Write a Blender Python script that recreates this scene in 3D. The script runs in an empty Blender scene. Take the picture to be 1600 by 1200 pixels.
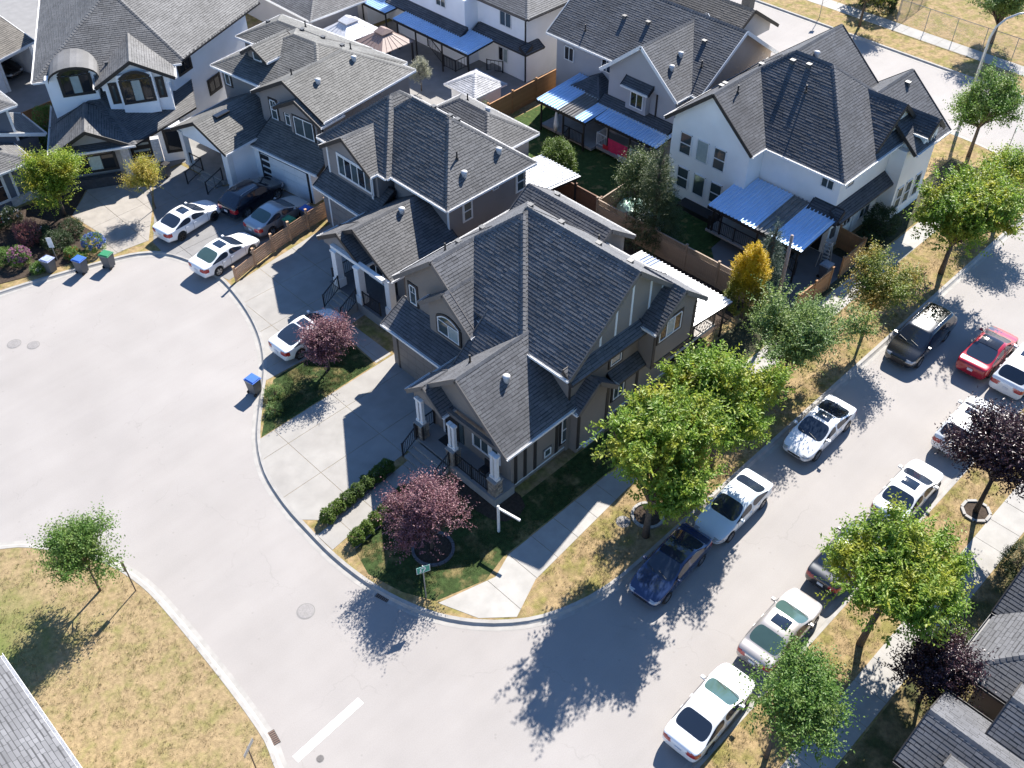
import bpy, math, random
import numpy as np
from mathutils import Vector, Matrix
from mathutils.bvhtree import BVHTree
R = math.radians
rnd = random.Random(11)
SC = bpy.context.scene
COL = SC.collection

# ---------------------------------------------------------------- camera
cam_d = bpy.data.cameras.new('camera')
cam = bpy.data.objects.new('camera', cam_d)
COL.objects.link(cam)
SC.camera = cam
_th, _ro, _ya = R(44.364), R(-0.329), R(45.62)
_fw = Vector((math.cos(_ya) * math.cos(_th), math.sin(_ya) * math.cos(_th), -math.sin(_th)))
_rt = Vector((math.sin(_ya), -math.cos(_ya), 0))
_up = _rt.cross(_fw)
_r2 = math.cos(_ro) * _rt + math.sin(_ro) * _up
_u2 = -math.sin(_ro) * _rt + math.cos(_ro) * _up
cam.matrix_world = Matrix(((_r2.x, _u2.x, -_fw.x, 0), (_r2.y, _u2.y, -_fw.y, 0), (_r2.z, _u2.z, -_fw.z, 38.5), (0, 0, 0, 1)))
cam_d.sensor_width = 36.0
cam_d.lens = 36.0 * 1556.9 / 1600.0
cam_d.clip_start = 0.5
cam_d.clip_end = 3000.0

# ---------------------------------------------------------------- light
SUN_AZ = math.atan2(0.34, 0.94)      # direction towards the sun, from +x towards +y
SUN_EL = R(41.0)
world = bpy.data.worlds.new('World')
SC.world = world
world.use_nodes = True
nt = world.node_tree
bg = nt.nodes['Background']
sky = nt.nodes.new('ShaderNodeTexSky')
sky.sky_type = 'NISHITA'
sky.sun_disc = False
sky.air_density = 1.0
sky.dust_density = 0.0
sky.ozone_density = 8.0
sky.sun_elevation = SUN_EL
sky.sun_rotation = math.pi / 2 - SUN_AZ
nt.links.new(sky.outputs[0], bg.inputs[0])
bg.inputs[1].default_value = 0.09
sun_d = bpy.data.lights.new('sun', 'SUN')
sun = bpy.data.objects.new('sun', sun_d)
COL.objects.link(sun)
sun_d.energy = 5.0
sun_d.angle = R(0.53)
sun_d.color = (1.0, 0.95, 0.88)
_sd = Vector((math.cos(SUN_AZ) * math.cos(SUN_EL), math.sin(SUN_AZ) * math.cos(SUN_EL), math.sin(SUN_EL)))
sun.rotation_euler = _sd.to_track_quat('Z', 'Y').to_euler()
sun.location = (60, 30, 80)
SC.view_settings.view_transform = 'Standard'
SC.view_settings.look = 'None'
SC.view_settings.gamma = 1.0
SC.view_settings.use_curve_mapping = False
SC.view_settings.exposure = 1.3

# ---------------------------------------------------------------- materials
MATS = {}
def nodes_of(m):
    m.use_nodes = True
    return m.node_tree, m.node_tree.nodes['Principled BSDF']

def mat(name, col, rough=0.7, var=0.12, scale=6.0, bump=0.0, bscale=40.0, metal=0.0, spec=0.5, island=0.0, col2=None, detail=4.0, c2range=(0.4, 0.65), coat=0.0):
    """principled, colour modulated by two noises, optional colour mix and per-piece variation"""
    if name in MATS: return MATS[name]
    m = bpy.data.materials.new(name)
    t, b = nodes_of(m)
    N, L = t.nodes, t.links
    tc = N.new('ShaderNodeTexCoord')
    no = N.new('ShaderNodeTexNoise'); no.inputs['Scale'].default_value = scale; no.inputs['Detail'].default_value = detail
    L.new(tc.outputs['Object'], no.inputs['Vector'])
    mr = N.new('ShaderNodeMapRange')
    mr.inputs[1].default_value = 0.3; mr.inputs[2].default_value = 0.7
    mr.inputs[3].default_value = 1 - var; mr.inputs[4].default_value = 1 + var
    L.new(no.outputs[0], mr.inputs[0])
    fac = mr.outputs[0]
    if island > 0:
        ge = N.new('ShaderNodeNewGeometry')
        mi = N.new('ShaderNodeMapRange'); mi.inputs[3].default_value = 1 - island; mi.inputs[4].default_value = 1 + island
        L.new(ge.outputs['Random Per Island'], mi.inputs[0])
        mu = N.new('ShaderNodeMath'); mu.operation = 'MULTIPLY'
        L.new(fac, mu.inputs[0]); L.new(mi.outputs[0], mu.inputs[1]); fac = mu.outputs[0]
    csock = None
    if col2 is not None:
        n2 = N.new('ShaderNodeTexNoise'); n2.inputs['Scale'].default_value = scale * 0.23; n2.inputs['Detail'].default_value = 6.0
        n2.inputs['Roughness'].default_value = 0.62
        L.new(tc.outputs['Object'], n2.inputs['Vector'])
        r2 = N.new('ShaderNodeMapRange'); r2.inputs[1].default_value = c2range[0]; r2.inputs[2].default_value = c2range[1]
        L.new(n2.outputs[0], r2.inputs[0])
        mx = N.new('ShaderNodeMix'); mx.data_type = 'RGBA'
        mx.inputs[6].default_value = (*col, 1); mx.inputs[7].default_value = (*col2, 1)
        L.new(r2.outputs[0], mx.inputs[0]); csock = mx.outputs[2]
    vm = N.new('ShaderNodeVectorMath'); vm.operation = 'SCALE'
    if csock is not None: L.new(csock, vm.inputs[0])
    else: vm.inputs[0].default_value = col
    L.new(fac, vm.inputs['Scale'])
    L.new(vm.outputs[0], b.inputs['Base Color'])
    b.inputs['Roughness'].default_value = rough
    b.inputs['Metallic'].default_value = metal
    b.inputs['Specular IOR Level'].default_value = spec
    if coat: 
        b.inputs['Coat Weight'].default_value = coat
        b.inputs['Coat Roughness'].default_value = 0.04
    if bump > 0:
        nb = N.new('ShaderNodeTexNoise'); nb.inputs['Scale'].default_value = bscale; nb.inputs['Detail'].default_value = 3.0
        L.new(tc.outputs['Object'], nb.inputs['Vector'])
        bp = N.new('ShaderNodeBump'); bp.inputs['Strength'].default_value = bump; bp.inputs['Distance'].default_value = 0.03
        L.new(nb.outputs[0], bp.inputs['Height']); L.new(bp.outputs[0], b.inputs['Normal'])
    MATS[name] = m
    return m

def leafmat(name, c1, c2, c3=None, trans=0.45, zmix=None, rough=0.45):
    """leaf: per-leaf colour between c1 and c2, c3 in patches; light shines through"""
    if name in MATS: return MATS[name]
    m = bpy.data.materials.new(name)
    t, b = nodes_of(m)
    N, L = t.nodes, t.links
    ge = N.new('ShaderNodeNewGeometry'); tc = N.new('ShaderNodeTexCoord')
    mx = N.new('ShaderNodeMix'); mx.data_type = 'RGBA'
    mx.inputs[6].default_value = (*c1, 1); mx.inputs[7].default_value = (*c2, 1)
    L.new(ge.outputs['Random Per Island'], mx.inputs[0])
    col = mx.outputs[2]
    if c3 is not None:
        no = N.new('ShaderNodeTexNoise'); no.inputs['Scale'].default_value = 0.9; no.inputs['Detail'].default_value = 3
        L.new(tc.outputs['Object'], no.inputs['Vector'])
        mr = N.new('ShaderNodeMapRange'); mr.inputs[1].default_value = 0.46; mr.inputs[2].default_value = 0.68
        L.new(no.outputs[0], mr.inputs[0])
        fac = mr.outputs[0]
        if zmix:
            sp = N.new('ShaderNodeSeparateXYZ'); L.new(tc.outputs['Object'], sp.inputs[0])
            mz = N.new('ShaderNodeMapRange'); mz.inputs[1].default_value = zmix[0]; mz.inputs[2].default_value = zmix[1]
            L.new(sp.outputs[2], mz.inputs[0])
            ad = N.new('ShaderNodeMath'); ad.operation = 'ADD'
            L.new(mz.outputs[0], ad.inputs[0]); 
            mm = N.new('ShaderNodeMath'); mm.operation = 'MULTIPLY'; mm.inputs[1].default_value = 0.35
            L.new(fac, mm.inputs[0]); L.new(mm.outputs[0], ad.inputs[1]); 
            cl = N.new('ShaderNodeClamp'); L.new(ad.outputs[0], cl.inputs[0]); fac = cl.outputs[0]
        m3 = N.new('ShaderNodeMix'); m3.data_type = 'RGBA'
        L.new(fac, m3.inputs[0]); L.new(col, m3.inputs[6]); m3.inputs[7].default_value = (*c3, 1)
        col = m3.outputs[2]
    L.new(col, b.inputs['Base Color'])
    b.inputs['Roughness'].default_value = rough
    b.inputs['Specular IOR Level'].default_value = 0.35
    tr = N.new('ShaderNodeBsdfTranslucent')
    L.new(col, tr.inputs['Color'])
    ms = N.new('ShaderNodeMixShader'); ms.inputs[0].default_value = trans
    L.new(b.outputs[0], ms.inputs[1]); L.new(tr.outputs[0], ms.inputs[2])
    L.new(ms.outputs[0], N['Material Output'].inputs['Surface'])
    MATS[name] = m
    return m

def glassmat(name, col=(0.02, 0.025, 0.03), rough=0.03, spec=0.6):
    return mat(name, col, rough=rough, var=0.05, scale=2, spec=spec)

mROAD = mat('asphalt_pale', (0.290, 0.269, 0.252), rough=0.9, var=0.05, scale=0.35, bump=0.25, bscale=60, col2=(0.318, 0.297, 0.280), detail=9)
def road_wear(m):
    t = m.node_tree; N, L = t.nodes, t.links; b = N['Principled BSDF']
    src = b.inputs['Base Color'].links[0].from_socket
    tc = N.new('ShaderNodeTexCoord')
    def mul(sock, fac):
        v = N.new('ShaderNodeVectorMath'); v.operation = 'SCALE'; L.new(sock, v.inputs[0]); L.new(fac, v.inputs['Scale']); return v.outputs[0]
    def rng(sock, a, b_, c, d):
        r = N.new('ShaderNodeMapRange'); r.inputs[1].default_value = a; r.inputs[2].default_value = b_; r.inputs[3].default_value = c; r.inputs[4].default_value = d; L.new(sock, r.inputs[0]); return r.outputs[0]
    # fine cracks: warped cell borders, broken up by noise
    w = N.new('ShaderNodeTexNoise'); w.inputs['Scale'].default_value = 1.1; w.inputs['Detail'].default_value = 5; L.new(tc.outputs['Object'], w.inputs['Vector'])
    vm = N.new('ShaderNodeVectorMath'); vm.operation = 'MULTIPLY_ADD'; vm.inputs[1].default_value = (1.6, 1.6, 0); L.new(w.outputs['Color'], vm.inputs[0]); L.new(tc.outputs['Object'], vm.inputs[2])
    vo = N.new('ShaderNodeTexVoronoi'); vo.feature = 'DISTANCE_TO_EDGE'; vo.inputs['Scale'].default_value = 0.17; L.new(vm.outputs[0], vo.inputs['Vector'])
    ck = rng(vo.outputs['Distance'], 0.0, 0.0045, 0.90, 1.0)
    n2 = N.new('ShaderNodeTexNoise'); n2.inputs['Scale'].default_value = 0.23; L.new(tc.outputs['Object'], n2.inputs['Vector'])
    mk = rng(n2.outputs[0], 0.47, 0.56, 0.0, 1.0)
    mx = N.new('ShaderNodeMix'); mx.inputs[2].default_value = 1.0; L.new(mk, mx.inputs[0]); L.new(ck, mx.inputs[3])
    src = mul(src, mx.outputs[0])
    # lengthwise wear along the side street
    mp = N.new('ShaderNodeMapping'); mp.inputs['Scale'].default_value = (0.035, 1.3, 1); L.new(tc.outputs['Object'], mp.inputs[0])
    n3 = N.new('ShaderNodeTexNoise'); n3.inputs['Scale'].default_value = 1.0; n3.inputs['Detail'].default_value = 4; L.new(mp.outputs[0], n3.inputs['Vector'])
    src = mul(src, rng(n3.outputs[0], 0.35, 0.65, 0.975, 1.015))
    # grit and drips
    v2 = N.new('ShaderNodeTexVoronoi'); v2.inputs['Scale'].default_value = 1.3; L.new(tc.outputs['Object'], v2.inputs['Vector'])
    src = mul(src, rng(v2.outputs['Distance'], 0.03, 0.09, 0.86, 1.0))
    n4 = N.new('ShaderNodeTexNoise'); n4.inputs['Scale'].default_value = 22; n4.inputs['Detail'].default_value = 2; L.new(tc.outputs['Object'], n4.inputs['Vector'])
    src = mul(src, rng(n4.outputs[0], 0.3, 0.7, 0.95, 1.05))
    L.new(src, b.inputs['Base Color'])
road_wear(mROAD)
mCONC = mat('driveway_concrete', (0.30, 0.285, 0.262), rough=0.85, var=0.08, scale=1.3, bump=0.15, bscale=90, island=0.05, col2=(0.26, 0.245, 0.225), detail=8)
mWALK = mat('sidewalk_concrete', (0.36, 0.345, 0.32), rough=0.85, var=0.09, scale=1.6, bump=0.12, bscale=80, detail=8, col2=(0.31, 0.295, 0.27))
mKERB = mat('kerb_concrete', (0.315, 0.300, 0.278), rough=0.85, var=0.14, scale=2.2, bump=0.2, bscale=40, detail=8)
mDRY = mat('dry_grass', (0.285, 0.205, 0.108), rough=0.95, var=0.30, scale=4.5, bump=0.9, bscale=26, col2=(0.19, 0.165, 0.055), detail=10, spec=0.15, c2range=(0.45, 0.62))
mDRYL = mat('dry_lawn', (0.285, 0.212, 0.118), rough=0.95, var=0.22, scale=6, bump=0.9, bscale=26, col2=(0.19, 0.175, 0.065), detail=10, spec=0.15, c2range=(0.46, 0.72))
def watered(m, cx, cy, r0, r1, col):
    t = m.node_tree; N, L = t.nodes, t.links; b = N['Principled BSDF']; src = b.inputs['Base Color'].links[0].from_socket
    tc = N.new('ShaderNodeTexCoord'); no = N.new('ShaderNodeTexNoise'); no.inputs['Scale'].default_value = 0.8; no.inputs['Detail'].default_value = 6; L.new(tc.outputs['Object'], no.inputs['Vector'])
    vm = N.new('ShaderNodeVectorMath'); vm.operation = 'MULTIPLY_ADD'; vm.inputs[1].default_value = (3, 3, 0); L.new(no.outputs['Color'], vm.inputs[0]); L.new(tc.outputs['Object'], vm.inputs[2])
    d = N.new('ShaderNodeVectorMath'); d.operation = 'DISTANCE'; d.inputs[1].default_value = (cx + 1.5, cy + 1.5, 0); L.new(vm.outputs[0], d.inputs[0])
    r = N.new('ShaderNodeMapRange'); r.inputs[1].default_value = r0; r.inputs[2].default_value = r1; r.inputs[3].default_value = 0.85; r.inputs[4].default_value = 0.0; L.new(d.outputs['Value'], r.inputs[0])
    mx = N.new('ShaderNodeMix'); mx.data_type = 'RGBA'; L.new(r.outputs[0], mx.inputs[0]); L.new(src, mx.inputs[6]); mx.inputs[7].default_value = (*col, 1); L.new(mx.outputs[2], b.inputs['Base Color'])
watered(mDRYL, -1.2, 32.6, 0.8, 4.6, (0.10, 0.145, 0.030))
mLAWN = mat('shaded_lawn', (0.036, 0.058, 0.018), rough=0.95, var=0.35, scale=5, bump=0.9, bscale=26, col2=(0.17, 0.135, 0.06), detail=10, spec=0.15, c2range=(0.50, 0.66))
mGREEN = mat('green_lawn', (0.075, 0.125, 0.022), rough=0.95, var=0.3, scale=5, bump=0.9, bscale=26, detail=10, spec=0.15, col2=(0.16, 0.15, 0.04))
mSOIL = mat('soil', (0.055, 0.040, 0.030), rough=0.95, var=0.3, scale=7, bump=0.8, bscale=20, detail=8, spec=0.2)
mPAINT = mat('road_paint', (0.78, 0.78, 0.76), rough=0.7, var=0.06, scale=5)
mDARKC = mat('dark_edging', (0.09, 0.09, 0.10), rough=0.85, var=0.15, scale=8)

# ---------------------------------------------------------------- mesh helpers
class MB:
    def __init__(s): s.v = []; s.f = []; s.m = []
    def poly(s, pts, m=0):
        b = len(s.v); s.v += [tuple(p) for p in pts]; s.f.append(tuple(range(b, b + len(pts)))); s.m.append(m)
    def box(s, x0, x1, y0, y1, z0, z1, m=0):
        b = len(s.v)
        s.v += [(x0, y0, z0), (x1, y0, z0), (x1, y1, z0), (x0, y1, z0), (x0, y0, z1), (x1, y0, z1), (x1, y1, z1), (x0, y1, z1)]
        for q in ((0, 3, 2, 1), (4, 5, 6, 7), (0, 1, 5, 4), (1, 2, 6, 5), (2, 3, 7, 6), (3, 0, 4, 7)):
            s.f.append(tuple(b + i for i in q)); s.m.append(m)
    def prism(s, poly, z0, z1, m=0, mtop=None):
        n = len(poly); b = len(s.v)
        s.v += [(p[0], p[1], z0) for p in poly] + [(p[0], p[1], z1) for p in poly]
        s.f.append(tuple(range(b + n - 1, b - 1, -1))); s.m.append(m)
        s.f.append(tuple(range(b + n, b + 2 * n))); s.m.append(m if mtop is None else mtop)
        for i in range(n):
            j = (i + 1) % n
            s.f.append((b + i, b + j, b + n + j, b + n + i)); s.m.append(m)
    def obox(s, c, u, v, w, m=0):
        """box with centre c and half-vectors u v w"""
        c, u, v, w = Vector(c), Vector(u), Vector(v), Vector(w)
        b = len(s.v)
        for k in (-1, 1):
            for (i, j) in ((-1, -1), (1, -1), (1, 1), (-1, 1)):
                s.v.append(tuple(c + i * u + j * v + k * w))
        for q in ((0, 3, 2, 1), (4, 5, 6, 7), (0, 1, 5, 4), (1, 2, 6, 5), (2, 3, 7, 6), (3, 0, 4, 7)):
            s.f.append(tuple(b + i for i in q)); s.m.append(m)
    def beam(s, p, q, wid, hei, m=0, up=(0, 0, 1), off=(0, 0)):
        p, q = Vector(p), Vector(q); d = q - p
        if d.length < 1e-5: return
        u = d / 2; side = d.cross(Vector(up))
        if side.length < 1e-6: side = d.cross(Vector((1, 0, 0)))
        side.normalize(); upv = side.cross(d).normalized()
        s.obox((p + q) / 2 + side * off[0] + upv * off[1], u, side * wid / 2, upv * hei / 2, m)
    def tube(s, pts, rad, n=8, m=0, cap=True):
        pts = [Vector(p) for p in pts]; b = len(s.v); K = len(pts)
        for i, p in enumerate(pts):
            d = (pts[min(i + 1, K - 1)] - pts[max(i - 1, 0)]).normalized()
            a = d.cross(Vector((0.31, 0.87, 0.2))).normalized(); c = d.cross(a)
            for k in range(n):
                t = 2 * math.pi * k / n
                s.v.append(tuple(p + rad[i] * (math.cos(t) * a + math.sin(t) * c)))
        for i in range(K - 1):
            for k in range(n):
                k2 = (k + 1) % n
                s.f.append((b + i * n + k, b + i * n + k2, b + (i + 1) * n + k2, b + (i + 1) * n + k)); s.m.append(m)
        if cap:
            s.f.append(tuple(b + k for k in range(n - 1, -1, -1))); s.m.append(m)
            s.f.append(tuple(b + (K - 1) * n + k for k in range(n))); s.m.append(m)
    def build(s, name, mats, parent=None, off=(0, 0, 0), smooth=False, loc=None, rz=0.0):
        me = bpy.data.meshes.new(name)
        ox, oy, oz = off
        me.from_pydata([(x - ox, y - oy, z - oz) for x, y, z in s.v], [], s.f)
        if not isinstance(mats, (list, tuple)): mats = [mats]
        for mm in mats: me.materials.append(mm)
        if len(mats) > 1: me.polygons.foreach_set('material_index', s.m)
        if smooth: me.polygons.foreach_set('use_smooth', [True] * len(me.polygons))
        me.update()
        o = bpy.data.objects.new(name, me); COL.objects.link(o)
        if parent is not None: o.parent = parent
        if loc is not None: o.location = loc
        o.rotation_euler.z = rz
        return o

def tag(o, label=None, cat=None, group=None, kind=None):
    if label: o['label'] = label
    if cat: o['category'] = cat
    if group: o['group'] = group
    if kind: o['kind'] = kind
    return o
def thing(name, label, cat, loc=(0, 0, 0), rz=0.0, group=None):
    o = bpy.data.objects.new(name, None); COL.objects.link(o)
    o.empty_display_size = 0.3
    o.location = loc; o.rotation_euler = (0, 0, rz)
    return tag(o, label, cat, group)
def copy_tree(o, parent=None):
    c = o.copy(); COL.objects.link(c); c.parent = parent
    for ch in o.children: copy_tree(ch, c)
    return c
def clip(poly, f):
    """keep the part of poly where linear f(p) <= 0"""
    out = []
    n = len(poly)
    for i in range(n):
        a, b = poly[i], poly[(i + 1) % n]
        fa, fb = f(a), f(b)
        if fa <= 1e-9: out.append(a)
        if (fa < -1e-9 and fb > 1e-9) or (fa > 1e-9 and fb < -1e-9):
            t = fa / (fa - fb); out.append((a[0] + t * (b[0] - a[0]), a[1] + t * (b[1] - a[1])))
    res = []
    for p in out:
        if not res or math.hypot(p[0] - res[-1][0], p[1] - res[-1][1]) > 1e-4: res.append(p)
    if len(res) > 1 and math.hypot(res[0][0] - res[-1][0], res[0][1] - res[-1][1]) < 1e-4: res.pop()
    return res if len(res) >= 3 else []
def cellclip(poly, x0, x1, y0, y1):
    for f in (lambda p: x0 - p[0], lambda p: p[0] - x1, lambda p: y0 - p[1], lambda p: p[1] - y1):
        poly = clip(poly, f)
        if not poly: return []
    return poly
def smoothline(pts, step=0.6):
    """Catmull-Rom through points; long straights are divided first so the tangents stay short"""
    dp = [pts[0]]
    for a, c in zip(pts[:-1], pts[1:]):
        k = max(1, int(math.hypot(c[0] - a[0], c[1] - a[1]) / 3.0)); dp += [(a[0] + (c[0] - a[0]) * i / k, a[1] + (c[1] - a[1]) * i / k) for i in range(1, k + 1)]
    pts = dp; out = []
    n = len(pts)
    for i in range(n - 1):
        p0, p1, p2, p3 = pts[max(i - 1, 0)], pts[i], pts[i + 1], pts[min(i + 2, n - 1)]
        L = math.hypot(p2[0] - p1[0], p2[1] - p1[1]); K = 1 if (p1[0] < -5 or p1[1] > 70 or p1[1] < 5 or p1[0] > 75) else max(1, int(L / step))
        for k in range(K):
            t = k / K
            out.append(tuple(0.5 * ((2 * p1[c]) + (-p0[c] + p2[c]) * t + (2 * p0[c] - 5 * p1[c] + 4 * p2[c] - p3[c]) * t * t + (-p0[c] + 3 * p1[c] - 3 * p2[c] + p3[c]) * t ** 3) for c in (0, 1)))
    out.append(pts[-1])
    return out
def offset_line(pts, d):
    """offset a polyline to its left by d"""
    out = []
    n = len(pts)
    for i in range(n):
        a, b = pts[max(i - 1, 0)], pts[min(i + 1, n - 1)]
        dx, dy = b[0] - a[0], b[1] - a[1]; L = math.hypot(dx, dy) or 1
        out.append((pts[i][0] - dy / L * d, pts[i][1] + dx / L * d))
    return out

# ---------------------------------------------------------------- ground, road, blocks
b = MB(); b.box(-700, 900, -700, 900, -1.0, -0.30)
tag(b.build('ground', mDRY), kind='structure')
b = MB(); b.poly([(-120, -120, 0), (180, -120, 0), (180, 160, 0), (-120, 160, 0)])
b.poly([(-120, -120, -0.29), (-120, 160, -0.29), (180, 160, -0.29), (180, -120, -0.29)])
tag(b.build('road', mROAD), kind='structure')

kA = smoothline([(-40, 64), (0, 57.6), (6, 56.6), (10.8, 55.7), (13.6, 55.0), (16.6, 54.1), (18.9, 53.2), (20.3, 51.6), (21.1, 48.3), (20.8, 45.0), (19.9, 41.7), (18.5, 39.0), (16.5, 36.5), (15.0, 34.5), (14.0, 32.4), (13.5, 30.0), (13.35, 27.9), (13.3, 25.7), (13.5, 23.5), (13.9, 21.7), (14.6, 19.9), (15.6, 18.4), (16.8, 17.2), (18.0, 16.4), (19.5, 15.8), (21.0, 15.45), (23.1, 15.3), (28, 15.3), (62, 15.3), (65, 15.6), (67.3, 17.3), (68.7, 19.5), (69.2, 22), (69.2, 30), (69.2, 140)])
kB = smoothline([(5.2, -40), (5.4, 12), (5.7, 18.6), (6.15, 20.4), (6.35, 22.7), (6.45, 25.2), (6.5, 28), (6.4, 30.7), (5.7, 33.4), (4.2, 35.8), (2.6, 37.4), (-1, 39.3), (-8, 41.5), (-60, 55)])
kC = [(66, 7.67), (60, 7.67), (48, 7.67), (36, 7.67), (24, 7.67), (12, 7.67), (9.5, 7.2), (8, 5.5), (7.6, 3), (7.6, -50)]
kD = [(78.0, 140), (78.0, 90), (78.0, 60), (78.0, 40), (78.0, 20), (78.0, -60)]

def kerb(line, side, name='kerb'):
    """rolled kerb: flat gutter on the road, roll up to 0.13 m. side=+1: block lies left of the line"""
    prof = [(-0.22, 0.005), (-0.02, 0.009), (0.05, 0.06), (0.10, 0.122), (0.27, 0.130), (0.29, 0.02)]
    m = MB(); rows = [offset_line(line, side * d) for d, z in prof]
    for r in range(len(prof) - 1):
        for i in range(len(line) - 1):
            a, c = rows[r], rows[r + 1]
            q = [(*a[i], prof[r][1]), (*a[i + 1], prof[r][1]), (*c[i + 1], prof[r + 1][1]), (*c[i], prof[r + 1][1])]
            m.poly(q if side > 0 else q[::-1])
    return tag(m.build(name, mKERB), kind='structure')
def block(line, side, extra, name, material, z=0.118):
    inner = offset_line(line, side * 0.26)
    poly = inner + extra
    ar = sum(poly[i][0] * poly[(i + 1) % len(poly)][1] - poly[(i + 1) % len(poly)][0] * poly[i][1] for i in range(len(poly)))
    if ar < 0: poly = poly[::-1]
    m = MB(); m.prism(poly, 0.012, z)
    return tag(m.build(name, material), kind='structure')
kerb(kA, 1); block(kA, 1, [(-40, 140)], 'verge', mDRY)
kerb(kB, 1); block(kB, 1, [(-60, -40)], 'dry_lawn', mDRYL)
kerb(kC, 1); block(kC, 1, [(66, -50)], 'verge', mDRY)
kerb(kD, 1); block(kD, 1, [(160, -60), (160, 140)], 'verge', mDRY)

def sheet(name, poly, z, material, parent=None, th=0.1, kind='structure'):
    m = MB(); ar = sum(poly[i][0] * poly[(i + 1) % len(poly)][1] - poly[(i + 1) % len(poly)][0] * poly[i][1] for i in range(len(poly)))
    if ar < 0: poly = poly[::-1]
    m.prism(poly, z - th, z)
    return tag(m.build(name, material, parent), kind=kind)
def slabs(name, poly, xs, ys, z, material, gap=0.022, th=0.1, rot=0.0, org=(0, 0)):
    """paved area cast in panels: each panel is its own child"""
    root = bpy.data.objects.new(name, None); COL.objects.link(root); root['kind'] = 'structure'
    root.location = (org[0], org[1], 0); root.rotation_euler.z = rot
    lx = [(p[0] - org[0], p[1] - org[1]) for p in poly]
    c, s_ = math.cos(-rot), math.sin(-rot)
    lx = [(x * c - y * s_, x * s_ + y * c) for x, y in lx]
    ar = sum(lx[i][0] * lx[(i + 1) % len(lx)][1] - lx[(i + 1) % len(lx)][0] * lx[i][1] for i in range(len(lx)))
    if ar < 0: lx = lx[::-1]
    base = MB(); base.prism(lx, z - th - 0.004, z - 0.018); base.build('joint_bed', mDARKC, root)
    for i in range(len(xs) - 1):
        for j in range(len(ys) - 1):
            p = cellclip(lx, xs[i] + gap / 2, xs[i + 1] - gap / 2, ys[j] + gap / 2, ys[j + 1] - gap / 2)
            if not p: continue
            a2 = abs(sum(p[k][0] * p[(k + 1) % len(p)][1] - p[(k + 1) % len(p)][0] * p[k][1] for k in range(len(p)))) / 2
            if a2 < 0.03: continue
            zz = z + rnd.uniform(-0.003, 0.003)
            q = MB(); q.prism(p, zz - 0.05, zz); q.build('slab', material, root)
    return root
def frange(a, b, st):
    n = max(1, round((b - a) / st)); return [a + (b - a) * i / n for i in range(n + 1)]

def kerb_pts(y0, y1, d=0.21):
    q = [p for p in offset_line(kA, d) if min(y0, y1) <= p[1] <= max(y0, y1) and p[0] < 22]
    return q if y0 > y1 else q[::-1]
# driveways and paths
slabs('driveway', [(24.6, 34.5), (24.6, 28.35), (20.4, 28.35), (14.35, 27.95)][::-1] and [(15.25, 34.4), (24.6, 34.5), (24.6, 28.35), (20.4, 28.35), (14.2, 27.95)] + kerb_pts(34.3, 28.0)[::-1], [13, 16.1, 19.9, 25], [27, 30.3, 33.1, 35], 0.128, mCONC)
slabs('garden_path', [(13.6, 27.25), (20.6, 27.9), (20.6, 26.75), (17.5, 26.5), (13.6, 26.05)], [13, 14.9, 16.5, 18.1, 19.4, 21], [25, 29], 0.129, mCONC)
slabs('driveway', [(21.3, 46.3), (29.9, 47.3), (30.2, 41.6), (26.5, 41.6), (26.2, 38.5), (24.3, 38.3), (24.3, 34.65), (23.2, 34.65), (23.4, 37.6), (18.0, 37.85)] + kerb_pts(46.2, 37.9)[::-1], [18, 20.9, 23.5, 26.2, 28.2, 31], [34, 36.2, 38.6, 41.5, 44.4, 48], 0.127, mCONC)
slabs('driveway', [(21.5, 46.9), (30.2, 48.2), (29.4, 55.2), (27.0, 56.0), (26.4, 60.6), (24.2, 60.6), (22.2, 57.0), (20.2, 53.7)] + kerb_pts(52.6, 47.0), [18, 21.2, 23.9, 26.6, 29.3, 32], [46, 48.9, 51.6, 54.3, 57, 61], 0.129, mat('driveway_dark', (0.20, 0.195, 0.19), rough=0.85, var=0.1, scale=1.6, bump=0.15, bscale=80, detail=8, island=0.05))
slabs('driveway', [(18.6, 54.3), (20.1, 54.1), (22.1, 57.1), (24.1, 60.7), (25.2, 61.2), (20.4, 62.6), (17.9, 60.2), (18.2, 57.5), (17.0, 54.3)], [15, 18, 20, 22, 24, 26], [53, 55.5, 58, 60.5, 64], 0.131, mat('driveway_tan', (0.29, 0.265, 0.235), rough=0.85, var=0.12, scale=1.6, bump=0.15, bscale=80, detail=8, island=0.04))
# pavement along the street and its flared end at the corner
slabs('sidewalk', [(15.2, 20.35), (18.0, 19.55), (19.3, 20.02), (66, 20.02), (66, 18.72), (26.3, 18.72), (19.2, 18.15), (17.2, 17.35), (15.95, 18.5)], [14, 17.6] + frange(19.3, 66.5, 1.53), [17, 20.4], 0.131, mWALK)
slabs('sidewalk', [(10, 5.16), (66, 5.16), (66, 3.64), (10, 3.64)], frange(10, 66.05, 1.53), [3, 6], 0.131, mWALK)
slabs('sidewalk', [(81.3, -40), (81.3, 120), (82.9, 120), (82.9, -40)], [80, 84], frange(-40, 120, 1.6), 0.131, mWALK)
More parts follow.
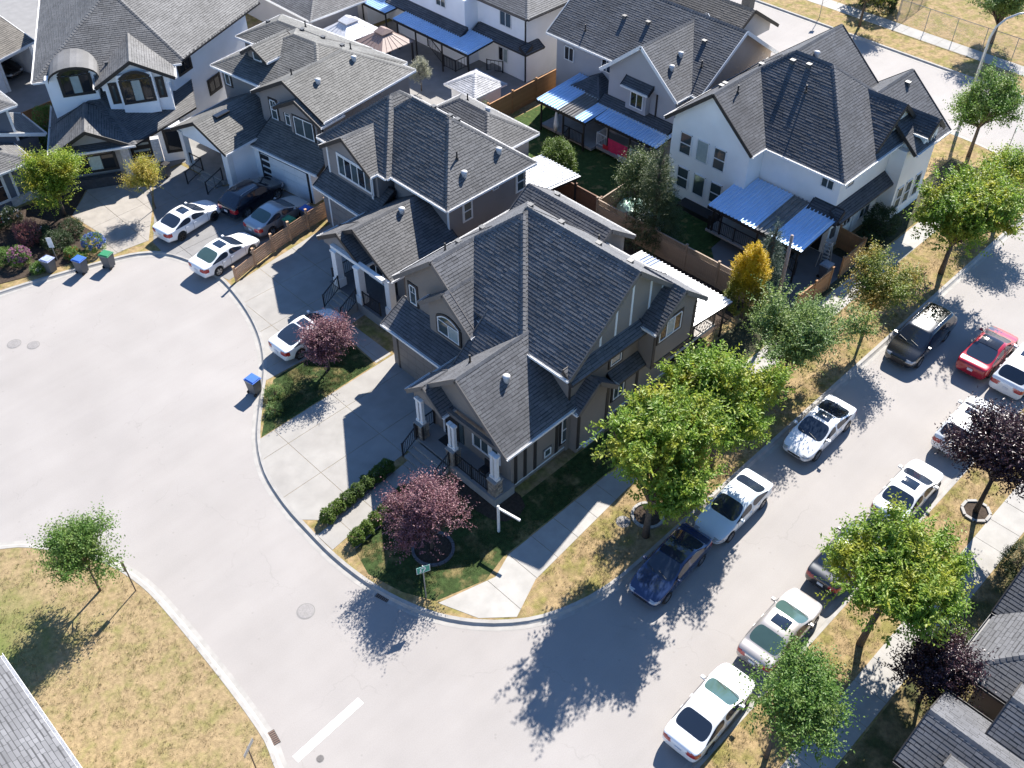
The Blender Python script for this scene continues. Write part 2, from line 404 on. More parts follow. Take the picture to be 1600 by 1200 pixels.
# lawns and beds
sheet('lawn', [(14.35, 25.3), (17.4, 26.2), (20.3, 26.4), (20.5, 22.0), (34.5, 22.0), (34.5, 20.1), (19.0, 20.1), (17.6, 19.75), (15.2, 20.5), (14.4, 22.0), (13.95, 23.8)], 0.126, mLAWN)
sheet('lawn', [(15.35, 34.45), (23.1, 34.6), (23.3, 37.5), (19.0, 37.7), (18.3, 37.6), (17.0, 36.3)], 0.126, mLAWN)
sheet('yard', [(34.8, 22.9), (43.3, 22.9), (43.3, 49), (31, 49), (31, 35.2), (34.8, 35.2)], 0.122, mSOIL)
sheet('back_lawn', [(43.6, 26.0), (49.6, 28.5), (49.6, 35.2), (56, 35.4), (56, 48.4), (43.6, 48.4)], 0.124, mat('back_lawn', (0.045, 0.075, 0.02), rough=0.95, var=0.3, scale=5, bump=0.9, bscale=26, col2=(0.25, 0.18, 0.07), spec=0.15, detail=10, c2range=(0.56, 0.7)))
sheet('patio', [(43.4, 20.5), (50.2, 20.5), (50.2, 28.4), (45.2, 27.9), (43.4, 26.1)], 0.127, mat('patio_concrete', (0.16, 0.155, 0.15), rough=0.9, var=0.1, scale=1.5, detail=8))
sheet('patio', [(40.9, 50.0), (52.8, 49.2), (53.2, 68), (43, 68), (40.9, 58)], 0.128, mat('patio_concrete_pale', (0.24, 0.23, 0.22), rough=0.9, var=0.1, scale=1.5, detail=8))
sheet('flower_bed', [(8.5, 57.5), (12.6, 56.1), (16.0, 55.3), (18.0, 57.4), (17.7, 60.0), (20.2, 62.6), (16.4, 63.5), (12, 64), (8, 62)], 0.150, mSOIL, th=0.12)
sheet('porch_bed', [(20.75, 25.3), (20.3, 24.9), (20.05, 24.0), (20.0, 23.0), (20.15, 22.1), (20.55, 21.5), (21.2, 21.25), (21.9, 21.5), (22.2, 22.1), (22.2, 22.6), (20.8, 22.6)], 0.140, mSOIL)
sheet('side_bed', [(30.5, 20.15), (66, 20.15), (66, 22.3), (35, 22.3), (34.7, 21.2), (30.5, 21.0)], 0.123, mat('bed_cover', (0.06, 0.06, 0.035), rough=0.95, var=0.4, scale=6, bump=0.9, bscale=20, spec=0.15, detail=8))
sheet('front_yard', [(10, 3.55), (66, 3.55), (66, -4), (10, -4)], 0.121, mat('front_yard', (0.07, 0.075, 0.03), rough=0.95, var=0.3, scale=4, bump=0.9, bscale=20, col2=(0.27, 0.19, 0.10), spec=0.15, detail=9))
sheet('school_field', [(83.1, -40), (83.1, 33.5), (160, 33.5), (160, -40)], 0.122, mDRY)
sheet('paved_yard', [(21.0, 61.5), (26.5, 60.8), (30.3, 59.0), (41, 59), (41, 99), (5, 99), (5, 73), (19.7, 72.9), (20, 66)], 0.1225, mat('yard_concrete', (0.21, 0.205, 0.20), rough=0.9, var=0.1, scale=1.5, detail=8))
# painted stop line, manhole covers, drain grates
b = MB(); b.poly([(6.35, 18.80, 0.004), (9.80, 18.96, 0.004), (9.78, 19.32, 0.004), (6.33, 19.16, 0.004)]); tag(b.build('stop_line', mPAINT), kind='structure')
mIRON = mat('cast_iron', (0.13, 0.12, 0.115), rough=0.7, var=0.2, scale=20)
def manhole(x, y, r, z, label, material=None):
    root = thing('manhole_cover', label, 'manhole cover', (x, y, z))
    m = MB(); m.tube([(0, 0, 0.0), (0, 0, 0.008)], [r, r], n=24); m.build('rim', mat('lid_rim', (0.20, 0.19, 0.18), rough=0.8), root)
    m = MB(); m.tube([(0, 0, 0.008), (0, 0, 0.014)], [r * 0.88, r * 0.86], n=24)
    for k in range(-3, 4):
        w = math.sqrt(max(0.01, (r * 0.8) ** 2 - (k * r * 0.22) ** 2)); m.box(-w, w, k * r * 0.22 - 0.012, k * r * 0.22 + 0.012, 0.014, 0.02)
    m.build('lid', material or mIRON, root)
mLIDP = mat('lid_worn', (0.25, 0.235, 0.225), rough=0.8, var=0.15, scale=12)
manhole(10.74, 24.28, 0.42, 0.0, 'round worn manhole cover in the road opposite the clipped hedges', mLIDP)
manhole(9.46, 50.8, 0.40, 0.0, 'pair of pale round manhole covers in the cul-de-sac, one further from the bins', mLIDP)
manhole(10.2, 49.9, 0.36, 0.0, 'pair of pale round manhole covers in the cul-de-sac, one nearer the parked cars', mLIDP)
manhole(7.07, 18.3, 0.16, 0.0, 'small round valve cover beside the white stop line', mIRON)
manhole(24.58, 17.5, 0.36, 0.118, 'round concrete lid in the dry verge near the big tree', mLIDP)
def grate(x, y, rz, label):
    root = thing('drain_grate', label, 'drain grate', (x, y, 0.008), rz)
    m = MB(); m.box(-0.33, 0.33, -0.24, 0.24, 0, 0.008); m.build('frame', mat('grate_pit', (0.02, 0.018, 0.016), var=0.1), root)
    for k in range(7):
        m = MB(); xx = -0.28 + k * 0.093; m.box(xx - 0.018, xx + 0.018, -0.23, 0.23, 0.008, 0.022); m.build('bar', mat('grate_bar', (0.20, 0.13, 0.10), rough=0.8), root)
grate(13.75, 22.45, R(105), 'iron drain grate in the gutter by the shaded corner lawn')
grate(6.18, 20.35, R(80), 'iron drain grate in the gutter by the dry lawn and small sign')

# ---------------------------------------------------------------- house kit
mSH = {}
BAND = {}
def shingle(name, col, isl=0.15, rough=0.7):
    BAND[name] = mat(name + '_painted_shade', tuple(c * 0.42 for c in col), rough=0.85, var=0.16, scale=1.1, island=isl, detail=6)  # darker copy: shade of the unlit butt edges, painted as course lines
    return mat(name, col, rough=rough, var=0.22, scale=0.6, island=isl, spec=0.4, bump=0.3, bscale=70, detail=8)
SH_M = shingle('shingle_charcoal', (0.104, 0.105, 0.111))
SH_3 = shingle('shingle_grey', (0.100, 0.099, 0.100))
SH_2 = shingle('shingle_warm_grey', (0.122, 0.119, 0.111))
SH_1 = shingle('shingle_light_grey', (0.120, 0.118, 0.117))
SH_5 = shingle('shingle_slate', (0.090, 0.093, 0.101))
mDECK = mat('roof_felt', (0.03, 0.03, 0.032), rough=0.95)
mBLK = mat('trim_black', (0.016, 0.015, 0.016), rough=0.55, var=0.1)
mBRN = mat('trim_dark_brown', (0.030, 0.026, 0.024), rough=0.6, var=0.12)
mTAUPE = mat('trim_taupe', (0.135, 0.122, 0.112), rough=0.65, var=0.1)
mWHT = mat('trim_white', (0.72, 0.72, 0.71), rough=0.5, var=0.05)
mGUT = mat('gutter_pale', (0.80, 0.79, 0.77), rough=0.4, var=0.08)
mGUTD = mat('gutter_dark', (0.05, 0.048, 0.048), rough=0.4, var=0.08)
def stucco(name, col, var=0.05): return mat(name, col, rough=0.9, var=var, scale=0.7, bump=0.25, bscale=120, spec=0.25, detail=9)
ST_M = stucco('stucco_taupe', (0.235, 0.205, 0.180))
ST_3 = stucco('stucco_grey', (0.245, 0.225, 0.215))
ST_W = stucco('stucco_white', (0.85, 0.855, 0.86))
ST_C = stucco('stucco_cream', (0.86, 0.85, 0.82))
ST_G = stucco('siding_grey', (0.40, 0.39, 0.40))
mCONCW = mat('foundation_concrete', (0.27, 0.26, 0.245), rough=0.9, var=0.1, scale=2)
mGLS = glassmat('window_glass', (0.055, 0.075, 0.08), 0.06)
mGLD = glassmat('window_glass_dark', (0.018, 0.02, 0.024), 0.05)
mGLC = mat('window_blind', (0.30, 0.36, 0.36), rough=0.25, var=0.08, scale=3)
mSTONE = [mat('stone_%d' % i, c, rough=0.9, var=0.2, scale=9, bump=0.4, bscale=30) for i, c in enumerate([(0.25, 0.21, 0.17), (0.19, 0.165, 0.14), (0.30, 0.26, 0.21)])]
mVENT = mat('vent_metal', (0.10, 0.10, 0.10), rough=0.5, metal=0.3)
mVENTW = mat('vent_pale', (0.55, 0.55, 0.55), rough=0.5)

class House:
    def __init__(s, name, label, cat, o=(0, 0), rot=0.0, world_coords=True, sh=SH_M, fascia=mBRN, gutter=mGUT, wall=ST_M, trim=mBRN, frame=mWHT):
        s.root = thing(name, label, cat, (o[0], o[1], 0), R(rot))
        s.off = (o[0], o[1], 0) if world_coords else (0, 0, 0)
        s.sh, s.fascia, s.gutter, s.wallm, s.trim, s.frame = sh, fascia, gutter, wall, trim, frame
        s.vols = []
    def B(s, mb, name, mats, parent=None, smooth=False):
        return mb.build(name, mats, parent or s.root, s.off, smooth)
    def box(s, name, x0, x1, y0, y1, z0, z1, material=None, parent=None):
        m = MB(); m.box(x0, x1, y0, y1, z0, z1); return s.B(m, name, material or s.wallm, parent)
    def wall(s, poly, z0, z1, material=None):
        m = MB(); m.prism(poly, z0, z1); return s.B(m, 'wall', material or s.wallm)
    def wrect(s, x0, x1, y0, y1, z0, z1, material=None):
        return s.wall([(x0, y0), (x1, y0), (x1, y1), (x0, y1)], z0, z1, material)
    def zat(s, x, y):
        best = None
        for v in s.vols:
            z = v(x, y)
            if z is not None and (best is None or z > best): best = z
        return best
    def roof(s, poly, slopes, z0, ex=0.17, th=0.13, gut=True, gin=0.38, gwall=None, caps=True, sh=None, fascia=None, gutter=None, rakeh=0.24, only=None, cull=None, gbase=None, shing=True):
        n = len(poly); sh = sh or s.sh; fascia = fascia or s.fascia; gutter = gutter or s.gutter
        P = []
        for i in range(n):
            a, c = poly[i], poly[(i + 1) % n]; L = math.hypot(c[0] - a[0], c[1] - a[1])
            e = ((c[0] - a[0]) / L, (c[1] - a[1]) / L); P.append((a, e, (-e[1], e[0]), slopes[i], L))
        def h(i, p): a, e, nn, sl, L = P[i]; return z0 + sl * (nn[0] * (p[0] - a[0]) + nn[1] * (p[1] - a[1]))
        act = [i for i in range(n) if slopes[i] is not None]
        faces = {}
        for i in act:
            f = list(poly)
            for j in act:
                if j != i and f: f = clip(f, lambda p, i=i, j=j: h(i, p) - h(j, p))
            if f: faces[i] = f
        def zfun(x, y):
            for i in range(n):
                a, e, nn, sl, L = P[i]
                if nn[0] * (x - a[0]) + nn[1] * (y - a[1]) < -1e-6: return None
            return min(h(i, (x, y)) for i in act)
        s.vols.append(zfun)
        dk = MB()
        for i, f in faces.items():
            if len(act) == 1 or True:
                top = [(p[0], p[1], h(i, p)) for p in f]
                bot = [(p[0], p[1], h(i, p) - th) for p in f]
                dk.poly(top, 0); dk.poly(bot[::-1], 1)
                k = len(f)
                for q in range(k):
                    w = (q + 1) % k; dk.poly([bot[q], bot[w], top[w], top[q]], 1)
        ro = s.B(dk, 'roof', [mDECK, fascia])
        if shing:
            sb = MB()
            for i, f in faces.items(): s._shingles(sb, f, P[i], lambda p, i=i: h(i, p), ex, cull)
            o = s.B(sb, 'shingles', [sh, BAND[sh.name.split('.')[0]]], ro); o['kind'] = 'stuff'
        # eaves, rakes, ridge caps
        ga, ra, rc = MB(), MB(), MB()
        for i, f in faces.items():
            a, e, nn, sl, L = P[i]; k = len(f)
            for q in range(k):
                p, r_ = f[q], f[(q + 1) % k]
                d = lambda j, t: abs(P[j][2][0] * (t[0] - P[j][0][0]) + P[j][2][1] * (t[1] - P[j][0][1]))
                if d(i, p) < 1e-3 and d(i, r_) < 1e-3:
                    if gut:
                        ga = MB()
                        # open trough: back, floor, front
                        for (w0, w1, zz0, zz1) in ((0.0, 0.014, -0.12, 0.0), (0.014, 0.11, -0.12, -0.10), (0.11, 0.128, -0.12, 0.01)):
                            pa = (p[0] - nn[0] * (w0 + w1) / 2, p[1] - nn[1] * (w0 + w1) / 2, h(i, p) + (zz0 + zz1) / 2 - 0.01)
                            pb = (r_[0] - nn[0] * (w0 + w1) / 2, r_[1] - nn[1] * (w0 + w1) / 2, h(i, r_) + (zz0 + zz1) / 2 - 0.01)
                            ga.beam(pa, pb, w1 - w0, zz1 - zz0)
                        s.B(ga, 'gutter', gutter, ro)
                for j in range(n):
                    if slopes[j] is None and d(j, p) < 1e-3 and d(j, r_) < 1e-3:
                        nj = P[j][2]
                        ra = MB(); ra.beam((p[0] - nj[0] * 0.025, p[1] - nj[1] * 0.025, h(i, p) - rakeh / 2 + 0.03), (r_[0] - nj[0] * 0.025, r_[1] - nj[1] * 0.025, h(i, r_) - rakeh / 2 + 0.03), 0.05, rakeh); s.B(ra, 'rake_board', fascia, ro)
                for j in act:
                    if j > i and abs(h(i, p) - h(j, p)) < 2e-3 and abs(h(i, r_) - h(j, r_)) < 2e-3:
                        A = Vector((p[0], p[1], h(i, p))); Bq = Vector((r_[0], r_[1], h(i, r_)))
                        if A.z > Bq.z: A, Bq = Bq, A
                        D = Bq - A; Ln = D.length
                        if Ln < 0.3 or not caps: continue
                        D.normalize(); na = Vector((-sl * nn[0], -sl * nn[1], 1)).normalized(); bj = P[j]; nb = Vector((-bj[3] * bj[2][0], -bj[3] * bj[2][1], 1)).normalized()
                        ta = na.cross(D); 
                        if ta.z > 0: ta = -ta
                        tb = nb.cross(D)
                        if tb.z > 0: tb = -tb
                        st = 0.24; K = int(Ln / st)
                        for c in range(K):
                            q0 = A + D * (c * st); q1 = A + D * (c * st + st * 1.15)
                            if cull and cull(q0.x, q0.y, q0.z): continue
                            u0, u1 = 0.052, 0.022
                            upv = (na + nb).normalized()
                            for tt in (ta, tb):
                                l0 = q0 + upv * u0; l1 = q1 + upv * u1; m0 = q0 + tt * 0.15 + upv * (u0 - 0.018); m1 = q1 + tt * 0.15 + upv * (u1 - 0.012)
                                rc.poly([l0, m0, m1, l1] if tt is ta else [l0, l1, m1, m0])
                            rc.poly([q0 + ta * 0.15 + upv * (u0 - 0.018), q0 + upv * u0, q0 + tb * 0.15 + upv * (u0 - 0.018), q0])
        if rc.v: o = s.B(rc, 'ridge_cap', sh, ro); o['kind'] = 'stuff'
        # gable walls
        for j in range(n):
            if slopes[j] is None and gwall is not None and (only is None or j in only):
                a, e, nn, sl, L = P[j]
                pts = []
                K = 40
                for t in range(K + 1):
                    q = (a[0] + e[0] * L * t / K + nn[0] * gin, a[1] + e[1] * L * t / K + nn[1] * gin)
                    pts.append((q, min(h(i, q) for i in act) - th - 0.01))
                zb = z0 - 0.35 if gbase is None else gbase
                ins = int(K * 0.35 / L) + 1
                pts = pts[ins:K + 1 - ins]
                prof = [pts[0]] + [pts[t] for t in range(1, len(pts) - 1) if abs((pts[t][1] - pts[t - 1][1]) - (pts[t + 1][1] - pts[t][1])) > 1e-4] + [pts[-1]]
                m = MB()
                def ring(dep): return [(q[0] + nn[0] * dep, q[1] + nn[1] * dep, zb) for q in (prof[0][0], prof[-1][0])][::-1] + [(q[0] + nn[0] * dep, q[1] + nn[1] * dep, z) for q, z in prof]
                A_, B_ = ring(0), ring(0.14)
                m.poly(A_[::-1]); m.poly(B_); k = len(A_)
                for t in range(k): m.poly([A_[t], A_[(t + 1) % k], B_[(t + 1) % k], B_[t]])
                s.B(m, 'gable_wall', gwall)
        return ro
    def _shingles(s, sb, f, PL, hf, ex, cull):
        a, e, nn, sl, L = PL; g = math.sqrt(1 + sl * sl)
        st = [((p[0] - a[0]) * e[0] + (p[1] - a[1]) * e[1], ((p[0] - a[0]) * nn[0] + (p[1] - a[1]) * nn[1])) for p in f]
        def interval(t):
            xs = []
            k = len(st)
            for q in range(k):
                (s0, t0), (s1, t1) = st[q], st[(q + 1) % k]
                if (t0 - t) * (t1 - t) <= 0 and abs(t1 - t0) > 1e-9: xs.append(s0 + (t - t0) / (t1 - t0) * (s1 - s0))
            return (min(xs), max(xs)) if len(xs) >= 2 else None
        tmin = min(p[1] for p in st); tmax = max(p[1] for p in st); dt = ex / g
        up = Vector((-sl * nn[0], -sl * nn[1], 1)) / g
        def P3(ss, t, r): 
            x = a[0] + e[0] * ss + nn[0] * t; y = a[1] + e[1] * ss + nn[1] * t
            z = hf((x, y)); return (x + up.x * r, y + up.y * r, z + up.z * r)
        row = 0; t = tmin + 1e-4
        while t < tmax - 0.03:
            t1 = min(t + dt * 1.06, tmax - 1e-4)
            i0, i1 = interval(t), interval(t1)
            if i0 and i1:
                x = i0[0] - rnd.uniform(0, 0.35); end = max(i0[1], i1[1])
                lo = min(i0[0], i1[0])
                while x > lo: x -= 0.3
                while x < end:
                    w = rnd.choice((0.22, 0.30, 0.34, 0.42, 0.52)); x2 = x + w
                    A0, A1 = max(x, i0[0]), min(x2 - 0.012, i0[1]); B0, B1 = max(x, i1[0]), min(x2 - 0.012, i1[1])
                    x = x2
                    if A1 - A0 < 0.02 and B1 - B0 < 0.02: continue
                    A1 = max(A1, A0); B1 = max(B1, B0)
                    if A1 <= i0[0] and B1 <= i1[0]: continue
                    if cull:
                        c_ = P3((A0 + A1) / 2, t, 0)
                        if cull(*c_): continue
                    hh = 0.0145 + rnd.choice((0, 0, 0.001, 0.0055))
                    v0, v1, v2, v3 = P3(A0, t, hh), P3(A1, t, hh), P3(B1, t1, 0.004), P3(B0, t1, 0.004)
                    u0, u1 = P3(A0, t, 0.0), P3(A1, t, 0.0)
                    k_ = rnd.choice((0.62, 0.74, 0.80)); w2 = tuple(v1[c] + (v2[c] - v1[c]) * k_ for c in range(3)); w3 = tuple(v0[c] + (v3[c] - v0[c]) * k_ for c in range(3))
                    bb = len(sb.v); sb.v += [v0, v1, v2, v3, u0, u1, w2, w3]
                    sb.f += [(bb, bb + 1, bb + 6, bb + 7), (bb + 7, bb + 6, bb + 2, bb + 3), (bb + 4, bb + 5, bb + 1, bb)]; sb.m += [0, 1, 1]  # upper strip and butt face take the painted shade colour
            t += dt; row += 1
    # ---- openings. p: (x, y, z) of the opening's bottom centre on the wall, ang: outward direction in degrees
    def window(s, p, ang, w, h, panes=1, frame=None, trim=None, glass=None, trimw=0.13, arch=0.0, transom=None, sash=False, grid=False, name='window'):
        frame = frame or s.frame; glass = glass or mGLS
        n = Vector((math.cos(R(ang)), math.sin(R(ang)), 0)); t = Vector((-n.y, n.x, 0)); z = Vector((0, 0, 1)); p = Vector(p)
        def bd(mb, u0, u1, z0, z1, d0, d1): mb.obox(p + t * (u0 + u1) / 2 + z * (z0 + z1) / 2 + n * (d0 + d1) / 2, t * (u1 - u0) / 2, z * (z1 - z0) / 2, n * (d1 - d0) / 2)
        fw_ = 0.065; hw = w / 2
        fr = MB()
        bd(fr, -hw, hw, 0, fw_, 0.0, 0.075); bd(fr, -hw, -hw + fw_, fw_, h - (0 if arch else fw_), 0.0, 0.075); bd(fr, hw - fw_, hw, fw_, h - (0 if arch else fw_), 0.0, 0.075)
        def arcpts(r_, k=14): return [(-r_ + 2 * r_ * q / k, h + arch * (1 - (2 * q / k - 1) ** 2)) for q in range(k + 1)]
        if arch:
            ap = arcpts(hw)
            for q in range(len(ap) - 1):
                (u0, z0), (u1, z1) = ap[q], ap[q + 1]
                fr.beam(p + t * u0 + z * z0 + n * 0.037, p + t * u1 + z * z1 + n * 0.037, 0.075, fw_, up=tuple(z))
            bd(fr, -hw + fw_, hw - fw_, h - 0.10, h - 0.05, 0.0, 0.07)
        else: bd(fr, -hw + fw_, hw - fw_, h - fw_, h, 0.0, 0.075)
        for k in range(1, panes):
            u = -hw + w * k / panes; bd(fr, u - 0.03, u + 0.03, fw_, h - fw_, 0.0, 0.07)
        if sash: bd(fr, -hw + fw_, hw - fw_, h * 0.48, h * 0.48 + 0.06, 0.0, 0.072)
        if transom: bd(fr, -hw + fw_, hw - fw_, transom - 0.025, transom + 0.025, 0.0, 0.068)
        if grid:
            for k in range(1, panes * 2): 
                u = -hw + w * k / (panes * 2); bd(fr, u - 0.012, u + 0.012, h * 0.62, h - fw_, 0.0, 0.06)
            bd(fr, -hw + fw_, hw - fw_, h * 0.62 - 0.012, h * 0.62 + 0.012, 0.0, 0.061)
        wo = s.B(fr, name, frame)
        for k in range(panes):
            u0, u1 = -hw + w * k / panes + 0.01, -hw + w * (k + 1) / panes - 0.01
            g_ = glass[k % len(glass)] if isinstance(glass, (list, tuple)) else glass
            rows = [(0.02, h - (0.05 if arch else 0.02))] if not sash else [(0.02, h * 0.48), (h * 0.48 + 0.02, h - 0.02)]
            for z0, z1 in rows:
                pm = MB(); bd(pm, u0, u1, z0, z1, 0.006, 0.04); s.B(pm, 'pane', g_, wo)
        if arch:
            ap = arcpts(hw - 0.02); pm = MB()
            pm.poly([p + t * u + z * (zz - 0.02) + n * 0.038 for u, zz in ap][::-1] + []); s.B(pm, 'pane', glass[0] if isinstance(glass, (list, tuple)) else glass, wo)
        if trim:
            tm = MB(); tw = trimw
            bd(tm, -hw - tw, hw + tw, -tw, 0, 0, 0.05); bd(tm, -hw - tw, -hw, 0, h, 0, 0.05); bd(tm, hw, hw + tw, 0, h, 0, 0.05)
            if arch:
                ap = arcpts(hw + tw * 0.5)
                for q in range(len(ap) - 1):
                    (u0, z0), (u1, z1) = ap[q], ap[q + 1]
                    tm.beam(p + t * u0 + z * (z0 + tw * 0.6) + n * 0.025, p + t * u1 + z * (z1 + tw * 0.6) + n * 0.025, 0.05, tw, up=tuple(z))
            else: bd(tm, -hw - tw, hw + tw, h, h + tw, 0, 0.05)
            s.B(tm, 'trim', trim, wo)
        return wo
    def board(s, name, p, ang, w, h, d=0.04, material=None, parent=None):
        n = Vector((math.cos(R(ang)), math.sin(R(ang)), 0)); t = Vector((-n.y, n.x, 0)); m = MB()
        m.obox(Vector(p) + Vector((0, 0, h / 2)) + n * d / 2, t * w / 2, Vector((0, 0, h / 2)), n * d / 2); return s.B(m, name, material or s.trim, parent)
    def garage(s, p, ang, w, h, material, rows=4, cols=4, trim=None):
        n = Vector((math.cos(R(ang)), math.sin(R(ang)), 0)); t = Vector((-n.y, n.x, 0)); z = Vector((0, 0, 1)); p = Vector(p)
        m = MB(); m.obox(p + z * h / 2 + n * 0.015, t * w / 2, z * h / 2, n * 0.015); do = s.B(m, 'garage_door', mDECK)
        for r_ in range(rows):
            for c in range(cols):
                q = MB(); q.obox(p + t * (-w / 2 + w * (c + 0.5) / cols) + z * (h * (r_ + 0.5) / rows) + n * 0.04, t * (w / cols / 2 - 0.006), z * (h / rows / 2 - 0.008), n * 0.018); s.B(q, 'panel', material, do)
        if trim:
            q = MB()
            q.obox(p + t * (w / 2 + 0.08) + z * (h / 2) + n * 0.03, t * 0.08, z * h / 2, n * 0.03); q.obox(p - t * (w / 2 + 0.08) + z * (h / 2) + n * 0.03, t * 0.08, z * h / 2, n * 0.03)
            q.obox(p + z * (h + 0.08) + n * 0.03, t * (w / 2 + 0.16), z * 0.08, n * 0.03); s.B(q, 'trim', trim, do)
        return do
    def railing(s, pts, z=0.0, h=0.95, material=None, step=0.13, bar=0.022, post=0.07, name='railing'):
        """pts: (x, y, z) polyline of the foot of the railing"""
        m = MB()
        for i in range(len(pts) - 1):
            a, c = Vector(pts[i]), Vector(pts[i + 1]); L = (c - a).length; K = max(1, int(L / step))
            up = Vector((0, 0, 1))
            m.beam(a + up * h, c + up * h, 0.06, 0.045); m.beam(a + up * 0.1, c + up * 0.1, 0.035, 0.035)
            for k in range(1, K):
                q = a + (c - a) * k / K; m.box(q.x - bar / 2, q.x + bar / 2, q.y - bar / 2, q.y + bar / 2, q.z + 0.1, q.z + h - 0.02)
        for q in pts: m.box(q[0] - post / 2, q[0] + post / 2, q[1] - post / 2, q[1] + post / 2, q[2], q[2] + h + 0.06)
        return s.B(m, name, material or mBLK)
    def column(s, x, y, z0, z1, w=0.26, material=None, base=None, basew=0.55, baseh=0.9, name='column'):
        m = MB(); m.box(x - w / 2, x + w / 2, y - w / 2, y + w / 2, z0 + (baseh if base else 0), z1)
        m.box(x - w / 2 - 0.04, x + w / 2 + 0.04, y - w / 2 - 0.04, y + w / 2 + 0.04, z1 - 0.14, z1 - 0.003)
        m.box(x - w / 2 - 0.04, x + w / 2 + 0.04, y - w / 2 - 0.04, y + w / 2 + 0.04, z0 + (baseh if base else 0) + 0.003, z0 + (baseh if base else 0) + 0.16)
        return s.B(m, name, material or mWHT)
    def stonepier(s, x, y, z0, z1, w=0.6):
        m = MB(); m.box(x - w / 2 + 0.02, x + w / 2 - 0.02, y - w / 2 + 0.02, y + w / 2 - 0.02, z0, z1); pr = s.B(m, 'pier', mSTONE[1])
        z = z0
        while z < z1 - 0.05:
            hh = min(rnd.uniform(0.14, 0.22), z1 - z)
            for k in range(4):
                a0 = -w / 2
                while a0 < w / 2 - 0.05:
                    ww = min(rnd.uniform(0.18, 0.34), w / 2 - a0); q = MB(); d0, d1 = w / 2 - 0.02, w / 2 + rnd.uniform(0.005, 0.03)
                    lo, hi = a0 + 0.01, a0 + ww - 0.01
                    if k == 0: q.box(x + d0, x + d1, y + lo, y + hi, z + 0.01, z + hh - 0.01)
                    elif k == 1: q.box(x - d1, x - d0, y + lo, y + hi, z + 0.01, z + hh - 0.01)
                    elif k == 2: q.box(x + lo, x + hi, y + d0, y + d1, z + 0.01, z + hh - 0.01)
                    else: q.box(x + lo, x + hi, y - d1, y - d0, z + 0.01, z + hh - 0.01)
                    if k in (1, 3): s.B(q, 'stone', rnd.choice(mSTONE), pr)
                    a0 += ww
            z += hh
        q = MB(); q.box(x - w / 2 - 0.04, x + w / 2 + 0.04, y - w / 2 - 0.04, y + w / 2 + 0.04, z1 + 0.001, z1 + 0.07); s.B(q, 'cap', mCONCW, pr)
        return pr
    def vent(s, x, y, kind='box', parent=None):
        z = s.zat(x, y)
        if z is None: return
        m = MB()
        if kind == 'box':
            m.box(x - 0.11, x + 0.11, y - 0.13, y + 0.13, z - 0.15, z + 0.16); m.box(x - 0.14, x + 0.14, y - 0.16, y + 0.16, z + 0.163, z + 0.19)
            s.B(m, 'roof_vent', mVENT)
        elif kind == 'dome':
            m.tube([(x, y, z - 0.15), (x, y, z + 0.14), (x, y, z + 0.26), (x, y, z + 0.33)], [0.16, 0.16, 0.2, 0.07], n=14); s.B(m, 'roof_vent', mVENTW, smooth=True)
        else:
            m.tube([(x, y, z - 0.15), (x, y, z + 0.5)], [0.05, 0.05], n=8); m.tube([(x, y, z - 0.1), (x, y, z + 0.1)], [0.12, 0.07], n=8); s.B(m, 'vent_pipe', mBLK)
def rect(x0, x1, y0, y1): return [(x0, y0), (x1, y0), (x1, y1), (x0, y1)]
# slopes for rect order: edge0 = y0 side, edge1 = x1 side, edge2 = y1 side, edge3 = x0 side
def gx(s): return [s, None, s, None]       # ridge along x
def gy(s): return [None, s, None, s]       # ridge along y
def metal_cover(H, x0, x1, y0, y1, z_hi, z_lo, high='x1', material=None, clear=(), posts=(), label_frame=mBLK, clearmat=None, rib=0.27):
    """ribbed sheet-metal patio roof sloping in x; ribs run down the slope. clear: y-intervals of clear panels"""
    segs = []; y = y0
    cuts = sorted(clear)
    for c in cuts: segs.append((y, c[0], 0)); segs.append((c[0], c[1], 1)); y = c[1]
    segs.append((y, y1, 0))
    zl, zr = (z_lo, z_hi) if high == 'x1' else (z_hi, z_lo)
    fr = MB(); fr.beam((x0 + 0.05, y0, zl - 0.16), (x0 + 0.05, y1, zl - 0.16), 0.08, 0.16)
    fr.beam((x0, y0 + 0.03, zl - 0.10), (x1, y0 + 0.03, zr - 0.10), 0.06, 0.12); fr.beam((x0, y1 - 0.03, zl - 0.10), (x1, y1 - 0.03, zr - 0.10), 0.06, 0.12)
    k = max(2, int((y1 - y0) / 1.2))
    for i in range(1, k): yy = y0 + (y1 - y0) * i / k; fr.beam((x0 + 0.1, yy, zl - 0.09), (x1, yy, zr - 0.09), 0.05, 0.10)
    co = H.B(fr, 'patio_cover', label_frame)
    for (a, c, cl) in segs:
        if c - a < 0.05: continue
        m = MB(); n = max(1, int(round((c - a) / rib))); w = (c - a) / n
        prof = []
        for i in range(n): prof += [(a + i * w, 0.0), (a + i * w + w * 0.58, 0.0), (a + i * w + w * 0.70, 0.075), (a + i * w + w * 0.88, 0.075)]
        prof.append((c, 0.0))
        for i in range(len(prof) - 1):
            (ya, za), (yb, zb) = prof[i], prof[i + 1]
            m.poly([(x0, ya, zl + za), (x1, ya, zr + za), (x1, yb, zr + zb), (x0, yb, zl + zb)][::-1] )
            m.poly([(x0, ya, zl + za - 0.012), (x1, ya, zr + za - 0.012), (x1, yb, zr + zb - 0.012), (x0, yb, zl + zb - 0.012)])
        H.B(m, 'clear_panel' if cl else 'metal_sheet', clearmat if cl else material, co)
    for (px, py, pz) in posts:
        m = MB(); zt = zl + (zr - zl) * (px - x0) / (x1 - x0) - 0.24
        m.box(px - 0.05, px + 0.05, py - 0.05, py + 0.05, pz, zt); H.B(m, 'post', label_frame, co)
    return co

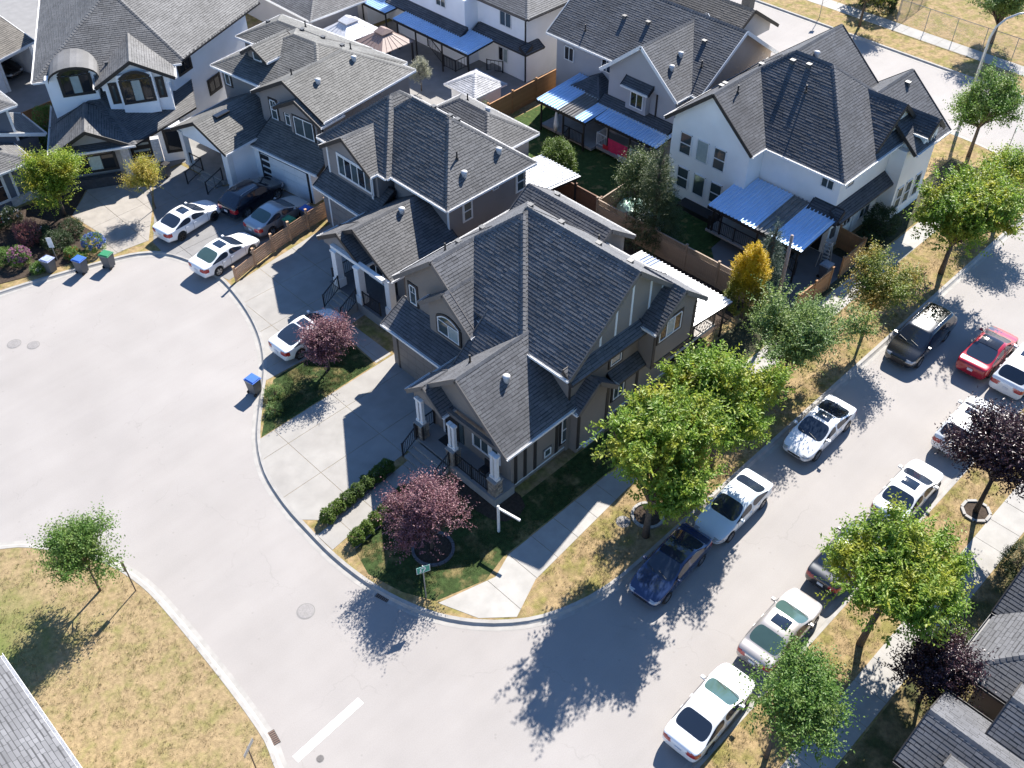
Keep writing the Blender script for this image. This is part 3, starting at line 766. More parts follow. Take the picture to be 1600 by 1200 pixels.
# ================================================================ house M: the corner house
M = House('corner_house', 'taupe corner house with steep charcoal roof, white gable battens and a railed porch', 'house', (28.5, 28.2), sh=SH_M, fascia=mTAUPE, wall=ST_M)
M.wrect(23.98, 25.34, 28.45, 33.9, 0, 2.9); M.wrect(25.35, 34.3, 28.45, 33.9, 0, 4.25)
M.wrect(25.35, 34.3, 28.3, 33.9, 4.26, 5.62)
M.wrect(24.85, 26.0, 28.35, 31.55, 3.3, 5.5)
M.wrect(25.95, 34.3, 22.6, 28.28, 0, 5.72)
M.wrect(22.1, 25.94, 22.68, 28.44, 0, 3.75)
M.wrect(26.2, 28.5, 22.12, 22.59, 0, 3.45)
M.wrect(31.2, 34.62, 21.68, 22.59, 3.0, 5.95)
M.wrect(34.31, 37.0, 28.6, 34.2, 0, 4.85)
s = 0.845
# main -x / +x gable over the right half
M.roof(rect(25.46, 34.75, 22.15, 29.6), gy(0.84), 5.8, gwall=ST_M, only=[0], gutter=mGUT)
# hip block: front plane runs down over the garage
def _pr(s, poly, planes, sh=None, fascia=None, th=0.13, ex=0.17, caps=True, gut=(), cull=None):
    sh = sh or s.sh; fascia = fascia or s.fascia
    def h(i, p): z0, sl, a, nn = planes[i]; return z0 + sl * (nn[0] * (p[0] - a[0]) + nn[1] * (p[1] - a[1]))
    n = len(planes); faces = {}
    for i in range(n):
        f = list(poly)
        for j in range(n):
            if j != i and f: f = clip(f, lambda p, i=i, j=j: h(i, p) - h(j, p))
        if f: faces[i] = f
    def zf(x, y):
        m_ = len(poly)
        for q in range(m_):
            a, c = poly[q], poly[(q + 1) % m_]
            if (c[0] - a[0]) * (y - a[1]) - (c[1] - a[1]) * (x - a[0]) < -1e-6: return None
        return min(h(i, (x, y)) for i in range(n))
    s.vols.append(zf)
    dk = MB()
    for i, f in faces.items():
        top = [(p[0], p[1], h(i, p)) for p in f]; bot = [(p[0], p[1], h(i, p) - th) for p in f]
        dk.poly(top, 0); dk.poly(bot[::-1], 1); k = len(f)
        for q in range(k): w = (q + 1) % k; dk.poly([bot[q], bot[w], top[w], top[q]], 1)
    ro = s.B(dk, 'roof', [mDECK, fascia])
    sb = MB(); ga = MB(); rc = MB()
    for i, f in faces.items():
        z0, sl, a, nn = planes[i]; e = (nn[1], -nn[0])
        s._shingles(sb, f, (a, e, nn, sl, 1.0), lambda p, i=i: h(i, p), ex, cull)
        k = len(f)
        for q in range(k):
            p, r_ = f[q], f[(q + 1) % k]
            if i in gut and abs(h(i, p) - z0) < 2e-3 and abs(h(i, r_) - z0) < 2e-3:
                ga = MB()
                for (w0, w1, zz0, zz1) in ((0.0, 0.014, -0.12, 0.0), (0.014, 0.11, -0.12, -0.10), (0.11, 0.128, -0.12, 0.01)):
                    ga.beam((p[0] - nn[0] * (w0 + w1) / 2, p[1] - nn[1] * (w0 + w1) / 2, z0 + (zz0 + zz1) / 2 - 0.01), (r_[0] - nn[0] * (w0 + w1) / 2, r_[1] - nn[1] * (w0 + w1) / 2, z0 + (zz0 + zz1) / 2 - 0.01), w1 - w0, zz1 - zz0)
                s.B(ga, 'gutter', s.gutter, ro)
            for j in faces:
                if j > i and abs(h(i, p) - h(j, p)) < 2e-3 and abs(h(i, r_) - h(j, r_)) < 2e-3 and caps:
                    A = Vector((p[0], p[1], h(i, p))); Bq = Vector((r_[0], r_[1], h(i, r_)))
                    if A.z > Bq.z: A, Bq = Bq, A
                    D = Bq - A; Ln = D.length
                    if Ln < 0.3: continue
                    D.normalize(); na = Vector((-sl * nn[0], -sl * nn[1], 1)).normalized(); pj = planes[j]; nb = Vector((-pj[1] * pj[3][0], -pj[1] * pj[3][1], 1)).normalized()
                    ta = na.cross(D); ta = -ta if ta.z > 0 else ta
                    tb = nb.cross(D); tb = -tb if tb.z > 0 else tb
                    upv = (na + nb).normalized(); st = 0.24
                    for c in range(int(Ln / st)):
                        q0 = A + D * (c * st); q1 = A + D * (c * st + st * 1.15)
                        if cull and cull(q0.x, q0.y, q0.z): continue
                        for tt in (ta, tb):
                            rc.poly([q0 + upv * 0.052, q0 + tt * 0.15 + upv * 0.034, q1 + tt * 0.15 + upv * 0.010, q1 + upv * 0.022])
                        rc.poly([q0 + ta * 0.15 + upv * 0.034, q0 + upv * 0.052, q0 + tb * 0.15 + upv * 0.034, q0])
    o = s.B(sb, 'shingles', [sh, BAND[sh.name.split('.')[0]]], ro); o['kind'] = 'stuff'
    if rc.v: o = s.B(rc, 'ridge_cap', sh, ro); o['kind'] = 'stuff'
    return ro
House._pr = _pr
M.roof(rect(23.2, 25.9, 26.0, 28.08), [None, None, None, 0.845], 4.13, gut=False)
M.roof(rect(23.72, 25.4, 28.1, 34.35), [None, None, None, 0.56], 2.95)
M._pr([(25.5, 24.4), (36.9, 24.4), (36.9, 34.5), (25.5, 34.5)],
      [(4.12, 0.845, (23.15, 30), (1, 0)), (5.37, 0.85, (30, 34.5), (0, -1)), (5.37, 0.845, (30, 24.4), (0, 1)), (5.4, 0.83, (35.1, 30), (-1, 0))], gut=(1,))
# porch gable, left front gable, its dormer
M.roof(rect(21.3, 26.4, 22.2, 28.9), gx(0.845), 3.55, gwall=ST_M, only=[3], gin=0.5, gbase=3.3)
M.roof(rect(20.95, 22.6, 26.3, 28.95), gx(0.845), 3.58, gwall=ST_M, only=[3], gin=0.16, gbase=3.35)
M.roof(rect(24.95, 29.2, 28.0, 34.5), gx(0.846), 5.40, gwall=ST_M, only=[3], gin=0.375, gbase=3.8)
M.roof(rect(24.5, 26.6, 28.0, 31.9), gx(0.846), 5.43, gwall=ST_M, only=[3], gin=0.33, gbase=5.0)
M.roof(rect(33.2, 37.4, 28.2, 34.6), gy(0.7), 4.92, gwall=ST_M, only=[0])
M.roof(rect(30.9, 34.95, 21.32, 24.0), gy(0.8), 5.82, gwall=ST_M, only=[0], gin=0.335)
M.roof(rect(25.9, 28.8, 21.82, 23.2), gy(0.83), 3.4, gwall=ST_M, only=[0], gin=0.275)
M.roof(rect(25.5, 30.95, 21.98, 22.60), [0.95, None, None, None], 5.52, fascia=mBRN, gut=False)
M.roof(rect(28.85, 31.2, 22.0, 22.60), [0.95, None, None, None], 3.15, fascia=mBRN, gut=False)
# gable battens, frieze, corner boards
for bx in (28.0, 29.1, 30.22, 31.62, 32.6):
    zt = 5.8 + 0.84 * min(bx - 25.46, 34.75 - bx) - 0.32
    M.board('batten', (bx, 22.53, 6.12), 270, 0.13, zt - 6.12, 0.03, mWHT)
m_ = MB(); m_.beam((30.22, 22.50, 9.30), (29.15, 22.50, 8.42), 0.03, 0.13, up=(0, 1, 0)); m_.beam((30.22, 22.50, 9.30), (31.9, 22.50, 7.95), 0.03, 0.13, up=(0, 1, 0)); M.B(m_, 'gable_trim', mWHT)
for bx, z0, z1, yy in ((22.4, 0.45, 3.55, 22.68), (23.05, 0.45, 3.6, 22.68), (23.75, 0.45, 3.6, 22.68), (25.3, 0.45, 3.7, 22.68), (26.28, 0.4, 3.4, 22.12), (28.42, 0.4, 3.4, 22.12), (31.4, 0.4, 3.0, 22.6), (31.3, 3.0, 5.7, 21.68), (34.5, 3.0, 5.7, 21.68)):
    M.board('corner_board', (bx, yy, z0), 270, 0.2, z1 - z0, 0.035, mBRN)
for x0, x1, yy in ((22.1, 25.9, 22.68), (26.2, 28.5, 22.12), (28.6, 34.3, 22.6)):
    M.board('base_trim', ((x0 + x1) / 2, yy, 0.36), 270, x1 - x0, 0.07, 0.03, mWHT)
M.board('belt_board', (32.9, 21.68, 3.0), 270, 3.42, 0.22, 0.04, mBRN)
M.board('downpipe', (25.98, 22.6, 3.6), 270, 0.08, 2.0, 0.09, mBRN)
# openings
M.window((25.32, 33.37, 3.95), 180, 0.55, 1.28, trim=mBRN, grid=True)
M.window((24.82, 30.0, 3.95), 180, 1.65, 0.95, panes=2, arch=0.36, trim=mBRN, glass=[mGLS, mGLC])
M.window((25.32, 31.75, 4.3), 180, 0.22, 0.8, trim=mBRN)
M.garage((23.98, 31.55, 0.12), 180, 3.5, 2.25, mat('garage_taupe', (0.20, 0.175, 0.155), rough=0.6, var=0.06), 4, 5, trim=mBRN)
M.window((22.1, 24.75, 1.5), 180, 1.15, 1.1, panes=2, trim=mWHT, trimw=0.08)
M.window((22.1, 23.75, 1.5), 180, 0.55, 1.1, trim=mWHT, trimw=0.08)
M.window((32.45, 21.68, 4.62), 270, 1.75, 1.15, panes=3, trim=mBLK, glass=[mGLD, mGLC, mGLD])
M.window((29.4, 22.6, 4.05), 270, 0.82, 0.85, trim=mBLK)
M.window((29.85, 22.6, 1.35), 270, 0.85, 1.15, panes=2, trim=mBLK)
M.window((25.82, 22.68, 0.9), 270, 0.42, 1.78, trim=mBLK, sash=True)
M.window((24.62, 22.68, 0.75), 270, 0.5, 0.55, trim=mTAUPE, trimw=0.05)
M.window((27.2, 22.12, 0.14), 270, 0.0 + 0.9, 0.22, frame=mWHT)
dr = M.board('door', (22.1, 26.9, 0.76), 180, 1.0, 2.1, 0.05, mBLK); M.board('sidelight', (22.1, 26.2, 0.9), 180, 0.28, 1.85, 0.06, mGLS, dr)
M.board('door_trim', (22.1, 27.5, 0.76), 180, 0.12, 2.2, 0.07, mWHT, dr)
# porch
po = M.box('porch', 20.78, 22.1, 22.45, 28.35, 0.0, 0.75, mCONCW)
M.box('porch_deck', 20.70, 22.1, 22.40, 28.40, 0.752, 0.80, mat('porch_floor', (0.24, 0.23, 0.22), rough=0.85, var=0.08, scale=2), po)
for k in range(3): M.box('step', 20.69 - 0.32 * (k + 1), 20.69 - 0.32 * k - 0.004, 25.75, 28.1, 0.0, 0.60 - 0.17 * k, mCONCW, po)
M.box('doormat', 21.4, 21.95, 26.35, 27.3, 0.803, 0.82, mBLK, po)
for (cx, cy) in ((21.05, 28.1), (21.0, 25.65), (21.1, 22.78)):
    M.stonepier(cx, cy, 0.80 if cy != 22.78 else 0.0, 1.75, 0.52)
    M.column(cx, cy - 0.14, 1.82, 3.5, 0.17); M.column(cx, cy + 0.14, 1.82, 3.5, 0.17)
M.box('beam', 21.32, 21.52, 22.62, 28.3, 3.505, 3.72, mTAUPE)
M.railing([(20.86, 25.35, 0.8), (20.86, 24.2, 0.8), (20.86, 23.06, 0.8)])
M.railing([(20.86, 27.8, 0.8), (20.7, 28.25, 0.8)])
M.railing([(20.7, 28.18, 0.72), (19.75, 28.18, 0.12)]); M.railing([(20.7, 25.66, 0.72), (19.75, 25.66, 0.12)])
M.railing([(21.3, 28.33, 0.8), (22.05, 28.33, 0.8)])
# rear deck with its pale ribbed cover
mMETW = mat('metal_white', (0.66, 0.66, 0.66), rough=0.28, var=0.06, scale=1.5, metal=0.25)
mMETSKY = mat('metal_white_sky_tint', (0.50, 0.68, 0.90), rough=0.3, var=0.06, scale=1.2, metal=0.2)  # white metal in shade, its reflected sky blue put into the base colour
mCLEAR = mat('clear_panel', (0.18, 0.17, 0.155), rough=0.15, var=0.15, scale=2)
mCLRW = mat('clear_panel_pale', (0.42, 0.46, 0.55), rough=0.15, var=0.2, scale=2)
M.box('deck', 34.32, 38.6, 22.75, 28.5, 0.78, 0.92, mat('deck_floor', (0.50, 0.47, 0.44), rough=0.7, var=0.06))
metal_cover(M, 34.7, 38.95, 22.1, 28.75, 3.25, 2.75, high='x0', material=mMETW, clear=((27.2, 28.2),), clearmat=mCLRW, posts=((38.7, 22.4, 0.12), (38.7, 25.4, 0.12), (38.7, 28.5, 0.12)))
M.railing([(34.45, 22.8, 0.92), (36.5, 22.8, 0.92), (38.5, 22.8, 0.92), (38.5, 25.6, 0.92), (38.5, 28.4, 0.92)])
for v in ((23.6, 24.5, 'dome'), (36.6, 33.5, 'box'), (31.5, 28.5, 'box'), (31.6, 26.0, 'box'), (31.7, 24.0, 'box'), (28.0, 32.6, 'box'), (30.0, 32.9, 'box'), (26.9, 32.4, 'pipe'), (32.5, 31.7, 'box'), (23.2, 26.6, 'pipe'), (32.8, 27.0, 'pipe')): M.vent(*v)

# ================================================================ house 3: its neighbour along the cul-de-sac
N3 = House('gabled_house', 'grey stucco house with hipped roof and three tall white porch columns', 'house', (33, 42), sh=SH_3, fascia=mBRN, wall=ST_3, trim=mWHT)
N3.wrect(29.6, 37.5, 42.0, 47.6, 0, 3.6, stucco('stucco_bluegrey', (0.22, 0.215, 0.22)))
N3.wrect(30.25, 37.5, 42.4, 47.9, 3.61, 5.72)
N3.wrect(31.2, 37.5, 37.0, 42.0, 0, 5.72)
N3.wrect(27.4, 31.19, 36.9, 41.6, 0, 3.5)
N3.wrect(37.51, 41.8, 41.0, 47.6, 0, 4.3)
N3.roof(rect(30.72, 37.95, 36.6, 47.15), [0.84, 0.84, 0.84, 0.84], 5.8)
N3.roof(rect(30.35, 37.9, 41.6, 48.4), [0.84, 0.84, 0.84, 0.84], 5.82)
N3.roof(rect(29.75, 33.5, 42.4, 47.4), gx(0.62), 5.84, gwall=ST_3, only=[3], gin=0.32, gbase=4.0)
N3.wrect(30.06, 30.7, 42.7, 47.1, 3.9, 5.8)
N3.roof(rect(28.95, 31.0, 41.8, 47.5), [None, None, None, 0.62], 3.3)
N3.roof(rect(26.0, 31.3, 36.25, 42.5), gx(0.62), 3.5, gwall=ST_3, only=[3], gin=0.45, gbase=3.25)
N3.roof(rect(25.6, 27.2, 38.4, 42.55), gx(0.62), 3.53, gwall=ST_3, only=[3], gin=0.14, gbase=3.3)
N3.roof(rect(37.6, 42.3, 40.6, 48.0), [0.62, 0.62, 0.62, 0.62], 4.35)
N3.window((30.06, 44.35, 4.35), 180, 3.3, 1.4, panes=5, trim=mWHT, glass=[mGLS, mGLD, mGLS, mGLD, mGLS], trimw=0.1)
N3.garage((29.6, 44.9, 0.12), 180, 3.9, 2.3, mat('garage_grey', (0.20, 0.19, 0.19), rough=0.6), 4, 5, trim=mWHT)
for wx in (32.6, 37.0): N3.window((wx, 37.0, 4.05), 270, 0.68, 1.32, sash=True, trim=mWHT, trimw=0.06)
N3.window((34.9, 37.0, 5.1), 270, 0.5, 0.3, panes=2)
N3.window((27.4, 39.5, 0.95), 180, 1.4, 1.5, panes=2, trim=mWHT, glass=mGLD)
N3.board('door', (27.4, 38.1, 0.9), 180, 0.95, 2.1, 0.05, mBLK)
N3.board('corner_board', (31.2, 37.1, 3.4), 180, 0.16, 2.3, 0.04, mWHT)
for yy in (42.75, 47.05): N3.board('corner_board', (30.06, yy, 3.9), 180, 0.14, 1.9, 0.05, mWHT)
po = N3.box('porch', 25.35, 27.4, 36.2, 41.5, 0, 0.85, mCONCW)
N3.box('porch_deck', 25.3, 27.4, 36.15, 41.55, 0.852, 0.9, mat('porch_floor_dark', (0.12, 0.12, 0.125), rough=0.85), po)
for k in range(4): N3.box('step', 25.29 - 0.31 * (k + 1), 25.29 - 0.31 * k - 0.004, 38.95, 40.55, 0, 0.72 - 0.165 * k, mCONCW, po)
for (cx, cy) in ((25.6, 40.85), (25.55, 38.65), (26.05, 36.5)):
    N3.column(cx, cy, 0.9, 3.5, 0.42); N3.box('column_base', cx - 0.28, cx + 0.28, cy - 0.28, cy + 0.28, 0.903, 1.45, mWHT)
N3.box('beam', 25.5, 25.75, 36.4, 41.2, 3.502, 3.72, mWHT)
N3.railing([(25.4, 38.35, 0.9), (25.45, 36.85, 0.9)]); N3.railing([(25.3, 40.6, 0.85), (24.1, 40.6, 0.12)]); N3.railing([(25.3, 38.9, 0.85), (24.1, 38.9, 0.12)])
N3.railing([(25.5, 41.4, 0.9), (27.3, 41.4, 0.9)])
metal_cover(N3, 38.0, 42.3, 36.7, 40.3, 3.3, 2.8, high='x0', material=mMETW, posts=((42.0, 36.9, 0.12), (42.0, 40.1, 0.12)))
N3.board('downpipe', (37.35, 37.0, 0.2), 270, 0.09, 5.4, 0.09, mBLK)
for v in ((33.0, 37.6, 'dome'), (36.0, 37.8, 'dome'), (33.2, 38.4, 'pipe'), (35.5, 41.5, 'box'), (35.5, 43.0, 'box'), (35.3, 40.6, 'box'), (29.3, 39.0, 'dome'), (40.8, 45.8, 'pipe'), (40.5, 43.5, 'dome')): N3.vent(*v)

# ================================================================ house 2 (turned 8 degrees)
N2 = House('garage_house', 'grey and white house with warm grey gabled roof, small roof dormer and white garage wall', 'house', (30, 50), 8.0, False, sh=SH_2, fascia=mBRN, wall=ST_3, trim=mBLK)
N2.wrect(0.2, 10.4, -0.2, 5.4, 0, 3.0, ST_W); N2.wrect(1.95, 10.3, -0.2, 5.8, 3.01, 5.72)
N2.wrect(2.95, 10.4, 5.8, 10.9, 0, 5.72); N2.wrect(-1.7, 2.94, 5.3, 6.4, 0, 3.3, ST_W); N2.wrect(0.6, 2.94, 6.41, 10.1, 0, 3.3, ST_W)
N2.wrect(7.0, 11.0, 10.91, 13.0, 0, 5.7)
N2.roof(rect(1.6, 10.5, -0.65, 6.15), [0.53, 0.53, 0.53, None], 5.8, gwall=ST_3, gin=0.34, gbase=4.5)
N2.roof(rect(2.5, 11.0, 0.6, 11.3), [0.43, 0.43, 0.43, 0.43], 5.78)
N2.roof(rect(6.6, 11.1, 4.0, 13.35), [0.43, 0.43, 0.43, 0.43], 5.77)
N2.roof(rect(1.25, 3.4, -0.7, 3.7), gx(0.53), 5.6, gwall=ST_3, only=[3], gin=0.3, gbase=5.3)
N2.roof(rect(3.7, 6.9, 6.7, 9.3), gx(0.6), 6.85, gwall=ST_3, only=[3], gin=0.4, gbase=5.9, fascia=mBRN); N2.wrect(4.13, 6.2, 6.95, 9.05, 6.0, 6.9)
N2.roof(rect(-2.35, 3.2, 4.95, 10.55), gx(0.5), 3.3, gwall=ST_W, only=[3], gin=0.3, gbase=2.9, fascia=mBLK)
N2.roof(rect(-0.15, 2.0, -1.3, 4.95), [None, None, None, 0.55], 3.0)
N2.window((1.95, 4.5, 4.1), 180, 0.62, 1.45, trim=mBLK, sash=True, grid=True); N2.window((1.95, 3.2, 4.1), 180, 0.5, 1.45, trim=mBLK, sash=True, grid=True)
N2.window((1.6, 1.3, 4.0), 180, 1.8, 1.35, panes=2, trim=mBLK); N2.wrect(1.6, 1.94, 0.1, 2.6, 3.6, 5.5)
N2.window((2.95, 10.3, 4.4), 180, 0.55, 1.1, trim=mBLK); N2.window((4.08, 8.0, 6.45), 180, 0.8, 0.6)
N2.garage((0.2, 2.35, 0.1), 180, 4.4, 2.3, mat('garage_white', (0.68, 0.69, 0.70), rough=0.5, var=0.04), 4, 4, trim=mBLK)
for k in range(4): N2.window((0.14, 4.15, 0.55 + k * 0.5), 180, 0.75, 0.28, frame=mBLK, glass=mGLD)
N2.board('door', (-1.7, 5.85, 0.5), 180, 0.6, 2.2, 0.05, mBLK); N2.board('door', (0.6, 9.4, 0.5), 180, 0.8, 2.1, 0.05, mat('door_wood', (0.16, 0.09, 0.05), rough=0.5))
N2.window((0.6, 7.6, 1.6), 180, 0.9, 0.8, frame=mWHT)
po = N2.box('porch', -2.0, 0.6, 6.41, 10.2, 0, 0.5, mCONCW); N2.column(-1.9, 5.45, 0.3, 3.2, 0.42); N2.column(-1.9, 10.0, 0.5, 3.2, 0.4)
N2.railing([(-1.95, 9.8, 0.5), (-1.95, 8.6, 0.5), (-3.4, 8.6, 0.12)], step=0.6); N2.railing([(-1.95, 6.5, 0.5), (-3.4, 6.5, 0.12)], step=0.6)
for k in range(3): N2.box('step', -2.0 - 0.33 * (k + 1), -2.0 - 0.33 * k - 0.004, 6.6, 8.5, 0, 0.38 - 0.13 * k, mCONCW, po)
N2.board('downpipe', (1.95, -0.1, 0.5), 180, 0.09, 5.2, 0.09, mBLK)
for v in ((3.6, 1.6, 'dome'), (2.6, 2.9, 'pipe'), (8.5, 4.2, 'box'), (8.7, 6.3, 'box'), (8.6, 8.3, 'box'), (8.6, 3.5, 'pipe'), (10.0, 9.5, 'pipe'), (8.9, 12.3, 'box'), (7.2, 1.8, 'dome')): N2.vent(*v)
m_ = MB(); m_.beam((-0.9, 7.35, 4.58), (0.25, 7.35, 4.58), 0.5, 0.09); m_.beam((-0.88, 7.35, 4.635), (0.23, 7.35, 4.635), 0.4, 0.012, m=1); N2.B(m_, 'skylight', [mBLK, mGLD])

# ================================================================ house 1 (faces the camera, turned 62 degrees)
N1 = House('arched_window_house', 'white stucco house with two arched black-framed windows and a light grey hipped roof', 'house', (22.5, 61), 62.0, False, sh=SH_1, fascia=mBLK, wall=ST_W, trim=mBLK, frame=mBLK)
N1.wall([(6.3, 4.1), (6.0, -4.3), (13.0, -10.3), (20, -4), (20, 4.3)], 0, 5.7)
N1.wrect(3.9, 6.5, -4.1, 0.1, 2.8, 5.75); N1.wrect(3.55, 3.86, -3.2, -0.8, 3.3, 6.3); N1.wrect(5.0, 6.5, 0.7, 3.9, 2.8, 6.0)
N1.wrect(0.9, 6.0, 0.0, 4.0, 0, 2.85, stucco('stone_facing', (0.42, 0.39, 0.37), 0.2)); N1.wrect(2.2, 6.0, -4.2, -0.01, 0, 2.75)
N1._pr([(5.3, 4.7), (5.3, -5.2), (13.4, -11.6), (22, -5), (22, 4.7)][::-1],
       [(5.8, 0.56, (5.3, 0), (1, 0)), (5.8, 0.56, (10, 4.7), (0, -1)), (5.8, 0.47, (4.6, -5.0), (0.622, 0.783)), (5.8, 0.5, (22, 0), (-1, 0))], gut=(0, 1, 2))
N1.roof(rect(3.45, 9.5, -4.65, 0.65), gx(0.58), 5.72, gwall=ST_W, only=[3], gin=0.42, gbase=5.2)
N1._pr([(0.2, -1.2), (4.2, -5.5), (7.6, -5.5), (7.6, 4.4), (0.2, 4.4)],
       [(2.9, 0.25, (0.2, 0), (1, 0)), (2.9, 0.42, (3, 4.4), (0, -1)), (2.9, 0.25, (2.2, -3.35), (0.732, 0.681))], gut=(0, 1))
N1.roof(rect(0.35, 4.4, -1.0, 4.45), gx(0.55), 2.8, gwall=stucco('stone_facing', (0.42, 0.39, 0.37)), only=[3], gin=0.52, gbase=2.5)
# barrel dormer over the left arched window
m_ = MB(); K = 12; pts = [(1.95 - 1.65 * math.cos(math.pi * q / K), 6.05 + 0.85 * math.sin(math.pi * q / K)) for q in range(K + 1)]
for q in range(K):
    (ya, za), (yb, zb) = pts[q], pts[q + 1]
    m_.poly([(4.5, ya, za), (4.5, yb, zb), (7.7, yb, zb + 0.05), (7.7, ya, za + 0.05)][::-1], 0)
    m_.poly([(4.5, ya, za - 0.16), (4.5, yb, zb - 0.16), (7.7, yb, zb - 0.11), (7.7, ya, za - 0.11)], 1)
    m_.poly([(4.5, ya, za), (4.5, yb, zb), (4.5, yb, zb - 0.16), (4.5, ya, za - 0.16)], 1)
N1.B(m_, 'barrel_dormer', [SH_1, mBLK])
m_ = MB(); m_.poly([(4.98, y_, z_ - 0.1) for y_, z_ in pts] ); m_.poly([(5.1, y_, z_ - 0.1) for y_, z_ in pts][::-1]); N1.B(m_, 'dormer_wall', ST_W)
N1.window((4.95, 1.95, 4.75), 180, 1.9, 1.4, panes=3, arch=0.38, trim=mBLK, frame=mBLK, glass=[mGLD, mGLC, mGLD])
N1.window((3.54, -2.0, 4.3), 180, 1.9, 1.65, panes=3, arch=0.42, trim=mBLK, frame=mBLK, glass=[mGLD, mGLC, mGLD])
for yy in (-3.55, -0.45): N1.window((3.86, yy, 4.3), 180, 0.3, 1.3, trim=mBLK, frame=mBLK)
N1.window((0.86, 1.75, 1.05), 180, 2.6, 1.2, panes=3, arch=0.22, trim=mBLK, frame=mBLK, glass=[mGLD, mat('pale_blind', (0.45, 0.55, 0.52), rough=0.3), mGLD])
dr = N1.board('door', (2.19, -1.3, 0.5), 180, 1.5, 2.3, 0.05, mBLK)
for k in range(4): N1.board('door_glass', (2.13, -1.3, 0.75 + k * 0.5), 180, 1.1, 0.16, 0.02, mGLC, dr)
for cy in (-0.35, -2.45): N1.box('stone_column', 0.45, 0.89, cy - 0.28, cy + 0.28, 0, 2.95, mat('stone_pale', (0.50, 0.47, 0.45), rough=0.85, var=0.2, scale=6))
N1.box('planter_wall', 0.1, 0.6, 0.3, 3.9, 0, 0.85, mat('dark_stone', (0.05, 0.05, 0.055), rough=0.8, var=0.2))
N1.window((2.19, -3.6, 0.9), 180, 1.1, 1.6, trim=mBLK, frame=mBLK, glass=mGLD)
# windows on the long right wall
_a = math.degrees(math.atan2(-0.783, -0.622))
def onw(t_): return (6.0 + 7.0 * t_, -4.3 - 6.0 * t_)
for t_, z_ in ((0.16, 4.3), (0.45, 1.5)): x_, y_ = onw(t_); N1.window((x_, y_, z_), math.degrees(math.atan2(-7, -6)) + 90 - 90 if False else math.degrees(math.atan2(-7.0, -6.0)), 1.3, 1.0, panes=2, trim=mBLK, frame=mBLK, glass=mGLD)
for v in ((9.0, 3.0, 'dome'), (7.2, 3.6, 'box'), (7.4, 3.2, 'box'), (8.9, -5.6, 'box'), (11.0, -8.0, 'dome'), (10.4, -7.6, 'box'), (12.0, -6.5, 'pipe'), (8.5, -4.4, 'pipe'), (5.6, -0.3, 'box')): N1.vent(*v)

# ================================================================ house 6: cream house on the side street
N6 = House('cream_house', 'cream stucco house with steep dark roof and sky-tinted ribbed patio cover', 'house', (54, 27.5), sh=shingle('shingle_blue_grey', (0.078, 0.080, 0.088)), fascia=mBRN, wall=ST_C, trim=ST_C)
N6.wrect(49.75, 59.3, 22.55, 33.9, 0, 5.72); N6.wrect(48.15, 49.74, 28.1, 34.1, 0, 5.72); N6.wrect(55.5, 59.6, 21.5, 22.54, 0, 5.4)
N6.roof(rect(49.15, 58.85, 22.1, 34.5), [0.83, 0.83, 0.83, 0.83], 5.8)
N6.roof(rect(47.75, 55.0, 27.7, 34.5), gx(0.84), 5.82, gwall=ST_C, only=[3], gin=0.38, gbase=5.0)
N6.roof(rect(54.2, 59.35, 24.9, 34.5), gx(0.83), 5.78, gwall=ST_C, only=[1])
N6.roof(rect(55.6, 59.9, 20.95, 28.0), gx(0.82), 5.42, gwall=ST_C)
N6.roof(rect(52.7, 58.5, 22.4, 28.2), gy(0.86), 5.8, gwall=ST_C, only=[0])
N6.roof(rect(56.6, 58.6, 20.9, 23.0), gy(0.9), 6.2, gwall=ST_C, only=[0], gin=0.2)
N6.wrect(56.8, 58.4, 21.15, 22.5, 5.0, 6.3)
N6.roof(rect(49.2, 59.4, 21.75, 22.54), [0.75, None, None, None], 3.05, fascia=mBLK, gut=False)
N6.roof(rect(48.9, 49.74, 21.9, 24.0), [None, None, None, 0.75], 3.05, fascia=mBLK, gut=False)
for yy in (32.9, 31.55, 30.2):
    N6.window((48.15, yy, 3.55), 180, 0.95, 1.55, sash=(yy != 31.55), glass=[mGLC if yy == 31.55 else mGLS]); N6.window((48.15, yy - 0.1, 1.05), 180, 0.95, 1.55, sash=(yy != 31.55), glass=[mGLS])
N6.window((49.75, 23.4, 4.6), 180, 0.9, 0.85, panes=2, frame=mWHT)
N6.window((50.9, 22.55, 4.6), 270, 0.8, 0.9, frame=mWHT); N6.window((54.0, 22.55, 0.9), 270, 1.2, 1.6, panes=2, sash=True); N6.window((51.8, 22.55, 1.3), 270, 0.9, 1.2, panes=2, glass=mGLD)
for xx in (56.2, 57.3, 58.5): N6.window((xx, 21.5, 0.9), 270, 0.8, 1.7, sash=True)
N6.window((57.6, 21.15, 5.1), 270, 0.8, 1.0, panes=2)
N6.box('deck', 45.7, 49.74, 24.2, 28.9, 0.75, 0.9, mCONCW)
metal_cover(N6, 45.55, 49.6, 22.0, 28.9, 3.25, 2.75, high='x1', material=mMETSKY, clear=((24.15, 25.35),), clearmat=mCLEAR, posts=((45.8, 22.3, 0.12), (45.8, 25.2, 0.9), (45.8, 28.5, 0.9), (45.8, 27.9, 0.9)))
N6.railing([(45.8, 28.7, 0.9), (45.8, 26.8, 0.9), (45.8, 24.9, 0.9)]); N6.railing([(45.8, 28.8, 0.9), (47.0, 28.8, 0.9)])
N6.railing([(46.6, 24.1, 0.85), (46.6, 22.6, 0.12)])
N6.board('patio_door', (49.75, 23.8, 0.2), 180, 1.8, 2.1, 0.05, mGLD)
N6.box('window_well', 47.2, 48.14, 29.4, 32.4, 0.1, 0.45, mBLK); N6.board('downpipe', (52.6, 22.55, 0.1), 270, 0.09, 3.0, 0.09, mWHT)
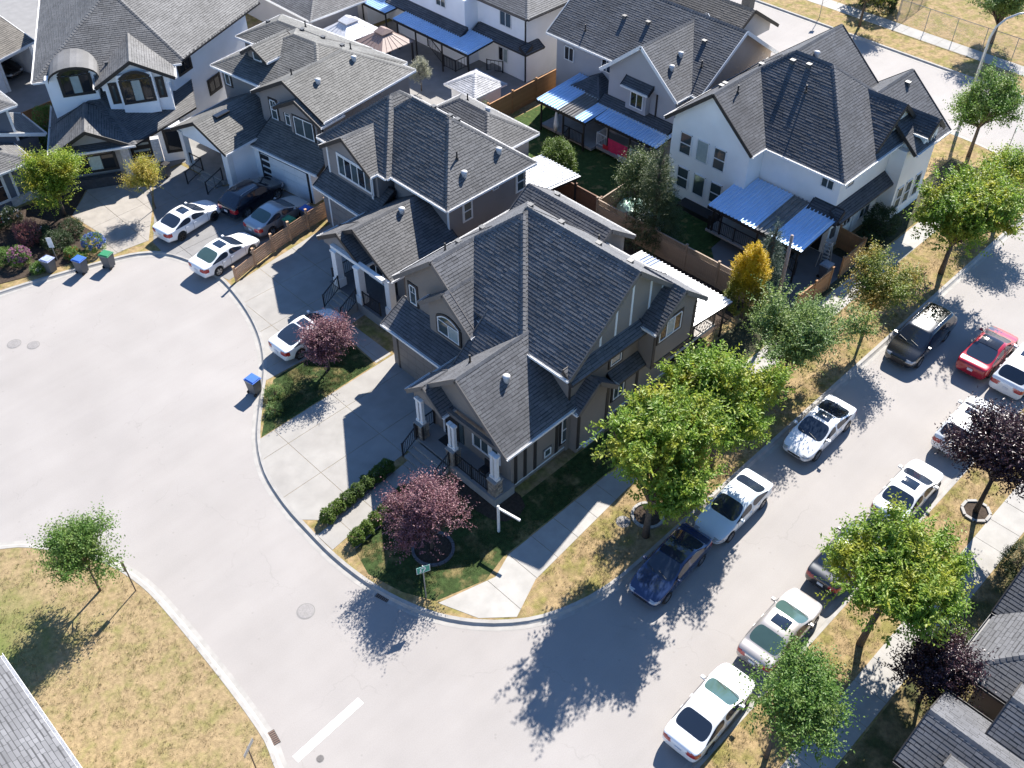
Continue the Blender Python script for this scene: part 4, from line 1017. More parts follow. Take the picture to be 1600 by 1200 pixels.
N6.board('electric_meter', (50.2, 22.55, 1.2), 270, 0.4, 0.7, 0.12, mVENT)
for v in ((53.4, 29.4, 'box'), (53.5, 28.3, 'box'), (55.5, 29.0, 'dome'), (51.5, 32.8, 'box'), (54.0, 31.9, 'box'), (50.8, 32.6, 'box'), (52.3, 27.5, 'pipe'), (57.2, 26.6, 'pipe'), (58.6, 24.0, 'box'), (49.6, 30.6, 'pipe')): N6.vent(*v)

# ================================================================ house 5: grey house with white trim
N5 = House('grey_house', 'pale grey house with white window frames and barge boards behind the back lawn', 'house', (56, 41), sh=SH_5, fascia=mWHT, gutter=mWHT, wall=ST_G, trim=mWHT)
N5.wrect(52.5, 60.5, 35.5, 48.6, 0, 5.1); N5.wrect(50.9, 52.49, 36.0, 42.0, 0, 5.1)
N5.roof(rect(51.9, 61.2, 34.9, 49.1), gy(0.68), 5.35, gwall=stucco('siding_tan', (0.40, 0.34, 0.30)), only=[0])
N5.roof(rect(50.35, 57.5, 35.6, 42.4), gx(0.82), 5.4, gwall=ST_G, only=[3], gin=0.42)
N5.roof(rect(57.0, 64.0, 37.0, 47.0), gy(0.62), 5.9, sh=shingle('shingle_brown_grey', (0.10, 0.093, 0.085)), fascia=mBLK, gwall=ST_G)
N5.roof(rect(50.2, 50.89, 35.9, 42.3), [None, None, None, 0.7], 2.85, gut=True, fascia=mBLK)
N5.roof(rect(50.7, 52.49, 42.6, 45.4), [0.6, None, 0.6, 0.6], 2.85, fascia=mBLK)
N5.roof(rect(50.2, 50.89, 37.9, 40.3), [None, None, None, 0.8], 5.05, fascia=mBLK)
N5.wrect(50.45, 50.89, 38.2, 40.0, 3.3, 5.0)
N5.window((50.45, 39.0, 3.6), 180, 1.15, 1.15, panes=2, glass=mGLD); N5.window((52.5, 47.3, 3.5), 180, 0.95, 1.1, panes=2, glass=mGLD); N5.window((52.5, 43.6, 3.9), 180, 0.95, 1.0, panes=2, glass=mGLD)
N5.window((57.0, 35.5, 3.6), 270, 1.0, 1.1, panes=2, glass=mGLD); N5.window((54.2, 35.5, 3.0), 270, 0.9, 1.0, panes=2, glass=mGLD)
N5.board('downpipe', (50.9, 37.6, 0.3), 180, 0.09, 4.8, 0.09, mBLK)
N5.box('deck', 48.2, 52.49, 41.0, 46.0, 0.3, 0.5, mCONCW); N5.box('deck', 48.6, 50.89, 35.9, 40.9, 0.4, 0.6, mCONCW)
metal_cover(N5, 47.75, 52.4, 41.3, 46.1, 2.95, 2.6, high='x1', material=mMETSKY, clear=((42.3, 43.9),), clearmat=mCLEAR, posts=((48.0, 41.6, 0.12), (48.0, 43.6, 0.12), (48.0, 45.8, 0.12)))
metal_cover(N5, 48.65, 50.6, 35.6, 41.2, 2.85, 2.6, high='x1', material=mMETSKY, posts=((48.8, 35.9, 0.12), (48.8, 38.0, 0.12), (48.8, 40.0, 0.12)))
N5.railing([(48.8, 36.0, 0.6), (48.8, 37.9, 0.6)], material=mWHT); N5.railing([(48.8, 40.0, 0.6), (48.8, 41.0, 0.6), (49.9, 41.0, 0.6)], material=mWHT)
N5.railing([(48.0, 41.7, 0.5), (48.0, 43.6, 0.5)]); N5.railing([(48.0, 43.0, 0.5), (47.1, 43.0, 0.12)])
for v in ((55.0, 37.2, 'box'), (54.6, 44.0, 'box'), (54.8, 42.0, 'box'), (53.0, 37.6, 'dome'), (51.6, 37.2, 'dome'), (53.6, 36.2, 'pipe'), (52.9, 46.2, 'pipe')): N5.vent(*v)

# ================================================================ house 4: white house with long sky-tinted cover
N4 = House('white_house', 'tall white house with black skirt roofs and a long sky-tinted patio cover behind paved yard', 'house', (57, 56), sh=SH_5, fascia=mBLK, gutter=mGUTD, wall=ST_W, trim=mBLK)
N4.wrect(52.4, 62, 51.7, 57.2, 0, 5.5); N4.wrect(51.0, 62, 57.2, 66, 0, 5.5)
N4.roof(rect(51.95, 62.5, 51.2, 66.5), [0.5, 0.5, 0.5, 0.5], 5.6)
for r_, sl in ((rect(51.55, 52.39, 51.1, 57.0), [None, None, None, 0.6]), (rect(50.2, 50.99, 56.9, 66.2), [None, None, None, 0.6]), (rect(51.6, 53.6, 50.95, 51.69), [0.6, None, None, None])): N4.roof(r_, sl, 2.95, fascia=mBLK, gut=False)
N4.window((52.4, 54.0, 4.0), 180, 1.3, 1.2, panes=2); N4.window((52.4, 54.3, 1.0), 180, 1.1, 1.2, panes=2, glass=[mGLD, mGLC]); N4.window((51.0, 60.0, 4.2), 180, 1.2, 1.1, panes=2)
N4.window((51.0, 61.5, 1.6), 180, 1.1, 0.6, panes=2, glass=mGLD); N4.window((51.0, 58.6, 1.2), 180, 1.1, 0.7, panes=2, glass=mGLD)
metal_cover(N4, 48.75, 51.5, 54.5, 63.6, 3.0, 2.75, high='x1', material=mMETSKY, posts=((48.95, 54.7, 0.12), (48.95, 57.8, 0.12), (48.95, 61.0, 0.12), (48.95, 63.3, 0.12)))
N4.railing([(50.6, 61.5, 0.5), (49.6, 58.4, 0.12), (49.6, 57.0, 0.12), (50.9, 57.0, 0.12)], step=0.3); N4.railing([(51.2, 55.0, 0.4), (52.2, 54.2, 0.12)], step=0.3)
N4.board('downpipe', (52.4, 51.8, 0.1), 180, 0.09, 5.3, 0.09, mBLK)
N4.box('step', 50.2, 52.39, 54.6, 55.6, 0.1, 0.45, mCONCW)

# ================================================================ houses cut by the frame
ST_B = stucco('siding_blue_grey', (0.12, 0.135, 0.165))
N7 = House('blue_grey_house', 'blue-grey clad house with white trim beside the flower bed', 'house', (13, 70), sh=SH_1, fascia=mWHT, gutter=mWHT, wall=ST_B, trim=mWHT)
N7.wrect(5, 17.3, 64.0, 69, 0, 3.0); N7.wrect(5, 18.3, 66.6, 80, 0, 5.55)
N7.roof(rect(3, 17.75, 63.5, 69.5), [0.45, 0.45, None, None], 3.0, gwall=None)
N7.roof(rect(3, 18.75, 66.1, 81), [0.5, 0.5, 0.5, None], 5.65)
N7.roof(rect(16.9, 20.0, 66.4, 70.2), [None, 0.4, None, None], 2.9); N7.wrect(18.31, 19.6, 66.9, 69.9, 0, 2.8)
N7.window((14.6, 64.0, 0.75), 270, 1.9, 1.75, panes=2, grid=True, trim=mWHT, glass=mGLD); N7.window((12.2, 64.0, 0.75), 270, 1.6, 1.75, panes=2, grid=True, trim=mWHT, glass=mGLD)
for xx, yy, z0, z1 in ((17.2, 64.0, 0, 3.0), (16.2, 64.0, 0.6, 3.0), (18.2, 66.6, 3, 5.5), (15.6, 66.6, 4.0, 5.5)): N7.board('corner_board', (xx, yy, z0), 270, 0.16, z1 - z0, 0.04, mWHT)
N7.box('stone_skirt', 15.6, 17.4, 63.9, 64.3, 0, 0.75, mat('stone_pale', (0.5, 0.47, 0.45)))
N8 = House('carport', 'grey shingled garage with open dark doorway at the end of the cul-de-sac', 'garage', (24.2, 79.6), 17.0, False, sh=shingle('shingle_brown', (0.135, 0.122, 0.105)), fascia=mWHT, gutter=mWHT, wall=ST_W)
N8.wrect(-8, -1.6, 0.5, 8, 0, 2.9); N8.wrect(1.35, 1.7, 0.5, 8, 0, 2.9); N8.wrect(-1.6, 1.35, 7.7, 8, 0, 2.9); N8.wrect(-1.6, 1.35, 0.5, 0.7, 2.45, 2.9, mWHT)
N8.board('door_post', (-1.6, 0.5, 0), 270, 0.2, 2.7, 0.1, mWHT); N8.board('door_post', (1.42, 0.5, 0), 270, 0.2, 2.7, 0.1, mWHT)
N8.roof(rect(-9, 1.75, 0, 9), gx(0.42), 3.0, gwall=ST_W)
N11 = House('rear_garage', 'low grey building with dark roof behind the two gazebos', 'garage', (47, 73), sh=SH_M, fascia=mBRN, wall=stucco('stucco_pale_grey', (0.33, 0.32, 0.33)))
N11.wrect(43.9, 48.6, 68.1, 80, 0, 2.9); N11.roof(rect(43.4, 49.2, 67.6, 80.5), [0.45, 0.45, 0.45, 0.45], 3.0)
N12 = House('annexe', 'white annexe with a short sky-tinted ribbed patio cover beside the rear garage', 'building', (53, 70), sh=SH_5, fascia=mBLK, wall=ST_W)
N12.wrect(52.2, 62, 67.2, 78, 0, 5); N12.wrect(49.9, 52.19, 68.6, 78, 0, 3.0, ST_W)
metal_cover(N12, 49.0, 52.15, 64.9, 68.4, 2.95, 2.75, high='x1', material=mMETSKY, posts=((49.2, 65.1, 0.12), (49.2, 68.2, 0.12)))
N10 = House('roof_corner_house', 'house at the dry lawn showing only its pale grey roof edge', 'house', (-6, 20), sh=shingle('shingle_pale', (0.15, 0.15, 0.155)), fascia=mBRN, gutter=mGUT, wall=ST_G)
N10.wrect(-12, -0.5, 10.5, 26.7, 0, 5.4); N10.roof(rect(-12.5, -0.02, 10, 27.3), [0.28, 0.28, None, 0.28], 5.5, gwall=ST_G)
N9 = House('townhouse_row', 'row of dark-roofed townhouses with small front porches across the street', 'house', (29, -4), sh=shingle('shingle_dark', (0.095, 0.097, 0.105)), fascia=mBRN, gutter=mGUTD, wall=stucco('stucco_beige', (0.33, 0.27, 0.22)))
N9.roof(rect(26.5, 34, -7, 2.3), [0.5, 0.5, 0.5, 0.5], 3.1); N9.wrect(27.0, 34, -8, 1.3, 0, 3.0)
N9.roof(rect(29.9, 37.5, -6, 2.42), gy(0.62), 3.16, gwall=ST_M)
N9.roof(rect(21.5, 25.35, -9, 2.0), [None, 0.6, None, 0.6], 3.0, gwall=ST_M); N9.wrect(21.9, 24.9, -9, 1.4, 0, 2.9)
N9.roof(rect(24.0, 27.6, -9, 0.1), gy(0.62), 3.35, gwall=ST_M); N9.wrect(24.92, 27.2, -9, -0.5, 0, 3.2)
N9.roof(rect(20.2, 23.4, -9, 0.6), gy(0.55), 3.3); N9.wrect(28.3, 33, -9, -1.2, 3.0, 6.4)
N9.box('porch', 25.36, 26.99, -0.4, 2.0, 0, 0.3, mCONCW)
N9.railing([(21.5, 2.15, 0.12), (20.3, 2.15, 0.12), (19.4, 2.15, 0.12)])

# ================================================================ fences
mCEDAR = mat('fence_cedar', (0.34, 0.175, 0.075), rough=0.8, var=0.25, scale=3, detail=8, island=0.12)
mTANF = mat('fence_tan', (0.30, 0.225, 0.165), rough=0.8, var=0.15, scale=3, detail=8, island=0.08)
mBROWNF = mat('fence_brown', (0.16, 0.085, 0.055), rough=0.8, var=0.2, scale=3, detail=8, island=0.1)
mSLAT = mat('fence_slat', (0.50, 0.30, 0.175), rough=0.75, var=0.2, scale=4, detail=8, island=0.1)
def board_fence(label, a, c, h, material, bw=0.15, lattice=False, bay=2.4, group=None):
    """upright boards, posts and a cap rail; every board its own piece"""
    a, c = Vector((*a, 0)), Vector((*c, 0)); D = c - a; L = D.length; ang = math.atan2(D.y, D.x)
    root = thing('fence', label, 'fence', (a.x, a.y, 0.1), ang, group)
    hb = h - (0.38 if lattice else 0.05)
    n = max(1, int(L / bw)); w = L / n
    meshes = []
    for k in range(5):
        m = MB(); m.box(0, w - 0.008, -0.011, 0.011, 0, hb + rnd.uniform(-0.006, 0.006)); o = m.build('board', material, root); meshes.append(o.data); bpy.data.objects.remove(o)
    for i in range(n):
        o = bpy.data.objects.new('board', rnd.choice(meshes)); COL.objects.link(o); o.parent = root; o.location = (i * w, rnd.uniform(-0.004, 0.004), 0)
    m = MB(); m.box(0, L, -0.045, 0.045, h - 0.045, h); m.box(0, L, -0.035, -0.013, 0.25, 0.34); m.box(0, L, -0.035, -0.013, hb - 0.2, hb - 0.11); m.build('rail', material, root)
    if lattice:
        m = MB()
        k = 0.0
        while k < L: m.beam((k, 0, hb + 0.0), (min(k + 0.33, L), 0, h - 0.05), 0.015, 0.03); m.beam((min(k + 0.33, L), 0.01, hb), (k, 0.01, h - 0.05), 0.015, 0.03); k += 0.11
        m.build('lattice', material, root)
    nb = max(1, round(L / bay))
    for i in range(nb + 1):
        m = MB(); x = L * i / nb; m.box(x - 0.055, x + 0.055, -0.055, 0.055, 0, h + 0.10); m.box(x - 0.075, x + 0.075, -0.075, 0.075, h + 0.102, h + 0.15); m.build('post', material, root)
    return root
board_fence('long tan board fence with lattice top behind the corner house', (42.1, 35.0), (42.2, 22.9), 1.85, mTANF, lattice=True)
board_fence('brown board fence behind the pale metal cover of the porch-column house', (42.6, 48.4), (42.6, 35.1), 1.6, mBROWNF)
board_fence('short tan fence enclosing the covered heap under the spruce', (42.3, 35.0), (48.0, 35.25), 1.7, mTANF)
board_fence('red-brown board fence between the white and grey houses', (43.0, 48.9), (53.6, 49.3), 1.75, mCEDAR)
board_fence('bright cedar fence beside the pavement at the cream house', (43.3, 20.4), (46.9, 20.4), 1.55, mCEDAR)
board_fence('cedar gate fence standing open by the wheelie bin of the cream house', (48.3, 20.5), (50.9, 20.6), 1.5, mCEDAR)
board_fence('dark cedar return fence behind the step ladder', (50.9, 20.7), (51.0, 22.4), 1.5, mCEDAR)
board_fence('cedar fence glimpsed between the blue-grey and arched-window houses', (20.3, 72.6), (23.6, 72.8), 1.6, mCEDAR)
# horizontal slat fence stepping down between the driveways
pts = [(21.75, 46.45), (23.5, 46.95), (25.1, 47.3), (26.6, 47.55), (28.2, 47.8), (29.9, 48.0)]; hs = [0.95, 1.15, 1.25, 1.3, 1.35]
root = thing('slat_fence', 'stepped timber slat fence between two driveways', 'fence', (21.75, 46.45, 0.12))
for i in range(5):
    a, c = Vector((pts[i][0] - 21.75, pts[i][1] - 46.45, 0)), Vector((pts[i + 1][0] - 21.75, pts[i + 1][1] - 46.45, 0))
    for k in range(7):
        z = 0.08 + k * (hs[i] - 0.12) / 7; m = MB(); m.beam(a + Vector((0, 0, z + 0.06)), c + Vector((0, 0, z + 0.06)), 0.022, (hs[i] - 0.12) / 7 - 0.03); m.build('slat', mSLAT, root)
for i in range(6):
    m = MB(); x, y = pts[i][0] - 21.75, pts[i][1] - 46.45; h_ = hs[min(i, 4)] + 0.16; m.box(x - 0.06, x + 0.06, y - 0.06, y + 0.06, -0.1, h_); m.box(x - 0.075, x + 0.075, y - 0.075, y + 0.075, h_ + 0.002, h_ + 0.05); m.build('post', mSLAT, root)

# ================================================================ trees
mBARK = mat('bark', (0.10, 0.075, 0.055), rough=0.95, var=0.3, scale=9, bump=0.6, bscale=25)
mBARKD = mat('bark_dark', (0.05, 0.038, 0.034), rough=0.95, var=0.3, scale=9, bump=0.6, bscale=25)
nrg = np.random.default_rng(5)
def unit(v): return v / np.maximum(np.linalg.norm(v, axis=-1, keepdims=True), 1e-9)
def leaf_mesh(name, base, axis, up, size, width=0.5, fold=0.25):
    """one folded leaf blade per row: 4 vertices, 2 triangles"""
    n = len(base); axis = unit(axis); side = unit(np.cross(axis, up)); nor = np.cross(side, axis)
    s_ = size[:, None]
    v = np.empty((n, 4, 3)); mid = base + axis * s_ * 0.45
    v[:, 0] = base; v[:, 2] = base + axis * s_ - nor * s_ * 0.12
    v[:, 1] = mid + side * s_ * width * 0.5 + nor * s_ * width * fold; v[:, 3] = mid - side * s_ * width * 0.5 + nor * s_ * width * fold
    f = (np.arange(n)[:, None] * 4 + np.array([0, 1, 2, 0, 2, 3])[None, :]).ravel()
    me = bpy.data.meshes.new(name)
    me.vertices.add(n * 4); me.loops.add(n * 6); me.polygons.add(n * 2)
    me.vertices.foreach_set('co', v.reshape(-1)); me.loops.foreach_set('vertex_index', f.astype(np.int32))
    me.polygons.foreach_set('loop_start', np.arange(0, n * 6, 3, dtype=np.int32)); me.polygons.foreach_set('loop_total', np.full(n * 2, 3, dtype=np.int32))
    me.update(calc_edges=True)
    return me
def shoots(lobes, nshoot, per, leaf, slen=(0.35, 0.8), upb=0.45, inner=0.45, zmin=-0.55, droop=0.0, nb=0, fork=None):
    lob = np.array(lobes, float); area = (lob[:, 3] * lob[:, 4] + lob[:, 3] * lob[:, 5] + lob[:, 4] * lob[:, 5]); pr = area / area.sum()
    idx = nrg.choice(len(lob), nshoot, p=pr); L = lob[idx]
    d = unit(nrg.normal(size=(nshoot, 3))); d[:, 2] = np.where(d[:, 2] < zmin, -d[:, 2], d[:, 2])
    rr = inner + (1 - inner) * nrg.random(nshoot) ** 0.6
    # uneven outline: radius modulated by direction
    ph = nrg.random((len(lob), 6)) * 6.28
    mod = 1 + 0.12 * np.sin(3 * d[:, 0] * 2 + ph[idx, 0]) + 0.12 * np.sin(4 * d[:, 1] * 2 + ph[idx, 1]) + 0.10 * np.sin(5 * d[:, 2] + ph[idx, 2])
    p0 = L[:, :3] + d * L[:, 3:6] * (rr * mod)[:, None]
    sd = unit(d * 0.8 + np.array([0, 0, upb]) + nrg.normal(size=(nshoot, 3)) * 0.35 - np.array([0, 0, droop]))
    br = None
    if nb:
        # leafy branches: most shoots sit along limbs that run from the fork to the crown's edge
        bi = nrg.choice(len(lob), nb, p=pr); bd = unit(nrg.normal(size=(nb, 3))); bd[:, 2] = np.abs(bd[:, 2]) * 0.9 - 0.22; bd = unit(bd)
        tip = lob[bi, :3] + bd * lob[bi, 3:6] * nrg.uniform(0.85, 1.15, (nb, 1)); st = lob[bi, :3] * 0.55 + np.array(fork) * 0.45
        nbs = int(nshoot * 0.8); pick = nrg.integers(0, nb, nbs); t_ = nrg.uniform(0.28, 1.02, nbs)[:, None]
        ax_ = unit(tip - st)[pick]; rad = nrg.normal(size=(nbs, 3)) * (0.30 * (1.25 - t_))
        p0[:nbs] = st[pick] + (tip - st)[pick] * t_ + np.array([0, 0, 0.25]) * np.sin(t_ * 3.1) + rad
        sd[:nbs] = unit(ax_ * 0.75 + rad * 1.2 + np.array([0, 0, upb * 0.7]) + nrg.normal(size=(nbs, 3)) * 0.38)
        br = (st, tip)
    ln = nrg.uniform(slen[0], slen[1], nshoot)
    t = np.linspace(0.0, 1.0, per)
    base = (p0[:, None, :] + sd[:, None, :] * (ln[:, None] * t[None, :])[:, :, None])
    side = unit(np.cross(sd, nrg.normal(size=(nshoot, 3))))
    sgn = np.where(np.arange(per) % 2 == 0, 1.0, -1.0)
    ax = sd[:, None, :] * 0.55 + side[:, None, :] * sgn[None, :, None] * 0.8 + nrg.normal(size=(nshoot, per, 3)) * 0.25
    ax[:, :, 2] -= 0.10
    up = np.broadcast_to(np.array([0, 0, 1.0]), ax.shape) + nrg.normal(size=ax.shape) * 0.45
    sz = leaf * nrg.uniform(0.7, 1.25, (nshoot, per)) * (1 - 0.25 * t)[None, :]
    return base.reshape(-1, 3), ax.reshape(-1, 3), up.reshape(-1, 3), sz.reshape(-1), p0, br
def tree(name, label, loc, lobes, lm, bark=None, nshoot=1500, per=8, leaf=0.15, tr=0.11, fork=None, cat='tree', group=None, slen=(0.4, 1.05), upb=0.45, inner=0.45, width=0.5, crown='crown', limbs=True, lean=(0, 0), zmin=-0.55, droop=0.0, trunk='trunk', extra=None, nb=None):
    if nb is None: nb = 46 if name in ('street_tree', 'young_tree', 'maple_tree', 'plum_tree') else 0
    bark = bark or mBARK
    root = thing(name, label, cat, loc, 0, group)
    fkz = fork if fork is not None else max(0.35, min(l[2] - l[5] for l in lobes) + 0.25)
    b_, a_, u_, s_, p0, br = shoots(lobes, nshoot, per, leaf, slen, upb, inner, zmin, droop, nb, (lean[0], lean[1], fkz))
    me = leaf_mesh(crown, b_, a_, u_, s_, width); me.materials.append(lm)
    o = bpy.data.objects.new(crown, me); COL.objects.link(o); o.parent = root
    if extra:
        me2 = leaf_mesh(extra[0], *extra[2]); me2.materials.append(extra[1]); o2 = bpy.data.objects.new(extra[0], me2); COL.objects.link(o2); o2.parent = root
    if limbs:
        m = MB(); zc = min(l[2] - l[5] for l in lobes); cz = sum(l[2] for l in lobes) / len(lobes)
        fk = fork if fork is not None else max(0.35, zc + 0.25)
        tp = [Vector((0, 0, -0.05)), Vector((lean[0] * 0.3, lean[1] * 0.3, fk * 0.5)), Vector((lean[0], lean[1], fk))]
        m.tube(tp, [tr * 1.35, tr, tr * 0.9], n=9)
        top = max(l[2] for l in lobes)
        for l in lobes:
            c = Vector(l[:3]); md = tp[2].lerp(c, 0.5) + Vector((rnd.uniform(-.15, .15), rnd.uniform(-.15, .15), 0.15))
            m.tube([tp[2] - Vector((0, 0, 0.08)), md, c, c + Vector((rnd.uniform(-.1, .1), rnd.uniform(-.1, .1), l[5] * 0.6))], [tr * 0.6, tr * 0.42, tr * 0.28, tr * 0.08], n=6)
        if br is not None:
            for a0, a1 in zip(*br): A_, T_ = Vector(a0), Vector(a1); m.tube([A_.lerp(tp[2], 0.55), A_.lerp(T_, 0.3), A_.lerp(T_, 0.7) + Vector((0, 0, 0.2)), T_], [tr * 0.34, tr * 0.26, tr * 0.15, tr * 0.05], n=5, cap=False)
        k = min(70, nshoot // 14) if br is None else 0
        for q in (nrg.choice(len(p0), k, replace=False) if k else ()):
            e = Vector(p0[q]); l = min(lobes, key=lambda l: (Vector(l[:3]) - e).length); c = Vector(l[:3])
            if e.z < fk * 0.7: continue
            m.tube([c.lerp(tp[2], 0.3), c.lerp(e, 0.55) - Vector((0, 0, 0.05)), e], [tr * 0.26, tr * 0.16, tr * 0.05], n=5, cap=False)
        m.build(trunk, bark, root, smooth=True)
    return root
LF = leafmat('leaf_green_yellow', (0.125, 0.235, 0.025), (0.25, 0.365, 0.055), (0.40, 0.40, 0.05), trans=0.45)
LFG = leafmat('leaf_green', (0.075, 0.165, 0.025), (0.18, 0.30, 0.065), (0.22, 0.29, 0.07))
LFS = leafmat('leaf_silver_green', (0.10, 0.175, 0.045), (0.22, 0.32, 0.11), (0.24, 0.31, 0.07))
LFO = leafmat('leaf_turning', (0.14, 0.20, 0.035), (0.25, 0.29, 0.06), (0.42, 0.27, 0.06))
LFP = leafmat('leaf_plum', (0.085, 0.030, 0.042), (0.37, 0.20, 0.22), (0.18, 0.075, 0.09), trans=0.3)
LFD = leafmat('leaf_plum_dark', (0.030, 0.014, 0.018), (0.075, 0.040, 0.045), (0.05, 0.02, 0.03), trans=0.2, rough=0.3)
LFY = leafmat('leaf_golden', (0.075, 0.125, 0.018), (0.15, 0.19, 0.02), (0.60, 0.42, 0.012), zmix=(2.0, 4.2), trans=0.3)
LFN = leafmat('needle_green', (0.035, 0.062, 0.020), (0.075, 0.105, 0.036), (0.10, 0.125, 0.05), trans=0.2)
LFB = leafmat('needle_blue', (0.045, 0.085, 0.060), (0.085, 0.135, 0.10), None, trans=0.2)
LFH = leafmat('hedge_leaf', (0.075, 0.135, 0.018), (0.15, 0.22, 0.03), None, trans=0.3)
LFHM = leafmat('hedge_leaf_deep', (0.05, 0.10, 0.015), (0.11, 0.17, 0.025), None, trans=0.3)
LFHD = leafmat('shrub_leaf', (0.025, 0.050, 0.018), (0.06, 0.095, 0.03), None, trans=0.3)
G1 = 'street trees along the side street'
def lobeset(R_, h0, h1, n, seed, flat=0.8, dx=0.0):
    r = random.Random(seed); out = [(dx, 0, (h0 + h1) / 2, R_ * 0.52, R_ * 0.52, (h1 - h0) * 0.40)]
    for k in range(n):
        a = 2 * math.pi * (k + r.uniform(-.3, .3)) / n; d = R_ * r.uniform(0.42, 0.78); z = h0 + (h1 - h0) * r.uniform(0.22, 0.80); q = R_ * r.uniform(0.26, 0.48)
        out.append((dx + math.cos(a) * d, math.sin(a) * d, z, q, q, q * flat))
    return out
tree('street_tree', 'large yellow-green street tree above the two front parked cars by the corner house', (24.7, 16.2, 0.11), lobeset(2.95, 3.3, 8.1, 10, 1, dx=0.45), LF, nshoot=2600, per=11, leaf=0.235, tr=0.15, fork=2.5, group=G1)
tree('street_tree', 'large yellow-green street tree merging behind the one over the blue saloon', (30.4, 16.7, 0.11), lobeset(2.65, 2.4, 7.3, 9, 2), LF, nshoot=2200, per=11, leaf=0.235, tr=0.14, fork=1.8, group=G1)
tree('street_tree', 'dense silvery green street tree in front of the cream house patio', (38.3, 17.7, 0.11), lobeset(3.0, 1.2, 5.4, 8, 3), LFS, nshoot=3000, per=8, leaf=0.18, tr=0.12, group=G1)
tree('street_tree', 'small bronze-tipped street tree beside the black minivan', (44.6, 16.6, 0.11), lobeset(1.75, 2.0, 5.2, 6, 4), LFO, nshoot=1500, per=7, leaf=0.17, tr=0.08, fork=2.0, group=G1)
tree('street_tree', 'broad bright green street tree beside the cream house', (53.2, 16.3, 0.11), lobeset(2.85, 2.4, 6.4, 10, 5), LF, nshoot=2300, per=10, leaf=0.24, tr=0.14, fork=2.2, group=G1)
tree('street_tree', 'broad green street tree at the far end of the side street verge', (60.6, 16.4, 0.11), lobeset(1.9, 2.2, 5.2, 6, 6), LF, nshoot=1100, per=8, leaf=0.21, tr=0.13, group=G1)
tree('street_tree', 'round green tree at the street junction beneath the lamp', (67.0, 21.6, 0.11), lobeset(2.5, 1.6, 6.8, 7, 7), LFG, nshoot=2200, per=8, leaf=0.20, tr=0.12, group=G1)
tree('street_tree', 'broad yellow-green tree over the dark parked car across the street', (26.8, 5.9, 0.11), lobeset(2.75, 3.1, 6.6, 10, 8, dx=0.55), LF, nshoot=2300, per=11, leaf=0.21, tr=0.13, fork=2.9, lean=(0.6, -0.1), group=G1)
tree('street_tree', 'green leafy tree beside the white saloon across the street', (19.7, 5.8, 0.11), lobeset(1.95, 2.1, 5.2, 8, 9, dx=0.9), LFG, nshoot=2000, per=8, leaf=0.16, tr=0.09, fork=1.9, group=G1)
tree('plum_tree', 'dark purple tree in a stone ring across the street', (37.2, 5.85, 0.11), lobeset(2.35, 2.3, 6.6, 7, 10), LFD, mBARKD, nshoot=2500, per=8, leaf=0.17, tr=0.11, fork=2.4)
tree('young_tree', 'young green tree on the dry corner lawn', (4.7, 31.7, 0.11), lobeset(1.55, 1.5, 4.6, 7, 11), LFG, nshoot=1500, per=8, leaf=0.14, tr=0.05, fork=1.6)
tree('plum_tree', 'pink-purple plum tree in a round bed on the corner lawn', (17.0, 22.8, 0.12), lobeset(1.7, 0.9, 4.7, 7, 12), LFP, mBARKD, nshoot=1900, per=9, leaf=0.13, tr=0.10, fork=0.9, upb=0.8)
tree('plum_tree', 'loose pink plum tree half hiding the white car on the porch-column driveway', (21.0, 36.1, 0.12), lobeset(1.2, 0.9, 3.3, 6, 13), LFP, mBARKD, nshoot=1100, per=9, leaf=0.14, tr=0.07, fork=1.0, upb=0.5)
tree('maple_tree', 'bright green round tree in the flower bed', (17.6, 60.6, 0.14), lobeset(1.85, 0.9, 4.3, 8, 14), leafmat('leaf_bright', (0.17, 0.27, 0.025), (0.29, 0.38, 0.045), (0.40, 0.36, 0.04)), nshoot=2200, per=8, leaf=0.17, tr=0.09)
tree('young_tree', 'small golden-orange tree beside the tan driveway', (22.3, 57.0, 0.12), lobeset(0.95, 1.3, 3.2, 5, 15), leafmat('leaf_gold', (0.42, 0.38, 0.05), (0.62, 0.46, 0.12), (0.30, 0.36, 0.04)), nshoot=700, per=9, leaf=0.13, tr=0.03, upb=0.9)
tree('golden_cedar', 'golden-tipped columnar cedar by the tan fence', (41.0, 22.5, 0.11), [(0, 0, 1.7, 1.15, 1.15, 1.5), (0, 0, 3.0, 0.95, 0.95, 1.5), (0, 0, 4.0, 0.6, 0.6, 1.1)], LFY, nshoot=2600, per=9, leaf=0.12, slen=(0.2, 0.4), upb=1.3, inner=0.7, width=0.4, tr=0.1)
def conifer(label, loc, h, r0, lm, n=1900, leaf=0.14):
    lobes = []
    K = 9
    for k in range(K):
        t = k / (K - 1); rr = r0 * (1 - t) ** 0.8 + 0.12; lobes.append((rnd.uniform(-.12, .12), rnd.uniform(-.12, .12), 0.9 + (h - 1.2) * t, rr, rr, 0.32))
    return tree('conifer', label, loc, lobes, lm, mBARK, nshoot=n, per=10, leaf=leaf, slen=(0.25, 0.5), upb=0.1, inner=0.35, width=0.28, tr=0.11, fork=h * 0.85, limbs=True, droop=0.2)
conifer('tall loose spruce beside the tan fence', (42.9, 30.9, 0.11), 7.4, 1.75, LFN, 2800)
tree('conifer', 'lower bushy evergreen leaning on the tall spruce', (43.8, 33.2, 0.11), [(0, 0, 2.6, 1.1, 1.1, 1.2), (0.2, 0.2, 3.8, 0.8, 0.8, 1.0)], leafmat('leaf_conifer_light', (0.07, 0.11, 0.03), (0.13, 0.17, 0.05), None, trans=0.25), nshoot=1100, per=8, leaf=0.14, tr=0.08, fork=1.5)
conifer('narrow blue-green spruce behind the golden cedar', (43.6, 22.9, 0.11), 5.2, 1.0, LFB, 1300, 0.12)
